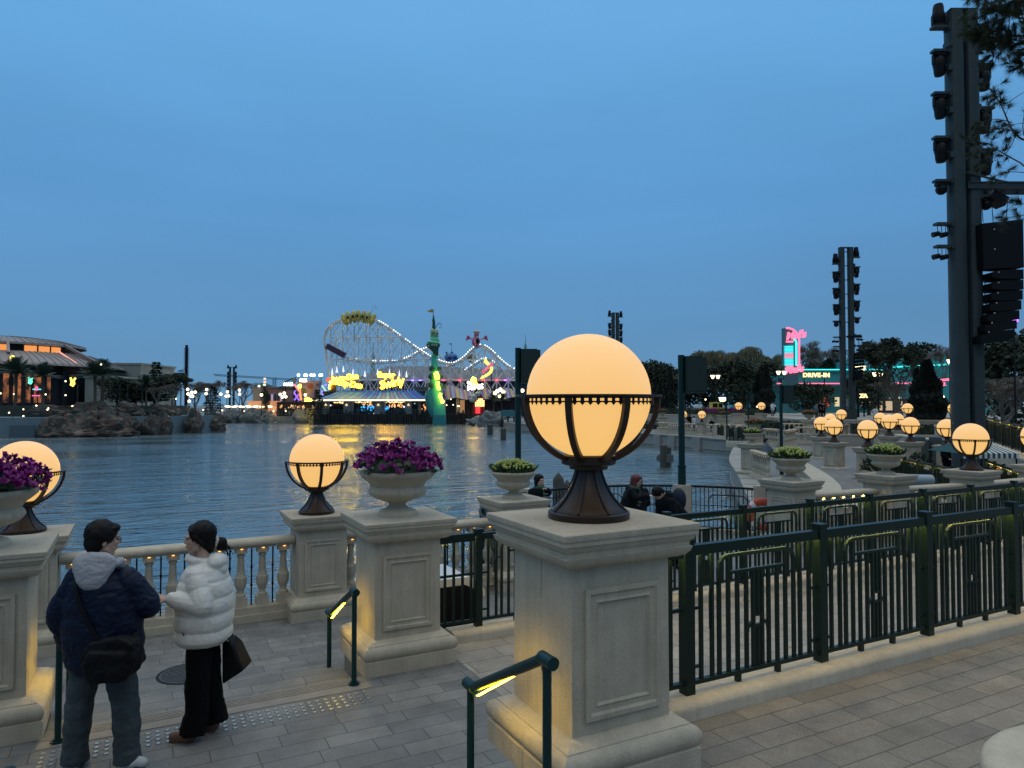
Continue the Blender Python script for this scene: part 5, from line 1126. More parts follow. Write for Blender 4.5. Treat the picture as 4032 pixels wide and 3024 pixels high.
for k, (px, D) in enumerate(((470, 110), (502, 111), (560, 112), (677, 115), (712, 116), (830, 165), (305, 108), (960, 180))):
    t = cthing('light_post', 'slim grey post on the left bank, number %s from the left of the photo' % ('two three four five six seven one eight'.split()[k]), 'post', px, D, 2.3 if px < 750 else -.45, 'slim grey posts of the left bank'); f = FX(px, D, 2.3 if px < 750 else -.45); g = MB(); g.cyl((0, 0, 0), (0, 0, f.z(1512 if px < 750 else 1540)), .09, n=6); g.build('post', TOWER, t)
    if k in (0, 2): g = MB(); g.box(-.5, .5, -.1, .1, f.z(1535), f.z(1530)); g.build('crossarm', TOWER, t, smooth=False)
# little ground lights
dot = MB(); dot.sph((0, 0, 0), .16, 8, 6); DM = dot.mesh('ground_light', WARMB)
for i, (px, py, D) in enumerate(((143, 1597, 100), (190, 1608, 100), (187, 1613, 100), (92, 1612, 98), (92, 1638, 97.5), (36, 1625, 97), (285, 1599, 103), (348, 1599, 104), (528, 1607, 108), (535, 1628, 107), (663, 1640, 110), (800, 1614, 150), (875, 1616, 176), (962, 1620, 178), (1077, 1619, 178), (1125, 1619, 178), (1190, 1620, 178), (258, 1501, 112), (258, 1556, 110), (180, 1553, 110), (55, 1552, 110), (2, 1549, 110), (693, 1570, 118), (398, 1435, 103))):
    v = PD(px, py, D); o = bpy.data.objects.new('ground_light', DM); COL.objects.link(o); o.location = v; o.scale = (.85 * D / 130,) * 3
    tag(o, 'small white light on the left and far bank, ' + ('%dth from the left edge' % (1 + sorted((0,)).index(0) + sum(1 for q in (143, 190, 187, 92, 92.5, 36, 285, 348, 528, 535, 663, 800, 875, 962, 1077, 1125, 1190, 258, 258.5, 180, 55, 2, 693, 398) if q < px + (.5 if i in (4, 18) else 0)))), 'light', 'small white lights along the banks')

# ================================================================ far amusement park
quay('dark far quay wall left of the pier', [(892, 176.5), (1225, 175.5)], -.3)
far_rail('teal railing on the far quay left of the pier', [(890, 177.5), (1230, 176.5)], -.3, 1.2, mat('teal_rail', (.05, .16, .18), .5))
WHT = mat('white_steel', (.74, .78, .80), .5)
RC = cthing('roller_coaster', 'white steel roller coaster with lit track across the lake', 'roller coaster', 1500, 180, -.45); f = FX(1500, 180, -.45)
top = [(1334, 1572), (1318, 1520), (1304, 1460), (1294, 1400), (1288, 1350), (1291, 1318), (1306, 1292), (1335, 1271), (1370, 1259), (1420, 1254), (1470, 1258), (1510, 1275), (1550, 1301), (1600, 1338), (1650, 1374), (1700, 1406), (1740, 1424), (1775, 1433), (1800, 1428), (1830, 1408), (1858, 1380), (1880, 1366), (1900, 1363), (1920, 1370), (1945, 1390), (1980, 1425), (2015, 1450), (2060, 1472)]
inner = [(1306, 1340), (1320, 1372), (1350, 1396), (1400, 1415), (1470, 1421), (1545, 1419), (1585, 1412), (1620, 1396), (1650, 1378), (1680, 1368), (1705, 1376), (1740, 1405), (1770, 1450)]
inner2 = [(1800, 1480), (1830, 1455), (1865, 1430), (1895, 1413), (1920, 1411), (1945, 1425), (1975, 1450), (2010, 1480)]
def track(pts, y, r, lit, nm='track'):
    P = smooth_pts([f.p(px, py, y) for px, py in pts], 6); g = MB()
    for dy in (-.55, .55): g.tube([(a, b + dy, c) for a, b, c in P], r, 5)
    g.tube([(a, b, c - .45) for a, b, c in P], r * 1.3, 5)
    for i in range(0, len(P), 2): a, b, c = P[i]; g.box(a - .06, a + .06, b - .55, b + .55, c - .45, c + .02)
    g.build(nm, WHT, RC, smooth=False); g = MB(); acc = 0
    for i in range(len(P) - 1):
        a, b = Vector(P[i]), Vector(P[i + 1]); L = (b - a).length; xx = (a.x / 180 * FPX) + 1500
        while acc < L:
            p = a.lerp(b, acc / L)
            if any(lo < xx < hi for lo, hi in lit): g.sph((p.x, p.y - .75, p.z + .18), .125, 6, 4)
            acc += .62
        acc -= L
    tag(g.build('track_lights', WHITEB, RC), kind='stuff'); return P
TP = track(top, -2.6, .15, [(1495, 1530), (1550, 1575), (1593, 1620), (1632, 1800), (1800, 1890), (1905, 1950), (1960, 2010), (2020, 2060)])
track(inner, 2.4, .13, [(1375, 1400), (1455, 1560), (1570, 1720)]); track(inner2, 2.8, .13, [(1820, 1915), (1930, 1945)])
def top_py(px):
    best = 9999
    for (x0, y0), (x1, y1) in zip(top[4:], top[5:]):
        if x0 <= px <= x1: best = min(best, y0 + (y1 - y0) * (px - x0) / (x1 - x0))
    return best
cols = [1312 + k * 46 for k in range(17)]
for yy, rr_ in ((-2.6, .16), (2.4, .11)):
    g = MB(); gb = MB()
    for k, px in enumerate(cols):
        yt = top_py(px); b_ = f.p(px + (8 if px < 1400 else 0), 1572, yy); tp = f.p(px, yt + 4, yy); g.cyl(b_, tp, rr_, n=5)
        if k < len(cols) - 1:
            nx = cols[k + 1]; lv = [1572, 1497, 1418, 1333, 1262]
            for a, b in zip(lv, lv[1:]):
                ya0 = max(b, yt + 4); yb0 = max(b, top_py(nx) + 4)
                if min(a - ya0, a - yb0) < 12: 
                    if a - max(ya0, yb0) < -5: continue
                if a > yt and a > top_py(nx):
                    gb.cyl(f.p(px, a, yy), f.p(nx, yb0, yy), .085, n=4); gb.cyl(f.p(px, ya0, yy), f.p(nx, a, yy), .085, n=4); gb.cyl(f.p(px, a, yy), f.p(nx, a, yy), .11, n=4)
    g.build('columns', WHT, RC, smooth=False); gb.build('braces', WHT, RC, smooth=False)
g = MB()
for px in cols[::2]:
    for lv in (1497, 1418, 1333):
        if top_py(px) < lv - 5: g.cyl(f.p(px, lv, -2.6), f.p(px, lv, 2.4), .07, n=4)
for (a, b) in (((1334, 1572), (1292, 1400)), ((1350, 1572), (1300, 1300)), ((1345, 1540), (1290, 1360)), ((1330, 1500), (1400, 1430)), ((1300, 1420), (1360, 1333)), ((1296, 1330), (1350, 1270))): g.cyl(f.p(*a, -2.8), f.p(*b, -2.8), .07, n=4)
g.build('braces', WHT, RC, smooth=False)
# coloured wash lamps on the lower beam (their red and violet wash is glow put into the beam)
for px, c_ in ((1750, (1, .05, .10)), (1812, (1, .05, .10)), (1905, (1, .05, .08)), (1958, (1, .05, .1)), (1990, (.6, .1, 1)), (1660, (.25, .15, 1)), (1630, (.25, .15, 1))):
    g = MB(); g.box(-.3, .3, -.12, .12, -.10, .10); mm = glow('wash_%d' % (int(c_[0] * 10)), c_, 5.5, sample=False); o = g.build('wash_light', mm, RC, smooth=False); o.location = f.p(px, 1499, -3.0)
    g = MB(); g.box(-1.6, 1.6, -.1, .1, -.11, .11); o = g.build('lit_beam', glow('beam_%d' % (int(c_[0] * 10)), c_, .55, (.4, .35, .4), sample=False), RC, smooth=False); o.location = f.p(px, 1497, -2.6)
g = MB(); q = f.p(1332, 1384, -2.4); g.cbox(q, (5.2, 1.4, 1.4), (0, R(28), 0)); g.build('coaster_train', mat('train_dark', (.06, .03, .07), .5), RC, smooth=False)
for px, py in ((1322, 1478), (1340, 1470), (1365, 1468), (1402, 1480), (1448, 1486), (1497, 1480), (1543, 1480), (1581, 1485), (1609, 1488)):
    g = MB(); g.lathe([(.10, 0), (.28, .1), (.10, 1.2), (.05, 1.6)], 6, f.p(px, py, -3.6)); g.build('spot_light', glow('cool_spot', (.72, .78, 1.0), 1.3, (.4, .4, .4), sample=False), RC)
# yellow caterpillar like crest on top of the coaster
YEL = mat('pale_yellow_paint', (.52, .48, .16), .5, noise_amt=.12, noise_scale=.6); t = cthing('coaster_ornament', 'big yellow segmented creature with dark eye spots on the coaster top', 'ornament', 1412, 175, pyZ(1265, 175)); fo = FX(1412, 175, pyZ(1265, 175))
for k in range(7):
    a = R(-27 + k * 9); px = 1412 + math.sin(a) * 150 * .80; py = 1245 + (1 - math.cos(a)) * 120; g = MB(); Rm = Matrix.Rotation(a * .9, 3, 'Y')
    g.sph(fo.p(px, py, -.4 * (k % 2)), 1.0, 16, 12, sc=(.62 + .1 * (k in (0, 6)), 1.1, 1.65), R3=Rm); g.build('segment', YEL, t)
    if 0 < k < 6: g = MB(); g.sph(fo.p(px, py + 2, -1.05 - .4 * (k % 2)), .42, 12, 8, sc=(.62, .4, 1), R3=Rm); g.build('eye_spot', BLACK, t)
g = MB(); g.sph(fo.p(1472, 1245, 0), .55, 10, 8, sc=(1.3, 1, .6)); g.build('snout', YEL, t)
for q in ((1466, 1222), (1478, 1218)): g = MB(); g.tube(smooth_pts([fo.p(1464, 1240), fo.p(1466, 1215), fo.p(1472, 1202), fo.p(1480, 1206), fo.p(q[0] + 10, 1222)], 4), .035, 4); g.build('antenna', YEL, t)
g = MB(); g.tube(smooth_pts([fo.p(1420, 1278), fo.p(1432, 1300), fo.p(1452, 1296), fo.p(1460, 1278), fo.p(1476, 1270), fo.p(1494, 1282), fo.p(1484, 1298), fo.p(1472, 1292)], 5), .05, 4); g.build('curl', WHT, t)
# grey roofed show building behind
SB = cthing('show_building', 'wide grey roofed building behind the roller coaster', 'building', 1700, 196, -.45); f = FX(1700, 196, -.45)
SR = mat('slate_roof', (.13, .145, .16), .7, noise_amt=.1, noise_scale=.5); g = MB(); g.box(f.x(1380), f.x(2075), 0, 26, 0, f.z(1500)); g.build('wall', mat('navy_wall', (.035, .06, .10), .7), SB, smooth=False)
e0, e1, ez_ = f.x(1372), f.x(2085), f.z(1502); rz1, rz2 = f.z(1432), f.z(1450)
g = MB(); g._add([(e0, -1.5, ez_), (e1, -1.5, ez_), (e1, 27, ez_), (e0, 27, ez_), (f.x(1500), 12, rz1), (f.x(1700), 12, rz1), (f.x(2030), 12, rz2)], [(0, 1, 6, 5), (0, 5, 4), (4, 5, 6, 2, 3), (0, 4, 3), (1, 2, 6), (0, 3, 2, 1)]); g.build('roof', SR, SB, smooth=False)
g = MB()
for i in range(64): x = e0 + 2 + (e1 - e0 - 4) * i / 63; g.box(x - .05, x + .05, -1.4, -1.2, ez_ + .1, ez_ + .2)
for k in range(7):
    x0 = f.x(1420 + k * 92); g = MB(); g.box(x0, x0 + 4.6, -.12, -.02, f.z(1535), f.z(1510)); g.build('window', mat('dusk_glass', (.02, .06, .11), .15), SB, smooth=False)
block('plain_building', 'teal grey annex between the awning pier and serpent tower', 1630, 1720, 172, 1528, -.4, 8, mat('teal_grey', (.10, .17, .19), .8))
# the pier
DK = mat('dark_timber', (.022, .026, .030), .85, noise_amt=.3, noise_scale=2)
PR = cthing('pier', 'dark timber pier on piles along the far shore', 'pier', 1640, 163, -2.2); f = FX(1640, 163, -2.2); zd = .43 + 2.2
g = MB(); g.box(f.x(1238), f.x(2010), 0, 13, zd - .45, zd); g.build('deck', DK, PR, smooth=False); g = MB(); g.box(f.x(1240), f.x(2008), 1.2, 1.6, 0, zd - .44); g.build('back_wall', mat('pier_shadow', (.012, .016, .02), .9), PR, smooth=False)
g0 = MB(); g0.cyl((0, 0, 0), (0, 0, zd + .9), .24, .2, 7); PM = g0.mesh('pile', DK); rng = random.Random(2); px = 1240
k = 0
while px < 2005 and k < 98:
    o = bpy.data.objects.new('pile', PM); COL.objects.link(o); o.parent = PR; o.location = (f.x(px), -.35, 0); o.scale = (1, 1, rng.choice((1.0, .78, .72, .74, .9))); px += rng.uniform(4.5, 11); k += 1
g = MB()
for zz in (.55, 1.0): g.box(f.x(1240), f.x(1700), .2, .26, zd + zz, zd + zz + .07)
for k in range(40): x = f.x(1240 + k * 11.6); g.box(x - .03, x + .03, .2, .26, zd, zd + 1.1)
g.build('railing', mat('blue_rail', (.03, .13, .18), .5), PR, smooth=False)
PH = cthing('pier_restaurant', 'pier building with a blue striped awning roof and bulb lit eave', 'building', 1480, 168, .43); f = FX(1480, 168, .43)
BL = [mat('awning_blue', (.004, .06, .38), .8), mat('awning_light', (.02, .20, .55), .8), mat('awning_lilac', (.04, .08, .46), .8)]
zt, ze = f.z(1537), f.z(1574); g = MB(); N = 46; xa0, xa1, xb0, xb1 = f.x(1338), f.x(1632), f.x(1246), f.x(1706)
for i in range(N):
    g.mi = (0, 1, 0, 2)[i % 4]; A = []; B = []
    for s in (0, .35, .7, 1):
        sag = .25 * math.sin(math.pi * s); ya = -s * 5.0; z = zt + (ze - zt) * s - sag
        A.append((xa0 + (xb0 - xa0) * s + ((xa1 + (xb1 - xa1) * s) - (xa0 + (xb0 - xa0) * s)) * i / N, ya, z)); B.append((xa0 + (xb0 - xa0) * s + ((xa1 + (xb1 - xa1) * s) - (xa0 + (xb0 - xa0) * s)) * (i + 1) / N, ya, z))
    g.strip(A, B)
g.mi = 0; g._add([(xa0, 0, zt), (xa0, 8, zt), (xb0, -5, ze), (xb0, 8, ze), (xa1, 0, zt), (xa1, 8, zt), (xb1, -5, ze), (xb1, 8, ze)], [(0, 2, 3, 1), (4, 5, 7, 6), (0, 1, 5, 4)]); g.build('awning_roof', BL, PH, angle=50)
g = MB(); g.box(xb0 - .1, xb1 + .1, -5.12, -4.85, ze - .32, ze + .05); g.build('eave', mat('eave_cream', (.5, .48, .38), .6, emit=(1, .75, .35), es=.25), PH, smooth=False)  # warm light of the bulbs also put in as glow of the eave
g = MB()
for i in range(92): x = xb0 + (xb1 - xb0) * (i + .5) / 92; g.sph((x, -5.2, ze - .14), .12, 6, 4)
tag(g.build('eave_bulbs', WARMB, PH), kind='stuff')
g = MB(); g.box(f.x(1272), f.x(1690), .3, 8, 0, zt - .2); g.build('wall', mat('dark_navy', (.012, .022, .04), .6), PH, smooth=False)
PW = mat('pale_blue_wall', (.32, .38, .42), .8)
for a, b in ((1254, 1258), (1280, 1297), (1362, 1393), (1482, 1519), (1601, 1626), (1651, 1657), (1694, 1700)): g = MB(); g.box(f.x(a), f.x(b), -2.6, .28, 0, ze + .3); g.build('pillar', PW, PH, smooth=False)
for a, b in ((1300, 1360), (1396, 1480), (1522, 1598), (1629, 1650), (1660, 1690)): g = MB(); g.box(f.x(a), f.x(b), .15, .28, .2, ze - .3); g.build('window', mat('pier_glass', (.02, .03, .05), .15), PH, smooth=False)
rng = random.Random(5)
for nm, c_, pts in (('warm', (1, .72, .3), [(1316 + i * 3.6, 1584 + rng.uniform(-2, 2)) for i in range(13)] + [(1402 + i * 4.6, 1584 + rng.uniform(-2, 2)) for i in range(14)] + [(1524 + i * 4.6, 1583 + rng.uniform(-2, 2)) for i in range(16)]),
                    ('blue', (.05, .45, 1), [(1424 + rng.random() * 52, 1600 + rng.random() * 16) for i in range(26)] + [(1520 + rng.random() * 14, 1600 + rng.random() * 14) for i in range(9)]),
                    ('amber', (1, .42, .15), [(1526 + rng.random() * 66, 1590 + rng.random() * 14) for i in range(22)] + [(1660 + rng.random() * 18, 1592 + rng.random() * 24) for i in range(16)] + [(1430 + rng.random() * 45, 1588 + rng.random() * 10) for i in range(10)]),
                    ('white', (.8, .9, 1), [(1303, 1596), (1455, 1630), (1475, 1630), (1554, 1600), (1634, 1589), (1593, 1602)])):
    g = MB()
    for px, py in pts: g.sph((f.x(px), -.2 - rng.random(), f.z(py)), rng.uniform(.10, .2), 6, 4, sc=(1, 1, rng.uniform(.6, 1.6)))
    tag(g.build('interior_lights', glow('int_' + nm, c_, 1.6, sample=False), PH), kind='stuff')
for px in (1295, 1375, 1498, 1615): g = MB(); g.lathe([(.02, .5), (.35, 0), (.0, 0)], 10, (f.x(px), -2.75, f.z(1597)), cap=False); g.build('wall_lamp', glow('wall_lamp', (1, .75, .45), 1.2, sample=False), PH)
# signs with lettering
def letters(name, label, px, py, D, parts, m, z0, posts=(), back=None):
    t = cthing(name, label, 'sign', px, D, z0); f = FX(px, D, z0)
    for body, bx, by, size, bold, shear, rot, sp in parts:
        g = MB(); add_text(g, body, f.p(bx, by, -.25), size * D / FPX, .12, bold * .12, shear, R(rot), 'CENTER', sp); g.build('lettering', m, t, smooth=False)
        if back: g = MB(); add_text(g, body, f.p(bx, by, .12), size * D / FPX, .1, bold * 1.3, shear, R(rot), 'CENTER', sp); g.build('backing', back, t, smooth=False)
    for a, b in posts: g = MB(); g.cyl((f.x(a), .25, 0), (f.x(a), .25, f.z(b)), .09, n=5); g.build('post', BLACK, t)
    return t
YN = glow('yellow_neon', (1.0, .60, .009), 42, sample=False); YN2 = glow('warm_neon', (1.0, .52, .011), 42, sample=False); YN4 = glow('bank_neon', (1.0, .70, .28), 2.4, sample=False); YN3 = glow('serpent_neon', (1.0, .66, .03), 9, sample=False)
BRN = mat('sign_backing', (.07, .035, .03), .6)
letters('ride_sign', 'glowing yellow two line ride sign on the pier roof', 1362, 1500, 166.5, [('Loop-Dee', 1360, 1496, 29, .16, .0, 7, .86), ('Doop-Dee', 1366, 1520, 31, .16, .0, -9, .86)], YN, f.z(1537) + .43, [(1340, 1505), (1385, 1505)], BRN)
letters('restaurant_sign', 'glowing warm yellow Super Swirly sign on the pier roof', 1535, 1500, 166.5, [('Super', 1521, 1486, 30, .16, .0, -2, .95), ('Swirly', 1545, 1522, 44, .16, .12, 12, .9)], YN2, f.z(1537) + .43, [(1510, 1510), (1570, 1510)], BRN)
WN = glow('white_neon', (1, .95, .8), 6, sample=False)
# ---- serpent tower
ST_ = cthing('serpent_tower', 'green sea serpent shaped tower with big eyes and open mouth', 'tower', 1725, 156, -2.3); f = FX(1725, 156, -2.3)
GRN = mat('serpent_green', (.06, .55, .40), .5, noise_amt=.12, noise_scale=.5); GRD = mat('serpent_dark', (.01, .10, .08), .5); GRL = mat('serpent_light', (.14, .60, .36), .5); GRB = mat('serpent_base', (.02, .22, .26), .5)  # body green brightened in place of floodlighting on the tower
def ring(g, secs, n_=24, dep=.8):
    vs = []
    for px, py, hw in secs:
        c = f.p(px, py); w_ = hw * 156 / FPX
        for k in range(n_): a = 2 * math.pi * k / n_; vs.append((c[0] + w_ * math.cos(a), w_ * dep * math.sin(a), c[2]))
    m_ = len(secs); g._add(vs, [(i * n_ + j, i * n_ + (j + 1) % n_, (i + 1) * n_ + (j + 1) % n_, (i + 1) * n_ + j) for i in range(m_ - 1) for j in range(n_)] + [tuple(range(n_))[::-1], tuple(range((m_ - 1) * n_, m_ * n_))])
g = MB(); ring(g, [(1731, 1680, 27.5), (1730, 1634, 26)]); g.build('base', GRB, ST_)
g = MB(); ring(g, [(1730, 1634, 25.5), (1726, 1600, 25), (1720, 1570, 26), (1714, 1540, 27), (1711, 1505, 22), (1711, 1470, 18), (1711, 1445, 15.5), (1710, 1424, 12), (1711, 1405, 12.5), (1712, 1390, 11), (1712, 1370, 9)]); g.build('body', GRN, ST_)
g = MB(); ring(g, [(1712, 1640, 16), (1700, 1600, 20), (1692, 1570, 20), (1690, 1545, 16), (1697, 1530, 6)], dep=.7); g.build('coil', GRB, ST_)
for px, py, r_ in ((1704, 1453, 11), (1700, 1484, 11), (1700, 1517, 11.5), (1731, 1452, 8), (1737, 1484, 8.5), (1744, 1519, 9)):
    g = MB(); q = f.p(px, py, -1.15 if px < 1720 else -.6); rr_ = r_ * 156 / FPX; g.cyl(q, (q[0], q[1] - .5, q[2]), rr_, n=18); g.sph((q[0], q[1] - .5, q[2]), rr_ * .85, 14, 8, sc=(1, .35, 1)); g.build('porthole', GRD, ST_)
g = MB(); g.sph(f.p(1711, 1318), 1.0, 18, 12, sc=(.95, .8, 1.2)); g.sph(f.p(1712, 1340, -.1), 1.0, 16, 10, sc=(1.0, .9, .9)); g.sph(f.p(1708, 1350, -.5), 1.0, 18, 10, sc=(1.45, 1.2, .42), R3=Matrix.Rotation(R(8), 3, 'Y')); g.build('head', GRL, ST_)
g = MB(); g._add([f.p(1682, 1354, -1.3), f.p(1733, 1359, -1.3), f.p(1726, 1372, -1.2), f.p(1725, 1398, -1.0), f.p(1716, 1396, -1.0), f.p(1700, 1376, -1.1), f.p(1686, 1366, -1.3), f.p(1682, 1354, .5), f.p(1733, 1359, .5), f.p(1726, 1372, .5), f.p(1725, 1398, .5), f.p(1716, 1396, .5), f.p(1700, 1376, .5), f.p(1686, 1366, .5)], [(0, 6, 5, 4, 3, 2, 1)] + [(i, (i + 1) % 7, 7 + (i + 1) % 7, 7 + i) for i in range(7)]); g.build('mouth', GRD, ST_, smooth=False)
g = MB(); g.tube([f.p(1682, 1354, -1.35), f.p(1686, 1367, -1.35), f.p(1700, 1378, -1.2), f.p(1716, 1398, -1.05), f.p(1725, 1400, -1.05), f.p(1727, 1372, -1.2), f.p(1734, 1358, -1.3)], .14, 6); g.build('lip', mat('lip_dark', (.01, .07, .06), .5), ST_)
for px, py in ((1704, 1359), (1713, 1360), (1722, 1361), (1690, 1364)): g = MB(); q = f.p(px, py, -1.42); g.cbox(q, (.3, .1, .42)); g.build('tooth', mat('tooth', (.5, .6, .4), .5), ST_, smooth=False)
for px, py, s_ in ((1704, 1308, 1), (1720, 1311, 1)):
    g = MB(); g.sph(f.p(px, py, -.75), .62, 14, 10, sc=(.72, .6, 1.25)); g.build('eye', mat('eye_pale', (.42, .52, .32), .4), ST_); g = MB(); g.sph(f.p(px + 3, py + 5, -1.08), .16, 8, 6); g.build('pupil', BLACK, ST_)
g = MB(); ring(g, [(1708, 1296, 7), (1708, 1268, 5.5), (1707, 1266, 7), (1707, 1262, 6), (1707, 1245, 2.2), (1706, 1243, 3.2), (1706, 1240, 1.2), (1706, 1217, .9)], 12, 1); g.build('spire', GRD, ST_)
g = MB(); pr = [(f.x(1706), f.z(1219)), (f.x(1694), f.z(1217)), (f.x(1692), f.z(1222)), (f.x(1680), f.z(1223)), (f.x(1688), f.z(1229)), (f.x(1706), f.z(1231))]; g.xprism(pr, -.04, .04); g.build('flag', mat('flag_orange', (.55, .33, .05), .7), ST_, smooth=False)
for s_ in (0, 1): g = MB(); g.tube(smooth_pts([f.p(1714, 1292), f.p(1722, 1280 - 4 * s_), f.p(1730, 1274 - 3 * s_), f.p(1738, 1282), f.p(1734, 1292), f.p(1729, 1287)], 4), .05, 4); g.build('antenna', GRD, ST_)
for P_s in ([(1718, 1470), (1725, 1470), (1727, 1482), (1729, 1492), (1723, 1493), (1719, 1482), (1718, 1470)], [(1723, 1510), (1730, 1506), (1727, 1516), (1731, 1528), (1735, 1536)], [(1739, 1549), (1737, 1560), (1742, 1574), (1747, 1588)]):
    g = MB(); g.tube([f.p(a + 0, b, -2.2 + (.35 if b < 1500 else .1)) for a, b in P_s], .30, 6); g.build('glowing_sign', YN3, ST_)
# ---- ornaments on the right half of the coaster
t = cthing('spotted_ball', 'big blue ball with dark spots behind the coaster dip', 'ornament', 1776, 186, pyZ(1450, 186)); f = FX(1776, 186, pyZ(1450, 186)); BLU = mat('ball_blue', (.02, .15, .42), .4); BLD = mat('ball_dark_blue', (.006, .03, .12), .4)
g = MB(); g.sph(f.p(1776, 1416), 1.95, 28, 20, sc=(1, 1, .95)); g.build('ball', BLU, t)
for dx, dz, r_ in ((-21, 4, .62), (-4, -6, .55), (17, -8, .5), (-10, 14, .35), (6, 17, .3), (24, 8, .3), (-16, -18, .22), (-18, -28, .28), (4, -28, .3)): g = MB(); X, Z = dx * 186 / FPX, -dz * 186 / FPX; d = Vector((X, -math.sqrt(max(.05, 1.95 ** 2 - X * X - Z * Z)), Z)); g.sph(Vector(f.p(1776, 1416)) + d * .97, r_, 12, 8, sc=(1, 1, 1), R3=None); g.build('spot', BLD, t)
g = MB(); g.cyl(f.p(1778, 1388), f.p(1779, 1352), .05, n=5); g.cyl(f.p(1776, 1450), f.p(1776, 1440), .2, n=6); g.build('rod', BLACK, t); g = MB(); g.xprism([(f.x(1779), f.z(1352)), (f.x(1766), f.z(1353)), (f.x(1774), f.z(1358))], -.03, .03); g.build('pennant', BLD, t, smooth=False)
t = cthing('spotted_ball', 'brown ball partly hidden behind the right coaster hill', 'ornament', 1856, 190, pyZ(1428, 190)); g = MB(); g.sph((0, 0, 1.25), 1.25, 20, 14); g.build('ball', mat('ball_brown', (.16, .14, .08), .6, noise_amt=.3, noise_scale=1), t)
t = cthing('bird_ornament', 'pink round bird figure with spread wings on the coaster hill', 'ornament', 1876, 177, pyZ(1367, 177)); f = FX(1876, 177, pyZ(1367, 177)); PK = mat('bird_pink', (.48, .14, .30), .6, noise_amt=.1); PKR = mat('wing_pink', (.50, .08, .17), .6)
g = MB(); g.sph(f.p(1874, 1345), 1.12, 18, 14, sc=(.95, .9, 1.25)); g.sph(f.p(1876, 1318), .7, 14, 10, sc=(.9, .9, 1.1)); g.build('body', PK, t)
g = MB(); g.sph(f.p(1880, 1344, -.75), .62, 14, 10, sc=(.85, .5, 1.15)); g.build('mouth', BLACK, t); g = MB(); g.sph(f.p(1880, 1330, -.9), .36, 12, 8, sc=(1, .8, .8)); g.build('beak', mat('beak_cream', (.5, .46, .36), .6), t); g = MB(); g.sph(f.p(1871, 1346, -.98), .3, 10, 8, sc=(.5, .4, 1.3)); g.build('tongue', mat('white_soft', (.6, .6, .6), .6), t)
for dx in (-7, 7):
    g = MB(); g.sph(f.p(1878 + dx, 1307, -.5), .42, 12, 8); g.build('eye', mat('white_soft', (.6, .6, .6), .6), t); g = MB(); g.sph(f.p(1878 + dx * .7, 1309, -.9), .12, 8, 6); g.build('pupil', BLACK, t)
for s_, x0, x1 in ((-1, 1862, 1836), (1, 1892, 1920)):
    g = MB(); g.cyl(f.p(x0, 1336), f.p(x1 - s_ * 14, 1333), .14, n=6)
    for k in range(5): a = f.p(x1 - s_ * 14, 1332); b = f.p(x1 + s_ * (-2 + k), 1322 + k * 5); g.tube([a, ((a[0] + b[0]) / 2, 0, (a[2] + b[2]) / 2 + .2), b], [.22, .26, .06], 5)
    g.build('wing', PKR, t)
g = MB(); g.tube(smooth_pts([f.p(1878, 1300), f.p(1880, 1284), f.p(1890, 1268), f.p(1900, 1266), f.p(1899, 1276)], 4), .035, 4); g.tube([f.p(1876, 1300), f.p(1870, 1282), f.p(1866, 1276)], .035, 4); g.build('antenna', WHT, t)
# spires far behind
for px, yt, yb, wd, D, lab in ((1468, 1345, 1470, 9, 230, 'pale green spire seen through the coaster frame'), (2069, 1317, 1420, 6, 240, 'thin pale green spire just left of the big globe')):
    t = cthing('spire', lab, 'spire', px, D, -.45); f = FX(px, D, -.45); s_ = D / FPX; g = MB(); zt = f.z(yt); zm = f.z((yt + yb) / 2 - 5); zb = f.z(yb); g.lathe([(wd * 1.2 * s_, 0), (wd * 1.2 * s_, zb), (wd * s_, zb + .2), (wd * .85 * s_, zm), (wd * .25 * s_, zm + 1), (.05, zt), (0, zt)], 12, cap=False); g.build('spire', mat('spire_green', (.13, .30, .30), .7), t)
# arrow sign
t = cthing('arrow_sign', 'curved glowing yellow arrow sign with pink discs on the coaster', 'sign', 1915, 170, -.45); f = FX(1915, 170, -.45)
def zp(x, y): return (f.x(1840 + x / 10.05), f.z(1380 + y / 10.05))
YG = glow('yellow_panel', (1.0, .83, .18), 1.25, (.5, .45, .1), sample=False)
g = MB(); g.xprism([zp(*q) for q in ((700, 285), (645, 460), (800, 600), (905, 530))][::1], -.15, .15); g.build('tail', YG, t, smooth=False)
g = MB(); O_ = [(1015, 640), (1018, 780), (960, 900), (860, 980), (740, 1050), (635, 1085)]; I_ = [(900, 640), (905, 740), (860, 830), (780, 900), (690, 960), (600, 1010)]
for y_ in (-.15, .15): g.strip([(zp(*q)[0], y_, zp(*q)[1]) for q in O_], [(zp(*q)[0], y_, zp(*q)[1]) for q in I_])
g.xprism([zp(*q) for q in ((600, 985), (640, 1130), (490, 1115))], -.15, .15); g.build('arrow', YG, t, smooth=False)
for x, y in ((630, 830), (745, 740), (850, 655), (965, 560)): g = MB(); a, b = zp(x, y); g.sph((a, -.1, b), .42, 12, 8, sc=(.8, .4, 1.25)); g.build('disc', glow('pink_disc', (1, .10, .22), .75, (.5, .2, .25), sample=False), t)
g = MB(); g.cyl((zp(640, 1100)[0], .3, 0), (zp(640, 1100)[0], .3, zp(640, 1100)[1]), .12, n=6); g.cyl((zp(950, 900)[0], .3, 0), (zp(950, 900)[0], .3, zp(950, 900)[1]), .12, n=6); g.tube([(zp(720, 500)[0], .3, zp(720, 500)[1]), (zp(960, 650)[0], .3, zp(960, 650)[1])], .1, 5); g.build('post', BLACK, t)
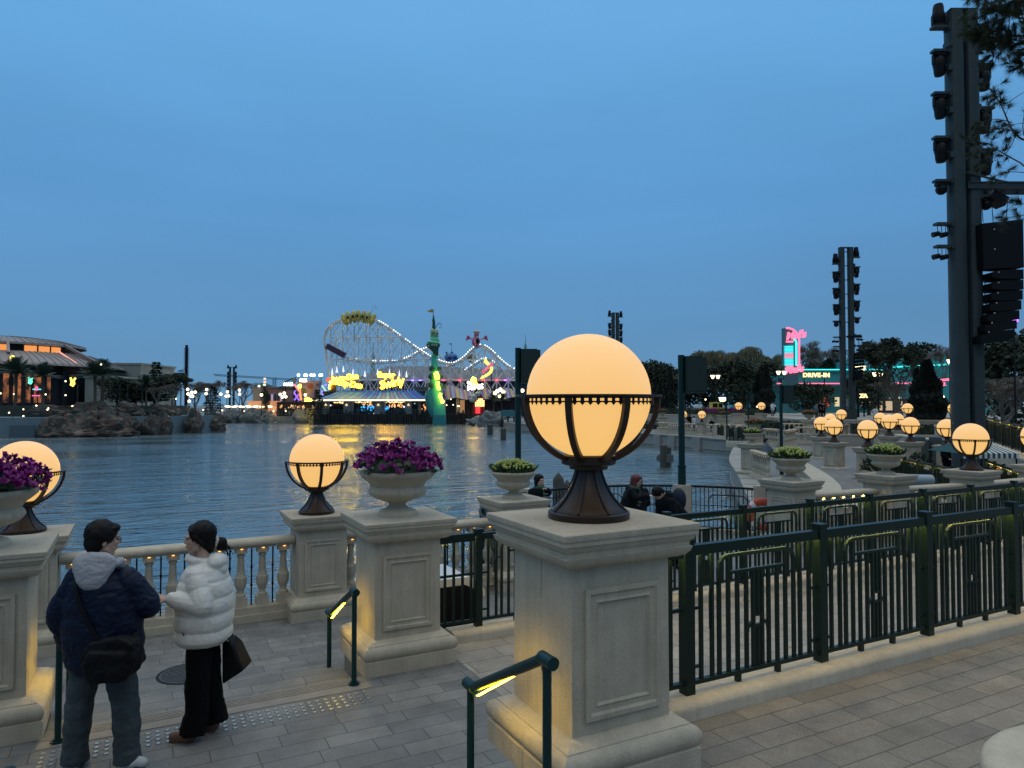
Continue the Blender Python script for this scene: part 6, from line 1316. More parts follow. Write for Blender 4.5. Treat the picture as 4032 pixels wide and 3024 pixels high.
t = letters('booth_sign', 'white and yellow booth sign reading MiNiS right of the serpent tower', 1868, 1530, 158, [('MiNiS', 1872, 1534, 28, .14, .12, 7, .92)], WN, .4, [(1846, 1560), (1853, 1555), (1884, 1550), (1890, 1548)], BRN); f = FX(1868, 158, .4)
g = MB(); g.tube([f.p(1858, 1516, -.2), f.p(1857, 1500, -.2), f.p(1864, 1487, -.2), f.p(1870, 1490, -.2), f.p(1870, 1508, -.2), f.p(1866, 1518, -.2)], .22, 6); g.tube([f.p(1866, 1500, -.25), f.p(1866, 1512, -.25)], .15, 5); g.tube([f.p(1875, 1506, -.2), f.p(1875, 1516, -.2)], .15, 5); g.build('yellow_tube', YN, t)
g = MB(); g.tube([f.p(1840, 1508, -.2), f.p(1848, 1507, -.2), f.p(1856, 1512, -.2)], .26, 6); g.build('white_tube', WN, t)
# striped tents
TS = [mat('tent_purple', (.26, .16, .34), .8), mat('tent_yellow', (.42, .40, .15), .8), mat('tent_purple', (1, 1, 1)), mat('tent_blue', (.30, .38, .50), .8)]
def tent(label, D, curve, ybase, ywall, arch=None):
    c = (curve[0][0] + curve[-1][0]) / 2; t = cthing('striped_tent', label, 'tent', c, D, .43); f = FX(c, D, .43); P = smooth_pts(curve, 6); g = MB(); k = len(P); x0, x1 = curve[0][0], curve[-1][0]
    for i in range(k - 1):
        g.mi = (0, 1, 0, 2)[int((P[i][0] - x0) / 8.5) % 4]
        lean = 14; (ax, ay), (bx, by) = P[i], P[i + 1]
        g.quad(f.p(ax + lean, max(ybase - 6, ybase) , -3.2) if False else (f.x(ax) + .7, -3.4, f.z(ybase + 4 * math.sin(i * .3))), (f.x(bx) + .7, -3.4, f.z(ybase + 4 * math.sin((i + 1) * .3))), (f.x(bx), 0, f.z(by)), (f.x(ax), 0, f.z(ay)))
        g.quad((f.x(ax), 0, f.z(ay)), (f.x(bx), 0, f.z(by)), (f.x(bx), 6, f.z(by)), (f.x(ax), 6, f.z(ay)))
    g.build('canopy', [TS[0], TS[1], TS[3]], t, smooth=False); g = MB(); g.box(f.x(x0 + 2), f.x(x1 - 2), .2, 6, 0, f.z(ybase - 3)); g.build('wall', mat('tent_wall', (.035, .035, .05), .8), t, smooth=False)
    return t, f
t, f = tent('purple and yellow striped tent beside the serpent tower', 166, [(1748, 1545), (1757, 1520), (1775, 1517), (1795, 1524), (1820, 1534), (1840, 1536), (1866, 1548)], 1570, 1620)
for a, b in ((1752, 1760), (1800, 1812)): g = MB(); g.box(f.x(a), f.x(b), -3, -2.7, 0, f.z(1568)); g.build('pillar', mat('tent_pillar', (.30, .27, .24), .8), t, smooth=False)
g = MB(); g.box(f.x(1812), f.x(1830), -1, -.6, .3, f.z(1575)); g.build('lit_window', glow('lit_window', (1, .5, .2), .35, sample=False), t, smooth=False)
g = MB()
for px, py in ((1754, 1580), (1753, 1596), (1764, 1595), (1789, 1594), (1806, 1599), (1812, 1599), (1780, 1572)): g.sph((f.x(px), -3.3, f.z(py)), .13, 6, 4)
tag(g.build('lights', WARMB, t), kind='stuff')
t, f = tent('long wavy striped tent behind the lamps left of the big globe', 168, [(1893, 1532), (1905, 1526), (1925, 1534), (1945, 1540), (1960, 1536), (1985, 1528), (2010, 1530), (2040, 1548)], 1568, 1620)
t = cthing('bulb_booth', 'red booth covered with glowing bulbs beside the striped tent', 'booth', 1885, 157, .43); f = FX(1885, 157, .43); g = MB(); g.xprism([(f.x(1862), 0), (f.x(1906), 0), (f.x(1908), f.z(1575)), (f.x(1892), f.z(1562)), (f.x(1872), f.z(1580)), (f.x(1862), f.z(1600))], -.4, 2); g.build('body', mat('booth_red', (.35, .02, .03), .5), t, smooth=False)
g = MB(); g.box(f.x(1873), f.x(1891), -.52, -.42, f.z(1628), f.z(1602)); g.build('lit_panel', glow('red_panel', (1, .035, .04), 1.2, sample=False), t, smooth=False)
g = MB()
for r_ in range(6):
    for c_ in range(6):
        px = 1874 + c_ * 6.2; py = 1598 - r_ * 6.5
        if py > 1567 + abs(px - 1893) * .7: g.sph((f.x(px), -.55, f.z(py)), .15, 6, 4)
tag(g.build('bulbs', WARM, t), kind='stuff')
for px, py in ((1859, 1575), (1868, 1563), (1882, 1552)): g = MB(); g.sph(f.p(px, py, -.6), .62, 12, 8, sc=(1, .6, .85)); g.build('scallop', mat('scallop_blue', (.30, .42, .46), .6), t)
palm(1944, 152, 1537, .2, 'palm left of the green speaker pole across the lake, left one', 0, 0, .9); palm(1976, 150, 1540, .2, 'palm left of the green speaker pole across the lake, right one', 1, 1, .9)
t = cthing('boat_dock', 'teal dock hut by the water left of the green speaker pole', 'dock', 2010, 124, -2.2); f = FX(2010, 124, -2.2); g = MB(); g.box(f.x(1974), f.x(2048), 0, 4, f.z(1640), f.z(1616)); g.build('hut', mat('hut_teal', (.05, .18, .22), .7), t, smooth=False)
for px in (1976, 2000, 2024, 2046): g = MB(); g.cyl((f.x(px), .3, 0), (f.x(px), .3, f.z(1612)), .16, n=6); g.build('pile', DK, t)
quay('grey stone quay left of the green speaker pole', [(2000, 121), (2060, 113.2)], -.45)
# ---- left park buildings
t, f = block('brown_house', 'dusky pink brown house with dark roof left of the pink tower', 1020, 1160, 186, 1528, -.45, 12, mat('brown_pink', (.22, .17, .19), .8, noise_amt=.15, noise_scale=.4))
for k in range(8): g = MB(); x = f.x(1032 + k * 12); g.box(x, x + .45, -.12, -.02, f.z(1580), f.z(1552)); g.build('window', mat('dusk_glass', (.03,) * 3) if k % 3 else glow('dim_window', (.8, .6, .9), .5, sample=False), t, smooth=False)
g = MB(); g.box(f.x(1003), f.x(1034), -1.5, 6, 0, f.z(1520)); g.build('turret', mat('turret_beige', (.34, .33, .28), .8), t, smooth=False)
g = MB(); g._add([(f.x(997), -2, f.z(1519)), (f.x(1046), -2, f.z(1519)), (f.x(1046), 7, f.z(1519)), (f.x(997), 7, f.z(1519)), (f.x(1012), 2, f.z(1507)), (f.x(1032), 2, f.z(1507))], [(0, 1, 5, 4), (1, 2, 5), (2, 3, 4, 5), (3, 0, 4), (0, 3, 2, 1)]); g.build('roof', mat('roof_teal', (.03, .06, .07), .7), t, smooth=False)
g = MB(); g.xprism([(f.x(1098), f.z(1528)), (f.x(1160), f.z(1528)), (f.x(1160), f.z(1521)), (f.x(1130), f.z(1519)), (f.x(1105), f.z(1522))], -.6, 8); g.build('gable', mat('roof_dark', (.03, .035, .045), .7), t, smooth=False)
for px, py, c_ in ((1052, 1493, (.9, .6, .5)), (1052, 1505, (1, .6, .25)), (1051, 1516, (.8, 1, .7)), (1030, 1521, (.9, .95, .8))): g = MB(); g.sph((f.x(px), -2, f.z(py)), .40, 8, 6, sc=(1, .6, .8)); g.build('sign_light', glow('sign_%d' % px, c_, 1.3, sample=False), t)
g = MB(); g.cyl((f.x(1052), -2, 0), (f.x(1052), -2, f.z(1490)), .1, n=5); g.build('sign_pole', BLACK, t)
t, f = block('lit_arcade', 'low arcade with an orange glowing front on the far quay', 975, 1085, 180, 1584, -.45, 3, mat('arcade', (.30, .18, .12), .8, emit=(1, .42, .20), es=.42))
g = MB()
for k in range(14): g.sph((f.x(898 + k * 13.5), -.8 - (k % 2), f.z(1600 + (k % 3))), .36, 8, 5, sc=(1.5, 1, .6))
tag(g.build('umbrella_lights', WARMB, t), kind='stuff')
rng = random.Random(12); g = MB()
for k in range(40): g.sph((f.x(1080 + rng.random() * 160), 1 - rng.random() * 3, f.z(1597 + rng.random() * 14)), rng.uniform(.09, .2), 6, 4, sc=(1, 1, rng.choice((1, 2.2))))
tag(g.build('arcade_lights', glow('arc_l', (1, .55, .25), 1.0, sample=False), t), kind='stuff')
block('plain_building', 'long dark low arcade between the pink tower and the pier', 1085, 1262, 181, 1588, -.45, 6, mat('dark_brown', (.035, .028, .028), .8))
letters('shop_sign', 'warm lit MAK lettering above the brown house', 1138, 1515, 185, [('MAK', 1137, 1519, 17, .12, 0, 0, 1.05)], WN, 4.5, [(1122, 1515), (1152, 1515)])
t = cthing('spotted_tower', 'pink flower pot shaped tower with coloured dots and lamps on its rim', 'tower', 1219, 184, -.45); f = FX(1219, 184, -.45); s_ = 184 / FPX; zt = f.z(1500); g = MB(); g.lathe([(33 * s_, 0), (33 * s_, f.z(1585)), (43 * s_, zt - .9), (44 * s_, zt - .9), (47 * s_, zt - .7), (47 * s_, zt), (42 * s_, zt), (0, zt)], 36, cap=False); g.build('wall', mat('pot_pink', (.52, .38, .40), .8, noise_amt=.08), t)
def spot(px, py, r_, m):
    X = f.x(px); Z = f.z(py); rad = (33 + 10 * min(1, max(0, (1585 - py) / 85))) * s_; Y = -math.sqrt(max(.1, rad ** 2 - X * X)); q = MB(); q.cyl((X, Y - .02, Z), (X * 1.03, Y * 1.03 - .1, Z), r_ * s_, n=20); q.build('dot', m, t)
spot(1232, 1522, 11, mat('dot_red', (.50, .13, .06), .7)); spot(1207, 1540, 11, mat('dot_olive', (.26, .23, .07), .7)); spot(1253, 1515, 6, mat('dot_blue', (.12, .12, .35), .7)); spot(1196, 1566, 5, mat('dot_blue', (0, 0, 0)))
for px in (1177, 1196, 1202, 1227, 1232, 1256, 1267): g = MB(); q = (f.x(px), (-.6 if px % 2 else .8), zt); g.cyl(q, (q[0], q[1], f.z(1484)), .07, n=5); g.build('lamp_post', BLACK, t); g = MB(); g.sph((q[0], q[1], f.z(1477)), .40, 10, 8); g.build('lamp_globe', WHITEB, t)
g = MB(); add_text(g, 'ONE', (f.x(1207), -47 * s_ - .3, f.z(1503)), .85, .08, .06); g.build('lettering', WN, t, smooth=False)
for lab, pts, c_ in (('crossed purple and pink neon bars left of the pink tower', [((1157, 1512), (1177, 1540)), ((1164, 1538), (1158, 1546), (1178, 1577)), ((1158, 1576), (1176, 1552))], (.30, .14, 1)), ('pale green and violet neon bars right of the pink tower', [((1268, 1518), (1284, 1543)), ((1272, 1536), (1266, 1548), (1277, 1560)), ((1277, 1518), (1286, 1514))], (.35, .25, 1))):
    px = pts[0][0][0] + 8; t = cthing('neon_sign', lab, 'sign', px, 176, -.45); f = FX(px, 176, -.45)
    for k, P in enumerate(pts): g = MB(); g.tube([f.p(*q) for q in P], .22, 5); cc = ((1, .22, .35) if k == 0 else c_) if 'pink ' in lab[:30] else ((.4, .8, .6) if k == 0 else c_); g.build('neon_bar', glow('neon_%d_%d' % (k, px), cc, 1.2, sample=False), t)
    g = MB(); g.xprism([(f.x(px - 8), f.z(1520)), (f.x(px + 12), f.z(1580)), (f.x(px - 12), f.z(1580))], .3, .6); g.cyl((0, .5, 0), (0, .5, f.z(1550)), .15, n=5); g.build('board', BLACK, t, smooth=False)
t = cthing('neon_sign', 'vertical orange bulb sign left of the pink tower', 'sign', 1181, 175, -.45); f = FX(1181, 175, -.45); g = MB()
for k in range(6): g.sph(f.p(1180 + k, 1532 + k * 8, 0), .30, 8, 6)
g.build('bulb_column', glow('orange_bulb', (1, .25, .06), 1.8, sample=False), t); g = MB(); g.sph(f.p(1180, 1521, 0), .42, 8, 6, sc=(1, .5, 1.2)); g.build('top_disc', YN, t); g = MB(); g.cyl((0, .4, 0), (0, .4, f.z(1525)), .12, n=5); g.build('pole', BLACK, t)
t = cthing('yellow_sign', 'glowing yellow sign at the left tip of the blue awning', 'sign', 1222, 166, .43); f = FX(1222, 166, .43); g = MB(); g.xprism([(f.x(1201), f.z(1581)), (f.x(1246), f.z(1578)), (f.x(1246), f.z(1574)), (f.x(1225), f.z(1572)), (f.x(1210), f.z(1565)), (f.x(1202), f.z(1568))], -.2, .2); g.build('panel', YN, t, smooth=False); g = MB(); g.cyl((f.x(1215), .3, 0), (f.x(1215), .3, f.z(1578)), .1, n=5); g.build('pole', BLACK, t)
t = cthing('neon_sign', 'red ball sign with warm letters left of the two line ride sign', 'sign', 1300, 170, -.45); f = FX(1300, 170, -.45); g = MB(); g.sph(f.p(1293, 1496), .62, 10, 8); g.build('ball', glow('red_ball', (1, .15, .10), .9, sample=False), t)
for P in ([(1304, 1500), (1301, 1510), (1306, 1514)], [(1311, 1506), (1313, 1508)], [(1298, 1516), (1298, 1531)]): g = MB(); g.tube([f.p(*q, -.2) for q in P], .22, 5); g.build('neon_bar', YN2, t)
g = MB(); g.box(f.x(1298), f.x(1322), 0, .4, f.z(1550), f.z(1508)); g.build('board', BRN, t, smooth=False); g = MB(); g.cyl((0, .5, 0), (0, .5, f.z(1500)), .12, n=5); g.build('pole', BLACK, t)
# crane
t = cthing('tower_crane', 'faint distant tower crane above the left park buildings', 'crane', 1080, 420, -.45); f = FX(1080, 420, -.45); CR = mat('crane_sky_haze', (.15, .34, .52), .8); g = MB(); g.cyl(f.p(1075, 1600), f.p(1075, 1488), .3, n=4); g.cyl(f.p(1086, 1600), f.p(1086, 1488), .3, n=4)  # crane colour pulled towards sky blue, distance haze painted in
for k in range(10): g.cyl(f.p(1075, 1590 - k * 10), f.p(1086, 1580 - k * 10), .25, n=4)
g.build('mast', CR, t, smooth=False); g = MB(); A = f.p(840, 1473); B = f.p(1160, 1492); A2 = f.p(846, 1479); B2 = f.p(1158, 1497); g.cyl(A, B, .2, n=4); g.cyl(A2, B2, .2, n=4)
for k in range(40): a = Vector(A).lerp(Vector(B), k / 40); b = Vector(A2).lerp(Vector(B2), (k + .5) / 40); g.cyl(a, b, .16, n=4)
g.build('boom', CR, t, smooth=False)
t = cthing('swing_ride', 'dark ride arm with a round hub beside the MAK letters', 'ride', 1158, 187, -.45); f = FX(1158, 187, -.45); g = MB(); g.cyl(f.p(1159, 1496, -.5), f.p(1159, 1496, .5), .55, n=16); g.build('hub', mat('hub_grey', (.10, .13, .13), .6), t); g = MB(); g.tube([f.p(1118, 1506), f.p(1152, 1490), f.p(1166, 1487)], .15, 5); g.cyl((0, 0, 0), (0, 0, f.z(1498)), .25, n=6); g.build('arm', BLACK, t)

# ================================================================ diner with neon pylon (right bank)
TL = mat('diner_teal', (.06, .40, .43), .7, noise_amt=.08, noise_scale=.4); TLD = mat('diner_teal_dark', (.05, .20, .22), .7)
CY_ = glow('cyan_neon', (.05, .85, .85), 1.5, sample=False); PN = glow('pink_neon', (1, .16, .30), 1.7, sample=False)
DN = cthing('diner', 'teal drive in diner with cyan and pink neon lines behind the trees', 'building', 3290, 128, 1.1); f = FX(3290, 128, 1.1)
g = MB(); g.box(f.x(2965), f.x(3480), 0, 14, 0, f.z(1458)); g.build('wall', TL, DN, smooth=False); g = MB(); g.box(f.x(3470), f.x(3900), -4, 20, 0, f.z(1404)); g.build('wing', TL, DN, smooth=False)
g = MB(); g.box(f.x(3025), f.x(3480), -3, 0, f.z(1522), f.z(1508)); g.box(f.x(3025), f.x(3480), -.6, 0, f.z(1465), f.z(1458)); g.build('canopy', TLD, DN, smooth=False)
g = MB(); g.box(f.x(2960), f.x(3480), -.75, -.62, f.z(1458), f.z(1454)); g.build('neon_line', CY_, DN, smooth=False); g = MB(); g.tube([f.p(3470, 1450, -4.2), f.p(3760, 1436, -4.2), f.p(3900, 1430, -4.2)], .12, 5); g.build('neon_line', CY_, DN)
g = MB(); g.box(f.x(3035), f.x(3480), -3.15, -3.0, f.z(1514), f.z(1510)); g.build('neon_line', PN, DN, smooth=False); g = MB(); g.tube([f.p(3470, 1511, -4.2), f.p(3570, 1512, -4.2)], .10, 5); g.build('neon_line', PN, DN)
for a, b, c_ in ((3040, 3060, (1, .08, .03)), (3200, 3222, (1, .08, .03)), (3246, 3262, (.9, .75, .4)), (3277, 3290, (1, .35, .1)), (3345, 3352, (1, .8, .45)), (3378, 3384, (1, .8, .45)), (3452, 3458, (1, .85, .6)), (3490, 3498, (1, .9, .7))):
    g = MB(); g.box(f.x(a), f.x(b), -4.3, -4.1, f.z(1600), f.z(1565)); g.build('lit_opening', glow('open_%d' % a, c_, .8, sample=False), DN, smooth=False)
g = MB(); g.box(f.x(3380), f.x(3640), -5, -4.05, 0, f.z(1572)); g.build('shopfront', mat('shop_brown', (.06, .035, .03), .8), DN, smooth=False)
for k in range(6): g = MB(); x = f.x(3392 + k * 38); g.box(x, x + 1.1, -5.1, -5.0, .5, f.z(1580)); g.build('shop_window', glow('shopw', (1, .72, .45), .55, sample=False), DN, smooth=False)
letters('diner_sign', 'warm bulb lit DRIVE-IN lettering on the diner front', 3212, 1478, 124.5, [('DRIVE-IN', 3212, 1485, 24, .12, 0, 0, 1.1)], YN4, f.z(1515) + 1.1, [(3170, 1478), (3250, 1478)])
PY = cthing('pylon_sign', 'tall pylon with pink and cyan neon and Mel\'s lettering', 'sign', 3118, 120, 1.1); f = FX(3118, 120, 1.1)
PY['label'] = 'tall pylon sign with pink and cyan neon tubes above the diner'
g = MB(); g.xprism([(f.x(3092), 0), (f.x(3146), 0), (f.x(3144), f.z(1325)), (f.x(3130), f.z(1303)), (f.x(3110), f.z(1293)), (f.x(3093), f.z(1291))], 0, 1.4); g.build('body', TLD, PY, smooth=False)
g = MB(); g.xprism([(f.x(3088), f.z(1455)), (f.x(3121), f.z(1455)), (f.x(3121), f.z(1358)), (f.x(3088), f.z(1362))], -.5, 0); g.build('ribbed_panel', mat('pylon_cyan', (.03, .35, .38), .6, emit=(.03, .6, .65), es=.45), PY, smooth=False)
for k in range(16):
    py = 1366 + k * 5.4; g = MB(); g.box(f.x(3087), f.x(3121), -.62, -.5, f.z(py + 1.2), f.z(py - 1.2)); g.build('neon_rib', PN if 5 <= k <= 8 or k >= 14 else CY_, PY, smooth=False)
g = MB(); g.tube(smooth_pts([f.p(3092, 1293, -.4), f.p(3105, 1294, -.4), f.p(3122, 1301, -.4), f.p(3134, 1313, -.4)], 3) + [f.p(3136, 1322, -.4)], .16, 6); g.tube([f.p(3141, 1325, -.4), f.p(3143, 1340, -.4), f.p(3143, 1445, -.4)], .16, 6); g.tube([f.p(3092, 1346, -.4), f.p(3119, 1346, -.4)], .16, 6); g.build('pink_tube', PN, PY)
g = MB(); g.tube([f.p(3122, 1337, -.4), f.p(3130, 1342, -.4), f.p(3132, 1352, -.4), f.p(3132, 1440, -.4)], .18, 6); g.build('cyan_tube', CY_, PY)
for bx, by, sz in ((3126, 1334, 40), (3118, 1468, 38)): g = MB(); add_text(g, "Mel's", f.p(bx, by, -.9), sz * 120 / FPX, .12, .07, .3, R(8), 'CENTER', .95); g.build('lettering', PN, PY, smooth=False)
letters('cafe_sign', 'pink neon CAL sign behind the pointed cypress on the right', 3701, 1515, 95, [('CAL', 3702, 1519, 19, .08, .15, 3, 1.05)], PN, 1.1, [(3690, 1515), (3715, 1515)])
t = cthing('neon_sign', 'double pink neon curve above the CAL letters', 'sign', 3705, 96, 1.1); f = FX(3705, 96, 1.1); g = MB()
for dy in (0, 5): g.tube(smooth_pts([f.p(3672, 1486 + dy), f.p(3690, 1485 + dy), f.p(3700, 1494 + dy), f.p(3720, 1493 + dy), f.p(3746, 1491 + dy)], 3), .07, 5)
g.build('tube', PN, t); g = MB(); g.cyl((0, .1, 0), (0, .1, f.z(1495)), .08, n=5); g.build('pole', BLACK, t)
letters('shop_sign', 'yellow lit ZA letters right of the twin column tower', 3395, 1558, 84, [('ZA', 3396, 1566, 22, .10, 0, 0, 1.0)], YN4, 1.1, [(3385, 1560), (3406, 1560)])
t, f = block('plain_building', 'dark building with a violet roof right of the big globe', 2540, 2640, 150, 1470, 1.1, 12, mat('violet_dark', (.035, .03, .14), .7))
# right lamps
def lantern(px, D, y0, heads, z0, label, r=.3):
    t = cthing('street_lantern', label, 'street lamp', px, D, z0, 'lantern lamps of the right bank'); f = FX(px, D, z0); g = MB(); g.cyl((0, 0, 0), (0, 0, f.z(y0)), .11, .07, 8); g.build('pole', BLACK, t)
    for qx, qy in heads:
        g = MB(); q = f.p(qx, qy); g.lathe([(r * .45, -r * .8), (r, r * .7), (0, r * .7)], 8, q, cap=False); g.build('lantern_glass', WARMB, t); g = MB(); g.lathe([(r * 1.1, 0), (r * .4, r * .5), (0, r)], 8, (q[0], 0, q[2] + r * .7), cap=False); g.build('cap', BLACK, t)
        if len(heads) > 1: g = MB(); g.tube([(0, 0, f.z(y0)), (q[0] * .7, 0, f.z(y0) - .1), (q[0], 0, q[2] - r * .8)], .05, 4); g.build('arm', BLACK, t)
for a in ((3077, 92, 1490, [(3065, 1468), (3088, 1468)], 'double lantern just left below the pylon sign'), (3742, 88, 1440, [(3738, 1423)], 'single lantern left of the big light tower'), (2815, 96, 1500, [(2806, 1484), (2827, 1484)], 'double lantern in front of the dark trees'), (2855, 84, 1590, [(2840, 1572), (2850, 1572), (2863, 1572), (2874, 1573)], 'low lamp cluster in front of the dark trees'), (3460, 90, 1500, [(3444, 1474), (3468, 1474)], 'double lantern under the tall open tree'), (3378, 80, 1470, [(3376, 1447), (3399, 1449)], 'double lantern touching the twin column tower')): lantern(*a[:4], 1.1, a[4])
# yellow truck
t = cthing('parked_truck', 'small yellow and white vintage truck on the far right bank', 'truck', 2835, 90, 1.15); g = MB(); g.box(-1.3, 1.2, -.7, .7, .35, 1.0); g.box(-1.2, .2, -.65, .65, 1.0, 1.75); g.build('body', mat('truck_yellow', (.55, .48, .12), .4), t, smooth=False); g = MB(); g.box(-1.1, -.5, -.68, -.66, 1.1, 1.6); g.box(-.35, .12, -.68, -.66, 1.1, 1.6); g.build('window', BLACK, t, smooth=False)
for x in (-.8, .8): g = MB(); g.cyl((x, -.75, .35), (x, -.6, .35), .35, n=14); g.build('wheel', BLACK, t)
# string of little lights along the right bank
for i, (px, py, D) in enumerate(((2982, 1601, 88), (2778, 1573, 100), (3320, 1556, 75), (3860, 1429, 80), (3893, 1428, 80), (3715, 1562, 80))):
    o = bpy.data.objects.new('ground_light', DM); COL.objects.link(o); o.location = PD(px, py, D); o.scale = (.7,) * 3; tag(o, 'small white light among the right bank trees, %s' % ('left of the thin green pole', 'above the balustrade lamp', 'at the foot of the twin tower', 'right of the big light tower, left dot', 'right of the big light tower, right dot', 'by the pointed cypress')[i], 'light', 'small white lights along the banks')
# ================================================================ people
SKIN = mat('skin', (.50, .32, .24), .5, noise_amt=.06, noise_scale=20); HAIRM = mat('black_hair', (.004, .0035, .004), .55, bump=.5, bump_scale=160, spec=.2)
HAIRR = mat('red_hair', (.12, .022, .018), .5, bump=.5, bump_scale=200)
V = Vector
def cap(g, a, b, ra, rb=None, n=10):
    rb = ra if rb is None else rb; a, b = V(a), V(b); k = 6; P = [a.lerp(b, i / k) for i in range(k + 1)]; Rr = [ra + (rb - ra) * i / k for i in range(k + 1)]
    g.tube(P, Rr, n); g.sph(a, ra, n, 6); g.sph(b, rb, n, 6)
def puff(g, a, b, ra, rb, seg=.10, amp=.10, n=14, sq=1.0):
    a, b = V(a), V(b); L = (b - a).length; k = max(8, int(L / .012)); m = max(1, round(L / seg)); P = []; Rr = []
    for i in range(k + 1):
        s = i / k; P.append(a.lerp(b, s)); Rr.append((ra + (rb - ra) * s) * (1 - amp + amp * abs(math.sin(math.pi * s * m)) ** .5))
    g.tube(P, Rr, n); g.sph(a, ra * .95, n, 6); g.sph(b, rb * .9, n, 6)
def stack(g, secs, amp=.035, seg=.11, n=26):     # torso: (z, cx, cy, rx, ry) loft with quilting bulges
    out = []; z0 = secs[0][0]; zt = secs[-1][0]; steps = int(abs(zt - z0) / .012)
    for i in range(steps + 1):
        z = z0 + (zt - z0) * i / steps
        for a, b in zip(secs, secs[1:]):
            if (a[0] <= z <= b[0]) or (a[0] >= z >= b[0]):
                t = (z - a[0]) / (b[0] - a[0]) if b[0] != a[0] else 0; q = [a[j] + (b[j] - a[j]) * t for j in range(5)]; break
        bu = 1 - amp + amp * 2 * abs(math.sin(math.pi * (z - z0) / seg)) ** .45; out.append((q[1], q[2], z, q[3] * bu, q[4] * bu))
    vs = []
    for cx, cy, z, rx, ry in out:
        for k in range(n): a = 2 * math.pi * k / n; ca, sa = math.cos(a), math.sin(a); vs.append((cx + rx * math.copysign(abs(ca) ** .85, ca), cy + ry * math.copysign(abs(sa) ** .85, sa), z))
    m = len(out); g._add(vs, [(i * n + j, i * n + (j + 1) % n, (i + 1) * n + (j + 1) % n, (i + 1) * n + j) for i in range(m - 1) for j in range(n)] + [tuple(range(n))[::-1], tuple(range((m - 1) * n, m * n))])
def head(g, c, Rm, s=1.0):      # looks along local -y
    T = Matrix.Translation(V(c)) @ Rm.to_4x4() @ Matrix.Scale(s, 4); o = g.M; g.M = T if o is None else o @ T
    g.sph((0, .012, .028), .092, 18, 14, sc=(.84, 1.02, 1.02)); g.sph((0, -.022, -.028), .074, 16, 12, sc=(.84, .95, 1.15)); cap(g, (0, -.045, -.075), (0, -.060, -.092), .032, .020)
    for x in (-1, 1): cap(g, (x * .048, -.01, -.06), (x * .02, -.052, -.092), .024, .018); g.sph((x * .036, -.062, -.012), .024, 8, 6); g.sph((x * .078, .008, -.012), .020, 8, 6, sc=(.45, .8, 1.5)); cap(g, (x * .048, -.075, .030), (x * .014, -.088, .030), .009, .009, 6)
    cap(g, (0, -.084, .022), (0, -.100, -.016), .008, .0105, 8); 
    for x in (-1, 1): g.sph((x * .009, -.092, -.021), .0085, 6, 5)
    cap(g, (-.016, -.086, -.050), (.016, -.086, -.050), .0075, .0075, 6); cap(g, (-.013, -.084, -.062), (.013, -.084, -.062), .0075, .0075, 6)
    cap(g, (0, .02, -.07), (0, .03, -.17), .050, .056); g.M = o
def face_bits(parent, c, Rm, s=1.0, lips=(.30, .10, .09)):
    T = Matrix.Translation(V(c)) @ Rm.to_4x4() @ Matrix.Scale(s, 4)
    for x in (-1, 1):
        g = MB(T); g.sph((x * .031, -.080, .006), .0105, 10, 6, sc=(1.25, .55, .55)); g.build('eye', mat('eye_dark', (.02, .015, .012), .25), parent)
        g = MB(T); g.tube([(x * .048, -.078, .026), (x * .032, -.090, .031), (x * .014, -.090, .027)], [.002, .0032, .0028], 5); g.build('eyebrow', HAIRM, parent)
    g = MB(T); g.tube([(-.019, -.088, -.055), (0, -.095, -.054), (.019, -.088, -.055)], [.002, .0055, .002], 6); g.build('lips', mat('lips', lips, .4), parent)
def hand(g, w, d, up, curl=.25, s=1.0, side=1):     # wrist, pointing direction, palm-up normal
    d = V(d).normalized(); up = V(up); up = (up - d * up.dot(d)).normalized(); x = d.cross(up).normalized() * side; w = V(w)
    for k in range(4): cap(g, w + x * (k - 1.5) * .006 * s, w + d * .085 * s + x * (k - 1.5) * .0185 * s, .015 * s, .0115 * s, 8)
    for k, L in enumerate((.036, .043, .040, .031)):
        p = w + d * .088 * s + x * (1.5 - k) * .0190 * s; a = p; dd = d + x * (1.5 - k) * .07
        for j in range(3):
            dd = (dd - up * curl * (.55 + .3 * j)).normalized(); q = a + dd * L * s * (1, .72, .55)[j]; cap(g, a, q, (.0088, .0080, .0072)[j] * s, (.0082, .0074, .0062)[j] * s, 8); a = q
    p = w + d * .028 * s + x * .026 * s; dd = (d * .75 + x * .65 - up * .25).normalized(); q = p + dd * .042 * s; cap(g, p, q, .0125 * s, .0105 * s, 8); dd = (dd + d * .4 - up * .2 * curl).normalized(); cap(g, q, q + dd * .030 * s, .0100 * s, .0078 * s, 8)
def rm_(part_mb, name, m, parent, vox, it=2, label=None, fold=0.0, fr=(8, 8, 8)):
    o = part_mb.build(name, m, parent, label=label); return remesh(o, vox, it, None, fold, fr)
def person_root(mb, label, loc, rz, vox, group=None):
    o = mb.build('person', SKIN); remesh(o, vox, 1); o.location = loc; o.rotation_euler = (0, 0, rz); return tag(o, label, 'person', group)
def Rz(a): return Matrix.Rotation(R(a), 3, 'Z')
def Rx(a): return Matrix.Rotation(R(a), 3, 'X')
NAVY = mat('navy_puffer', (.004, .009, .028), .5, noise_amt=.12, noise_scale=6, bump=.5, bump_scale=28, spec=.2); GREYH = mat('grey_hood', (.36, .37, .40), .95, noise_amt=.10, noise_scale=14, bump=.6, bump_scale=70); JEAN = mat('washed_grey_jeans', (.045, .060, .068), .85, noise_amt=.3, noise_scale=7, bump=.7, bump_scale=20)
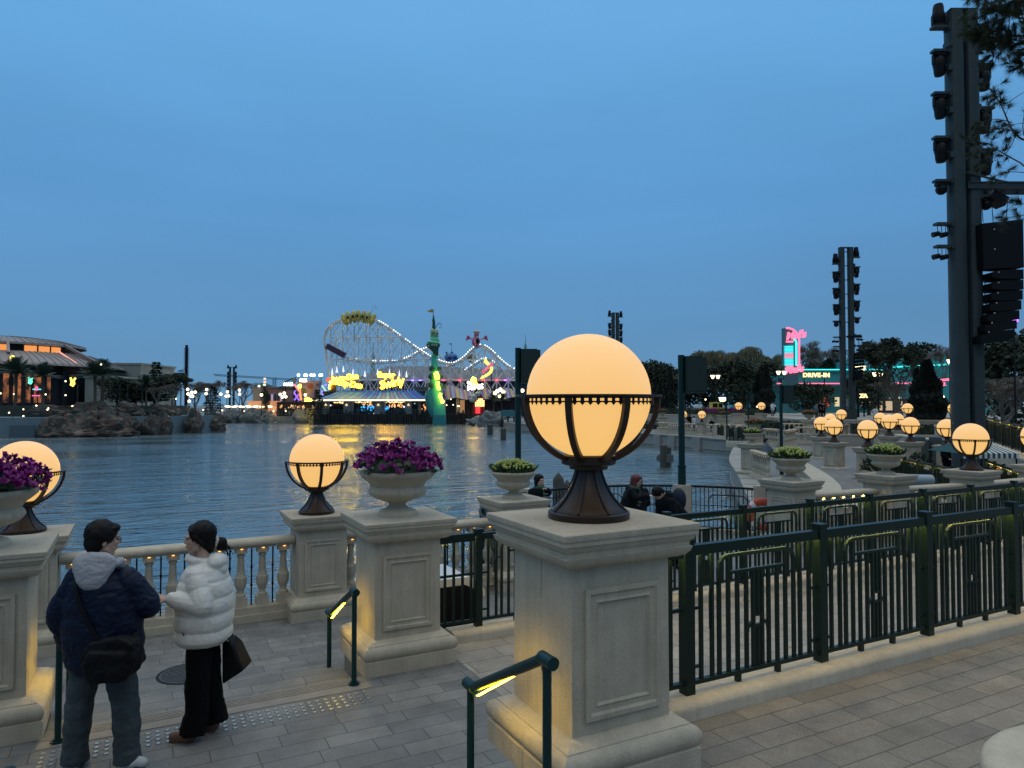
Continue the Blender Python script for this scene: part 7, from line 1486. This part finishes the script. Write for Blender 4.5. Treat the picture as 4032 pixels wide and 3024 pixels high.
WPUF = mat('white_puffer', (.68, .67, .62), .5, noise_amt=.05, noise_scale=8, bump=.55, bump_scale=24); BLK = mat('black_cloth', (.0035, .0035, .005), .9, bump=.5, bump_scale=30, spec=.15); BAGM = mat('black_nylon', (.004, .0045, .006), .6, bump=.5, bump_scale=30, spec=.2); SHOE = mat('pale_sneaker', (.52, .55, .56), .6, noise_amt=.2, noise_scale=16); TAN = mat('tan_shoe', (.17, .09, .06), .7)

# ---- the man, seen from behind, hand raised in front of him (local +y = away from the camera)
def man():
    D = 5.18; X = pxX(402, D, 2700); HR = Rz(128) @ Rx(6); hc = V((-.02, .03, 1.615))
    b = MB(); head(b, hc, HR, 1.03); cap(b, (-.02, .02, 1.50), (-.01, 0, 1.38), .055, .07)
    cap(b, (-.01, 0, 1.36), (0, 0, .95), .12, .13, 14)
    for x in (-1, 1): cap(b, (x * .10, 0, .92), (x * .15, .02, .48), .075, .055); cap(b, (x * .15, .02, .48), (x * .18, .0, .08), .05, .035)
    cap(b, (-.18, 0, 1.36), (-.30, -.01, 1.08), .05, .04); cap(b, (-.30, -.01, 1.08), (-.29, .11, .82), .04, .03); hand(b, (-.29, .12, .81), (.15, .35, -1), (1, 0, 0), .5)
    cap(b, (.17, 0, 1.35), (.30, .04, 1.13), .05, .04); cap(b, (.30, .04, 1.13), (.17, .27, 1.10), .04, .03); hand(b, (.17, .28, 1.10), (-.7, .6, .2), (0, 0, 1), .3)
    o = person_root(b, 'man in a navy puffer jacket with grey hood, seen from behind', c2w(X, D, 0), -YAW, .0055)
    face_bits(o, hc, HR, 1.03)
    g = MB(); stack(g, [(.685, .015, .01, .215, .155), (.74, .015, .01, .262, .175), (.95, .0, 0, .272, .180), (1.15, -.005, 0, .270, .170), (1.28, -.01, 0, .245, .150), (1.37, -.015, 0, .185, .12), (1.43, -.02, .0, .10, .085)], .018, .145)
    puff(g, (-.175, 0, 1.345), (-.300, -.02, 1.08), .096, .094, .13, .05); puff(g, (-.300, -.02, 1.08), (-.290, .09, .84), .091, .070, .11, .05)
    puff(g, (.165, 0, 1.335), (.305, .03, 1.135), .096, .096, .12, .06); puff(g, (.305, .03, 1.135), (.18, .24, 1.10), .090, .068, .10, .06)
    rm_(g, 'jacket', NAVY, o, .009, 2, fold=.009, fr=(9, 9, 15))
    g = MB()
    for k in range(12):      # the hood hangs as one soft pouch narrowing to a point on the back
        u = k / 11; g.sph((-.02, -.085 - .035 * math.sin(u * 2.6), 1.47 - .215 * u), .150 * (1 - u) ** .62 * .95 + .018, 18, 10, sc=(1.0, .36 + .10 * u, .50))
    for k in range(25): a = R(k * 15); g.sph((-.02 + .128 * math.cos(a), -.005 + .108 * math.sin(a), 1.455 - .012 * math.sin(a)), .033, 10, 8)
    for x in (-1, 1): cap(g, (-.02 + x * .11, .02, 1.43), (-.02 + x * .05, .10, 1.36), .04, .035)
    rm_(g, 'hood', GREYH, o, .008, 4, fold=.007, fr=(10, 10, 16))
    g = MB(); T = Matrix.Translation(hc) @ HR.to_4x4() @ Matrix.Scale(1.03, 4); g.M = T; g.sph((0, .026, .045), .107, 20, 14, sc=(.92, .98, .92)); g.sph((0, .055, -.01), .085, 16, 12, sc=(.98, .8, 1.05)); g.sph((0, -.045, .085), .06, 14, 10, sc=(1.25, .8, .55)); g.sph((0, .06, -.06), .05, 12, 8, sc=(1.2, .7, .9)); rm_(g, 'hair', HAIRM, o, .007, 2, fold=.006, fr=(30, 30, 12))
    g = MB(T)
    for x in (-1, 1): g.tube([(x * .032 + .021 * math.cos(R(k * 30)), -.101, .004 + .017 * math.sin(R(k * 30))) for k in range(13)], .0016, 5); g.tube([(x * .053, -.100, .008), (x * .078, -.06, .01), (x * .080, .0, .008)], .0016, 5)
    g.tube([(-.011, -.101, .008), (.011, -.101, .008)], .0016, 5); g.build('glasses', BLACK, o)
    g = MB()
    g.sph((.0, 0, .80), .17, 18, 12, sc=(1.05, .85, .7))
    for x in (-1, 1):
        f_ = .012 * x; puff(g, (x * .10, 0, .80), (x * .152 + f_, .01, .47), .112, .092, .2, .04, 16); puff(g, (x * .152 + f_, .01, .47), (x * .175 + f_, -.0, .11), .094, .086, .12, .05, 16); g.cyl((x * .175 + f_, 0, .13), (x * .176 + f_, 0, .035), .088, .094, 16)
    rm_(g, 'trousers', JEAN, o, .010, 2, fold=.008, fr=(9, 9, 9))
    for x, dx, dy in ((-1, -.02, .06), (1, .10, -.01)):
        g = MB(); p = V((x * .175 + .012 * x, 0, .045)); cap(g, p + V((0, 0, .01)), p + V((dx * .5, .07 if x < 0 else -.03, -.002)), .050, .044, 12); cap(g, p, p + V((dx * 1.25, dy * 2, -.006)), .044, .036, 12); g.box(p.x - .045, p.x + .045, p.y - .05, p.y + .05, .004, .03); rm_(g, 'shoe', SHOE, o, .007, 2)
    return o
MAN = man()
def man_bag():
    D = 5.18; X = pxX(402, D, 2700); t = thing('shoulder_bag', 'black crossbody bag on the back of the man in navy', 'bag', c2w(X, D, 0) , -YAW)
    g = MB(); g.xprism([(.02, .72), (.30, .705), (.355, .80), (.345, .955), (.25, 1.0), (.04, .955), (-.015, .86)], -.255, -.165); g.xprism([(.06, .70), (.27, .695), (.31, .80), (.30, .90), (.06, .90), (.02, .8)], -.285, -.25); g.sph((.315, -.17, .85), .09, 14, 10, sc=(.6, .8, 1.4)); rm_(g, 'bag_body', BAGM, t, .010, 6, fold=.010, fr=(12, 12, 12))
    g = MB(); P = [(-.165, .02, 1.42), (-.13, -.13, 1.345), (-.04, -.19, 1.17), (.06, -.205, 1.0), (.14, -.215, .92)]; P = smooth_pts(P, 5); A = [(x - .012, y - .006, z - .012) for x, y, z in P]; B = [(x + .012, y - .006, z + .012) for x, y, z in P]; g.strip(A, B); g.strip([(x, y + .006, z) for x, y, z in B], [(x, y + .006, z) for x, y, z in A]); g.strip(B, [(x, y + .006, z) for x, y, z in B]); g.strip([(x, y + .006, z) for x, y, z in A], A); g.build('strap', BAGM, t)
    g = MB(); P = smooth_pts([(.27, -.05, .98), (.275, -.13, .95), (.26, -.17, .90)], 4); g.tube(P, .012, 6); g.build('strap', BAGM, t)
man_bag()
# ---- the woman in the white puffer, facing left, hand out (local -x = where she faces)
def woman():
    D = 5.66; X = pxX(797, D, 2700); HR = Rz(-66) @ Rx(2); hc = V((-.045, -.005, 1.535))
    b = MB(); head(b, hc, HR, .98); cap(b, (-.01, .0, 1.44), (.0, 0, 1.34), .045, .06); cap(b, (0, 0, 1.30), (.0, 0, .95), .10, .11, 14)
    for y in (-1, 1): cap(b, (0, y * .07, .9), (.0, y * .08, .48), .06, .05); cap(b, (.0, y * .08, .48), (.02 - .05 * y * 0, y * .09, .07), .045, .033)
    cap(b, (-.02, -.13, 1.27), (.07, -.21, 1.06), .042, .036); cap(b, (.07, -.21, 1.06), (-.16, -.19, 1.115), .034, .026); hand(b, (-.175, -.19, 1.118), (-1, -.0, .06), (0, -.45, 1), .16, .98, -1)
    cap(b, (.03, .15, 1.27), (.10, .20, 1.02), .042, .036); cap(b, (.10, .20, 1.02), (.12, .16, .80), .034, .026); hand(b, (.12, .16, .79), (0, 0, -1), (-1, 0, 0), .8)
    o = person_root(b, 'woman in a cream white puffer jacket and black trousers, hand stretched out', c2w(X, D, 0), -YAW, .005)
    face_bits(o, hc, HR, .98)
    g = MB(); stack(g, [(.725, .005, 0, .165, .175), (.77, .005, 0, .196, .205), (.95, .008, 0, .205, .21), (1.10, .01, 0, .200, .205), (1.22, .01, 0, .175, .19), (1.31, .01, 0, .13, .15), (1.37, .0, 0, .085, .09)], .055, .125)
    puff(g, (.0, -.13, 1.27), (.075, -.20, 1.07), .085, .088, .11, .10); puff(g, (.075, -.20, 1.07), (-.155, -.187, 1.112), .085, .062, .105, .11)
    puff(g, (.04, .14, 1.27), (.11, .19, 1.02), .08, .078, .1, .1); puff(g, (.11, .19, 1.02), (.115, .16, .84), .072, .055, .1, .1)
    for k in range(14): a = R(k * 360 / 14); g.sph((-.025 + .085 * math.cos(a), .075 * math.sin(a), 1.375 - .015 * math.cos(a)), .034, 10, 6)
    g.sph((.105, 0, 1.36), .085, 16, 10, sc=(.9, 1.25, .80), R3=Matrix.Rotation(R(25), 3, 'Y')); g.sph((.135, 0, 1.30), .06, 12, 8, sc=(.8, 1.2, .9))
    rm_(g, 'jacket', WPUF, o, .0075, 1, fold=.0042, fr=(7, 7, 11))
    g = MB(); g.tube(smooth_pts([(-.055, -.175, .95), (-.075, -.193, .90), (-.06, -.197, .84), (-.045, -.195, .80)], 3), [.004] * 3 + [.009] * 3 + [.007] * 3 + [.003], 6); g.build('pocket', mat('pocket_shadow', (.10, .09, .07), .8), o)
    g = MB(); g.tube([(-.098, -.155, 1.205), (-.090, -.162, 1.197), (-.082, -.168, 1.206)], .0022, 5); g.build('emblem', BLACK, o)
    g = MB(); T = Matrix.Translation(hc) @ HR.to_4x4() @ Matrix.Scale(.98, 4); g.M = T
    g.sph((0, .034, .046), .108, 20, 14, sc=(.94, 1.0, .95)); g.sph((0, -.036, .092), .05, 14, 10, sc=(1.4, .75, .6), R3=Rx(20)); g.sph((0, .075, -.02), .078, 14, 10, sc=(1.05, .85, 1.05))
    for x in (-1, 1): cap(g, (x * .066, -.050, .075), (x * .082, -.038, -.005), .018, .006, 8); cap(g, (x * .082, -.02, .03), (x * .082, .03, -.03), .02, .02, 8)

    cap(g, (0, .08, -.01), (.0, .140, -.045), .055, .036); cap(g, (0, .07, -.04), (0, .075, -.085), .062, .045); g.sph((.0, .170, -.058), .052, 12, 8, sc=(.95, .9, 1.1))
    for k in range(9): a = k * .7; cap(g, (.0 + .02 * math.cos(a), .19, -.06 + .02 * math.sin(a)), (.03 * math.cos(a), .225 + .02 * (k % 3), -.10 - .03 * (k % 4)), .007, .003, 5)
    rm_(g, 'hair', HAIRM, o, .006, 1, fold=.005, fr=(34, 10, 12))
    g = MB(T)
    for k in range(14): a = R(k * 360 / 14); g.sph((.0 + .036 * math.cos(a), .135 + .006 * math.sin(3 * a), -.035 + .036 * math.sin(a)), .0155, 8, 6)
    g.build('scrunchie', mat('cream_cloth', (.55, .52, .44), .8), o)
    g = MB()
    puff(g, (.0, -.055, .84), (.0, -.075, .46), .102, .086, .3, .03, 16); puff(g, (.0, .055, .84), (.02, .075, .46), .102, .086, .3, .03, 16); g.tube([(.0, -.075, .48), (-.005, -.08, .25), (-.03, -.09, .06)], [.086, .084, .098], 16); g.tube([(.02, .075, .48), (.045, .08, .25), (.07, .085, .075)], [.086, .082, .094], 16)
    rm_(g, 'trousers', BLK, o, .010, 2, fold=.010, fr=(12, 12, 6))
    for p, q in (((-.04, -.095, .045), (-.175, -.10, .034)), ((.06, .085, .05), (-.02, .08, .036))): g = MB(); cap(g, p, q, .046, .038, 12); g.box(min(p[0], q[0]) - .02, max(p[0], q[0]), p[1] - .04, p[1] + .04, .003, .03); rm_(g, 'shoe', TAN, o, .007, 2)
woman()
t = thing('handbag', 'black leather handbag hanging behind the woman in white', 'bag', c2w(pxX(797, 5.66, 2700), 5.66, 0), -YAW)
g = MB(); g._add([(.115, .08, .70), (.165, .08, .715), (.115, .24, .70), (.165, .24, .715), (.13, .05, .37), (.30, .05, .48), (.13, .27, .37), (.30, .27, .48), (.22, .07, .66), (.22, .25, .66)], [(0, 1, 3, 2), (4, 6, 7, 5), (0, 2, 6, 4), (1, 8, 9, 3), (8, 5, 7, 9), (0, 4, 5, 8, 1), (2, 3, 9, 7, 6)]); o = g.build('bag_body', BAGM, t); bv = o.modifiers.new('b', 'BEVEL'); bv.width = .02; bv.segments = 3
for y in (.12, .20): g = MB(); g.tube(smooth_pts([(.125, y, .69), (.115, y, .76), (.125, .16, .80), (.145, y, .76), (.155, y, .70)], 3), .006, 6); g.build('strap', BAGM, t)
g = MB(); g.sph((.165, .07, .715), .009, 8, 6); g.build('clasp', STUD, t)
# ---- simpler figures
def figure(label, px, D, z0, face, jk, tr, hr=HAIRM, h=1.65, lean=0, head_tilt=0, arms=((.10, -.15, 1.0), (-.05, -.25, 1.15)), hairlong=0.0, extra=None, vox=.012, head_yaw=0, group=None):
    """local -y is the way the figure faces; lean bends the upper body forward (degrees)"""
    s = h / 1.7; M = Matrix.Translation((0, 0, .92)) @ Matrix.Rotation(R(-lean) * -1, 4, 'X') @ Matrix.Translation((0, 0, -.92)); U = lambda p: tuple(M @ V(p))
    Rh = (Matrix.Rotation(R(lean), 3, 'X') @ Rz(head_yaw) @ Rx(head_tilt)); hc = U((0, -.02, 1.57)); b = MB(Matrix.Scale(s, 4))
    head(b, hc, Rh); cap(b, U((0, 0, 1.48)), U((0, 0, 1.36)), .05, .07); cap(b, U((0, 0, 1.36)), (0, 0, .95), .10, .12, 12)
    wr = []
    for x, (ex, ey, ez) in zip((-1, 1), arms):
        S = V(U((x * .17, 0, 1.36))); W = V(U((x * .17 - ex * x, ey - .12, ez))); E = (S + W) / 2 + V((x * .10, .06, -.06)); cap(b, S, E, .045, .038, 8); cap(b, E, W, .036, .028, 8); d = (W - E).normalized(); hand(b, W, d, (0, 0, 1), .35); wr.append((S, E, W))
    for x in (-1, 1): cap(b, (x * .09, 0, .92), (x * .10, 0, .48), .07, .05, 8); cap(b, (x * .10, 0, .48), (x * .11, .01, .07), .045, .035, 8)
    o = person_root(b, label, c2w(pxX(px, D), D, z0), face, vox * .6, group)
    face_bits(o, V(hc) * s, Rh, s)
    g = MB(Matrix.Scale(s, 4)); n_ = 7
    for i in range(n_): a = i / n_; cap(g, U((0, 0, .80 + .56 * a)), U((0, 0, .80 + .56 * (a + 1 / n_))), .165 - .02 * a, .16 - .02 * a, 14)
    for x in (-1, 1): cap(g, U((x * .07, 0, 1.34)), U((x * .17, 0, 1.33)), .09, .08, 12); cap(g, U((x * .08, 0, .86)), U((x * .08, 0, 1.2)), .14, .14, 12)
    for S, E, W in wr: cap(g, S, E, .075, .066, 10); cap(g, E, E.lerp(W, .93), .066, .046, 10)
    for k in range(10): a = R(k * 36); g.sph(U((.075 * math.cos(a), .07 * math.sin(a), 1.42)), .036, 8, 6)
    rm_(g, 'jacket', jk, o, vox, 2, fold=.010, fr=(9, 9, 14))
    g = MB(Matrix.Scale(s, 4))
    for x in (-1, 1): cap(g, (x * .085, 0, .88), (x * .10, 0, .48), .10, .08, 10); cap(g, (x * .10, 0, .48), (x * .11, .01, .07), .08, .07, 10)
    rm_(g, 'trousers', tr, o, vox, 2)
    for x in (-1, 1): g = MB(Matrix.Scale(s, 4)); cap(g, (x * .11, .02, .045), (x * .115, -.12, .035), .045, .036, 10); rm_(g, 'shoe', BLK, o, vox * .8, 1)
    T = Matrix.Scale(s, 4) @ Matrix.Translation(V(hc)) @ Rh.to_4x4(); g = MB(T); g.sph((0, .026, .042), .107, 16, 12, sc=(.92, .98, .94)); g.sph((0, .055, -.02), .08, 14, 10, sc=(1.02, .85, 1.05)); g.sph((0, -.045, .085), .05, 12, 8, sc=(1.25, .7, .6))
    if hairlong:
        for x in (-1, 1): cap(g, (x * .065, .01, .03), (x * .085, .01, -.03 - hairlong), .035, .03, 10)
        cap(g, (0, .06, 0), (0, .07, -hairlong), .07, .06, 12)
    rm_(g, 'hair', hr, o, vox * .7, 1); o['_s'] = s
    return o, U, s
DKC = mat('dark_coat', (.005, .008, .011), .85, noise_amt=.2, noise_scale=8, bump=.4, bump_scale=25, spec=.2); SCF = mat('plaid_scarf', (.03, .09, .06), .9, noise_amt=.5, noise_scale=26); SCW = mat('scarf_stripe', (.55, .56, .50), .9)
def scarf(o, s, U):
    g = MB(Matrix.Scale(s, 4)); 
    for k in range(17): a = R(k * 360 / 16); g.sph(U((.088 * math.cos(a), .082 * math.sin(a) - .01, 1.435 + .01 * math.sin(2 * a))), .042, 10, 6)
    cap(g, U((.04, -.11, 1.40)), U((.05, -.17, 1.12)), .045, .05, 10); rm_(g, 'scarf', SCF, o, .010, 2)
    for k in range(4): g = MB(Matrix.Scale(s, 4)); z = 1.34 - k * .07; g.tube([U((.0, -.165 - .004 * k, z)), U((.05, -.222, z - .01)), U((.10, -.180, z))], .006, 5); g.build('scarf_stripe', SCW, o)
o, U, s = figure('woman with black bob hair, dark coat and green scarf beyond the tulip urn', 2122, 14.0, -.45, -YAW + R(30), DKC, BLK, h=1.68, arms=((.12, -.10, .98), (.14, -.10, 1.42)), hairlong=.07, head_yaw=12); scarf(o, s, U)
o, U, s = figure('red haired woman in a dark coat and green scarf right of the globe stand', 2462, 14.2, -.45, -YAW + R(70), DKC, BLK, hr=HAIRR, h=1.70, lean=18, arms=((.10, -.22, 1.38), (.10, -.22, 1.38)), hairlong=.22, head_tilt=-8); scarf(o, s, U)
o, U, s = figure('dark haired visitor with a hood bending beside the red haired woman', 2505, 14.8, -.45, -YAW + R(160), DKC, BLK, h=1.58, lean=16, arms=((.1, -.15, 1.0), (.1, -.15, 1.0)), hairlong=.12)
o, U, s = figure('man with short black hair bending forward in a dark hooded jacket', 2668, 13.4, -.45, -YAW - R(62), DKC, BLK, h=1.74, lean=44, head_tilt=22, arms=((.1, -.24, 1.05), (.1, -.24, 1.05)))
g = MB(Matrix.Scale(s, 4)); g.sph(U((0, .10, 1.40)), .11, 16, 10, sc=(1.3, .9, .8)); rm_(g, 'hood', DKC, o, .012, 2); g = MB(Matrix.Scale(s, 4)); g.sph(U((0, .23, 1.14)), .17, 16, 10, sc=(.95, .7, 1.25)); rm_(g, 'backpack', mat('backpack_navy', (.008, .012, .035), .8), o, .014, 2)
GP = 'visitors on the far terraces'
LG = mat('grey_blue_coat', (.12, .15, .18), .85); WC = mat('white_coat', (.60, .62, .62), .8)
for a in (('visitor in a grey hooded coat leaning on the balustrade behind the tulip urn', 3014, 29.0, -.45, R(40), LG, BLK, 1.68), ('dark haired visitor whose head shows above the pedestal by the light tower', 3728, 27.5, -.45, R(-10), BLK, BLK, 1.68), ('visitor in black on the far quay beside a friend in white', 2714, 74, -.1, R(180), BLK, BLK, 1.7), ('visitor in a white coat on the far quay', 2732, 74, -.2, R(200), WC, BLK, 1.6), ('visitor in black sitting low right of the far globe lamp', 2801, 73, -.5, R(0), BLK, BLK, 1.65),
          ('visitor in dark clothes left of a pair below the diner', 3215, 76, 1.15, R(20), LG, BLK, 1.6), ('visitor in black below the diner, in the middle of three', 3229, 76, 1.15, R(0), BLK, BLK, 1.75), ('visitor in black below the diner, rightmost of three', 3243, 76, 1.15, R(-20), BLK, BLK, 1.65), ('visitor in a pale shirt right of the twin column tower', 3447, 66, .7, R(180), WC, BLK, 1.75), ('visitor in blue grey left of the broad cypress', 3546, 66, .5, R(180), LG, BLK, 1.7),
          ('visitor in white and dark by the trees, left one', 2748, 95, 1.2, R(0), WC, BLK, 1.65), ('visitor in violet by the yellow truck', 2800, 95, 1.2, R(0), mat('violet_coat', (.15, .05, .15), .8), BLK, 1.65), ('visitor in white near the thin green pole', 3042, 84, 1.2, R(0), WC, LG, 1.7)):
    figure(a[0], a[1], a[2], a[3], -YAW + a[4], a[5], a[6], h=a[7], vox=.03 if a[2] > 40 else .018, group=GP)
for o in bpy.data.objects:
    if '_s' in o: del o['_s']
# ---- crowd dots on the far park shore: small standing figures, one mesh each
g = MB(); cap(g, (0, 0, .5), (0, 0, 1.3), .20, .19, 8); g.sph((0, 0, 1.58), .12, 8, 6)
for x in (-.1, .1): cap(g, (x, 0, .06), (x, 0, .8), .07, .1, 6)
for x in (-1, 1): cap(g, (x * .22, 0, 1.3), (x * .28, -.05, .8), .06, .05, 6)
PMS = [g.mesh('person', m) for m in (BLK, LG, mat('dim_red_coat', (.12, .03, .03), .8))]
rng = random.Random(6)
for i in range(22):
    px = [915, 930, 944, 960, 984, 1002, 1040, 1066, 1092, 1118, 1140, 1165, 1190, 1210, 1310, 1345, 1410, 1440, 1540, 1570, 1640, 1668][i]; pier = px > 1238
    D = 166.5 if pier else 178.6; o = bpy.data.objects.new('person', PMS[i % 3]); COL.objects.link(o); o.location = c2w(pxX(px, D), D, .44 if pier else -.44); o.scale = (1, 1, rng.uniform(.93, 1.05))
    tag(o, 'tiny distant visitor in %s on the %s, %s' % (('black', 'grey', 'dark red')[i % 3], 'pier deck' if pier else 'far quay', 'number %s counted from the left' % 'one two three four five six seven eight nine ten eleven twelve thirteen fourteen one two three four five six seven eight'.split()[i]), 'person', 'tiny visitors across the lake')
# ================================================================ pine whose branches reach in at the top right
PT = cthing('pine_tree', 'pine tree whose needled branches hang in at the top right', 'tree', 4420, 10.5, -.45); f = FX(4420, 10.5, -.45)
g = MB(); g.tube([f.p(4420, 3700, 0), f.p(4400, 1800, 0), f.p(4370, 300, .2), f.p(4340, -500, .2)], [.20, .17, .13, .08], 10); g.build('trunk', BARK, PT)
NEED = mat('pine_needle', (.030, .050, .022), .6); br = MB(); nd = MB(); rng = random.Random(21)
def q(x, y): return (3532 + x / 2.488, y / 2.488)
def q2(x, y): return (3532 + x / 2.488, 667 + y / 2.488)
B = [([(1900, 100), (1244, 200), (1100, 180), (960, 200), (800, 110), (690, 70)], .02), ([(1900, 300), (1244, 330), (1050, 300), (900, 240), (820, 260)], .018), ([(1900, 420), (1244, 430), (1000, 400), (860, 330), (760, 330)], .016), ([(1700, 0), (1244, 60), (1120, 30), (1000, 90), (900, 130)], .016),
     ([(1900, 560), (1330, 600), (1230, 640), (1180, 640)], .012), ([(1900, 1500), (1300, 1380), (1180, 1290), (1130, 1200), (1060, 1010), (1000, 900), (935, 800)], .018), ([(1180, 1290), (1050, 1240), (960, 1200), (905, 1195)], .008), ([(1060, 1020), (1150, 960), (1200, 940)], .006), ([(1060, 1010), (980, 1030), (900, 1025), (850, 1020)], .007), ([(1130, 1200), (1020, 1130), (915, 1135)], .007),
     ([(1000, 900), (940, 940), (880, 950)], .006), ([(1900, 1700), (1320, 1640), (1220, 1590), (1070, 1500), (990, 1450), (930, 1400), (880, 1390)], .014), ([(1244, 1330), (1210, 1230), (1215, 1100), (1240, 1030)], .008), ([(1070, 1500), (1130, 1400), (1150, 1310)], .007), ([(1070, 1500), (980, 1560), (925, 1590), (800, 1610)], .007), ([(990, 1450), (900, 1460), (760, 1440), (700, 1420)], .007), ([(1300, 1200), (1230, 1180), (1160, 1210)], .006), ([(1100, 180), (1130, 300), (1100, 420), (1000, 480)], .008), ([(960, 200), (930, 300), (960, 420)], .007), ([(1244, 200), (1200, 80), (1140, -40)], .008), ([(1244, 430), (1200, 400), (1140, 460)], .008)]
B = [([q(*p) for p in P], r) for P, r in B] + [([q2(*p) for p in P], r) for P, r in (([(1500, 300), (1244, 345), (1180, 350), (1120, 340)], .008), ([(1500, 420), (1244, 430), (1190, 435)], .008), ([(1500, 560), (1244, 540), (1205, 520)], .006), ([(1500, 60), (1244, 0), (1150, -20), (1090, 10)], .008))]
def tuft(p, d, k=34, L=.13):
    k = int(k * 2.1)
    for i in range(k):
        a = V((rng.gauss(0, .6), rng.gauss(0, .6), rng.gauss(0, .6))) + d * 1.1; a.normalize(); o_ = p - d * rng.random() * .07; s_ = a.cross(V((rng.gauss(0, 1), rng.gauss(0, 1), rng.gauss(0, 1))))  .normalized() * .0030; e = o_ + a * L * rng.uniform(.7, 1.15)
        nd._add([o_ - s_, o_ + s_, e], [(0, 1, 2)])
for P, r in B:
    depth = rng.uniform(-.5, .5); W = smooth_pts([f.p(x, y, depth * (i / len(P))) for i, (x, y) in enumerate(P)], 4); br.tube(W, [max(.003, r * (1 - i / len(W) * .7)) for i in range(len(W))], 5)
    for i in range(1, len(W)):
        w_ = V(W[i]); d = (w_ - V(W[i - 1])).normalized()
        if i / len(W) > .35 and P[0][0] != 0:
            for _ in range(rng.choice((1, 2, 3)) if P[0][1] < 250 else rng.choice((0, 1, 1))):
                sd = V((rng.gauss(0, 1), rng.gauss(0, .8), rng.gauss(0, 1))).normalized(); e = w_ + (sd + d * .6).normalized() * rng.uniform(.08, .22); br.tube([w_, e], [.004, .002], 4); tuft(e, (e - w_).normalized())
    tuft(V(W[-1]), (V(W[-1]) - V(W[-3])).normalized(), 55)
for i in range(220):      # the thick mass at the very top
    x = rng.uniform(760, 1500); y = rng.uniform(-80, 480); 
    if y > 120 + (x - 700) * .8: continue
    tuft(V(f.p(*q(x, y), rng.uniform(-.6, .6))), V((rng.gauss(-.3, .5), rng.gauss(0, .5), rng.gauss(-.1, .6))).normalized(), 36, .15)
br.build('branches', BARK, PT); tag(nd.build('needles', NEED, PT, smooth=False), kind='stuff')
t = cthing('purple_lamp', 'small purple glowing lamp beside the hanging speakers', 'lamp', 4005, 44, .3); f = FX(4005, 44, .3); g = MB(); g.sph((0, 0, f.z(1261)), .16, 10, 8); g.build('bulb', glow('violet_lamp', (.55, .12, 1), 3), t); g = MB(); g.box(-.2, .2, .1, .2, f.z(1273), f.z(1249)); g.cyl((0, .15, 0), (0, .15, f.z(1270)), .05, n=6); g.build('housing', BLACK, t)
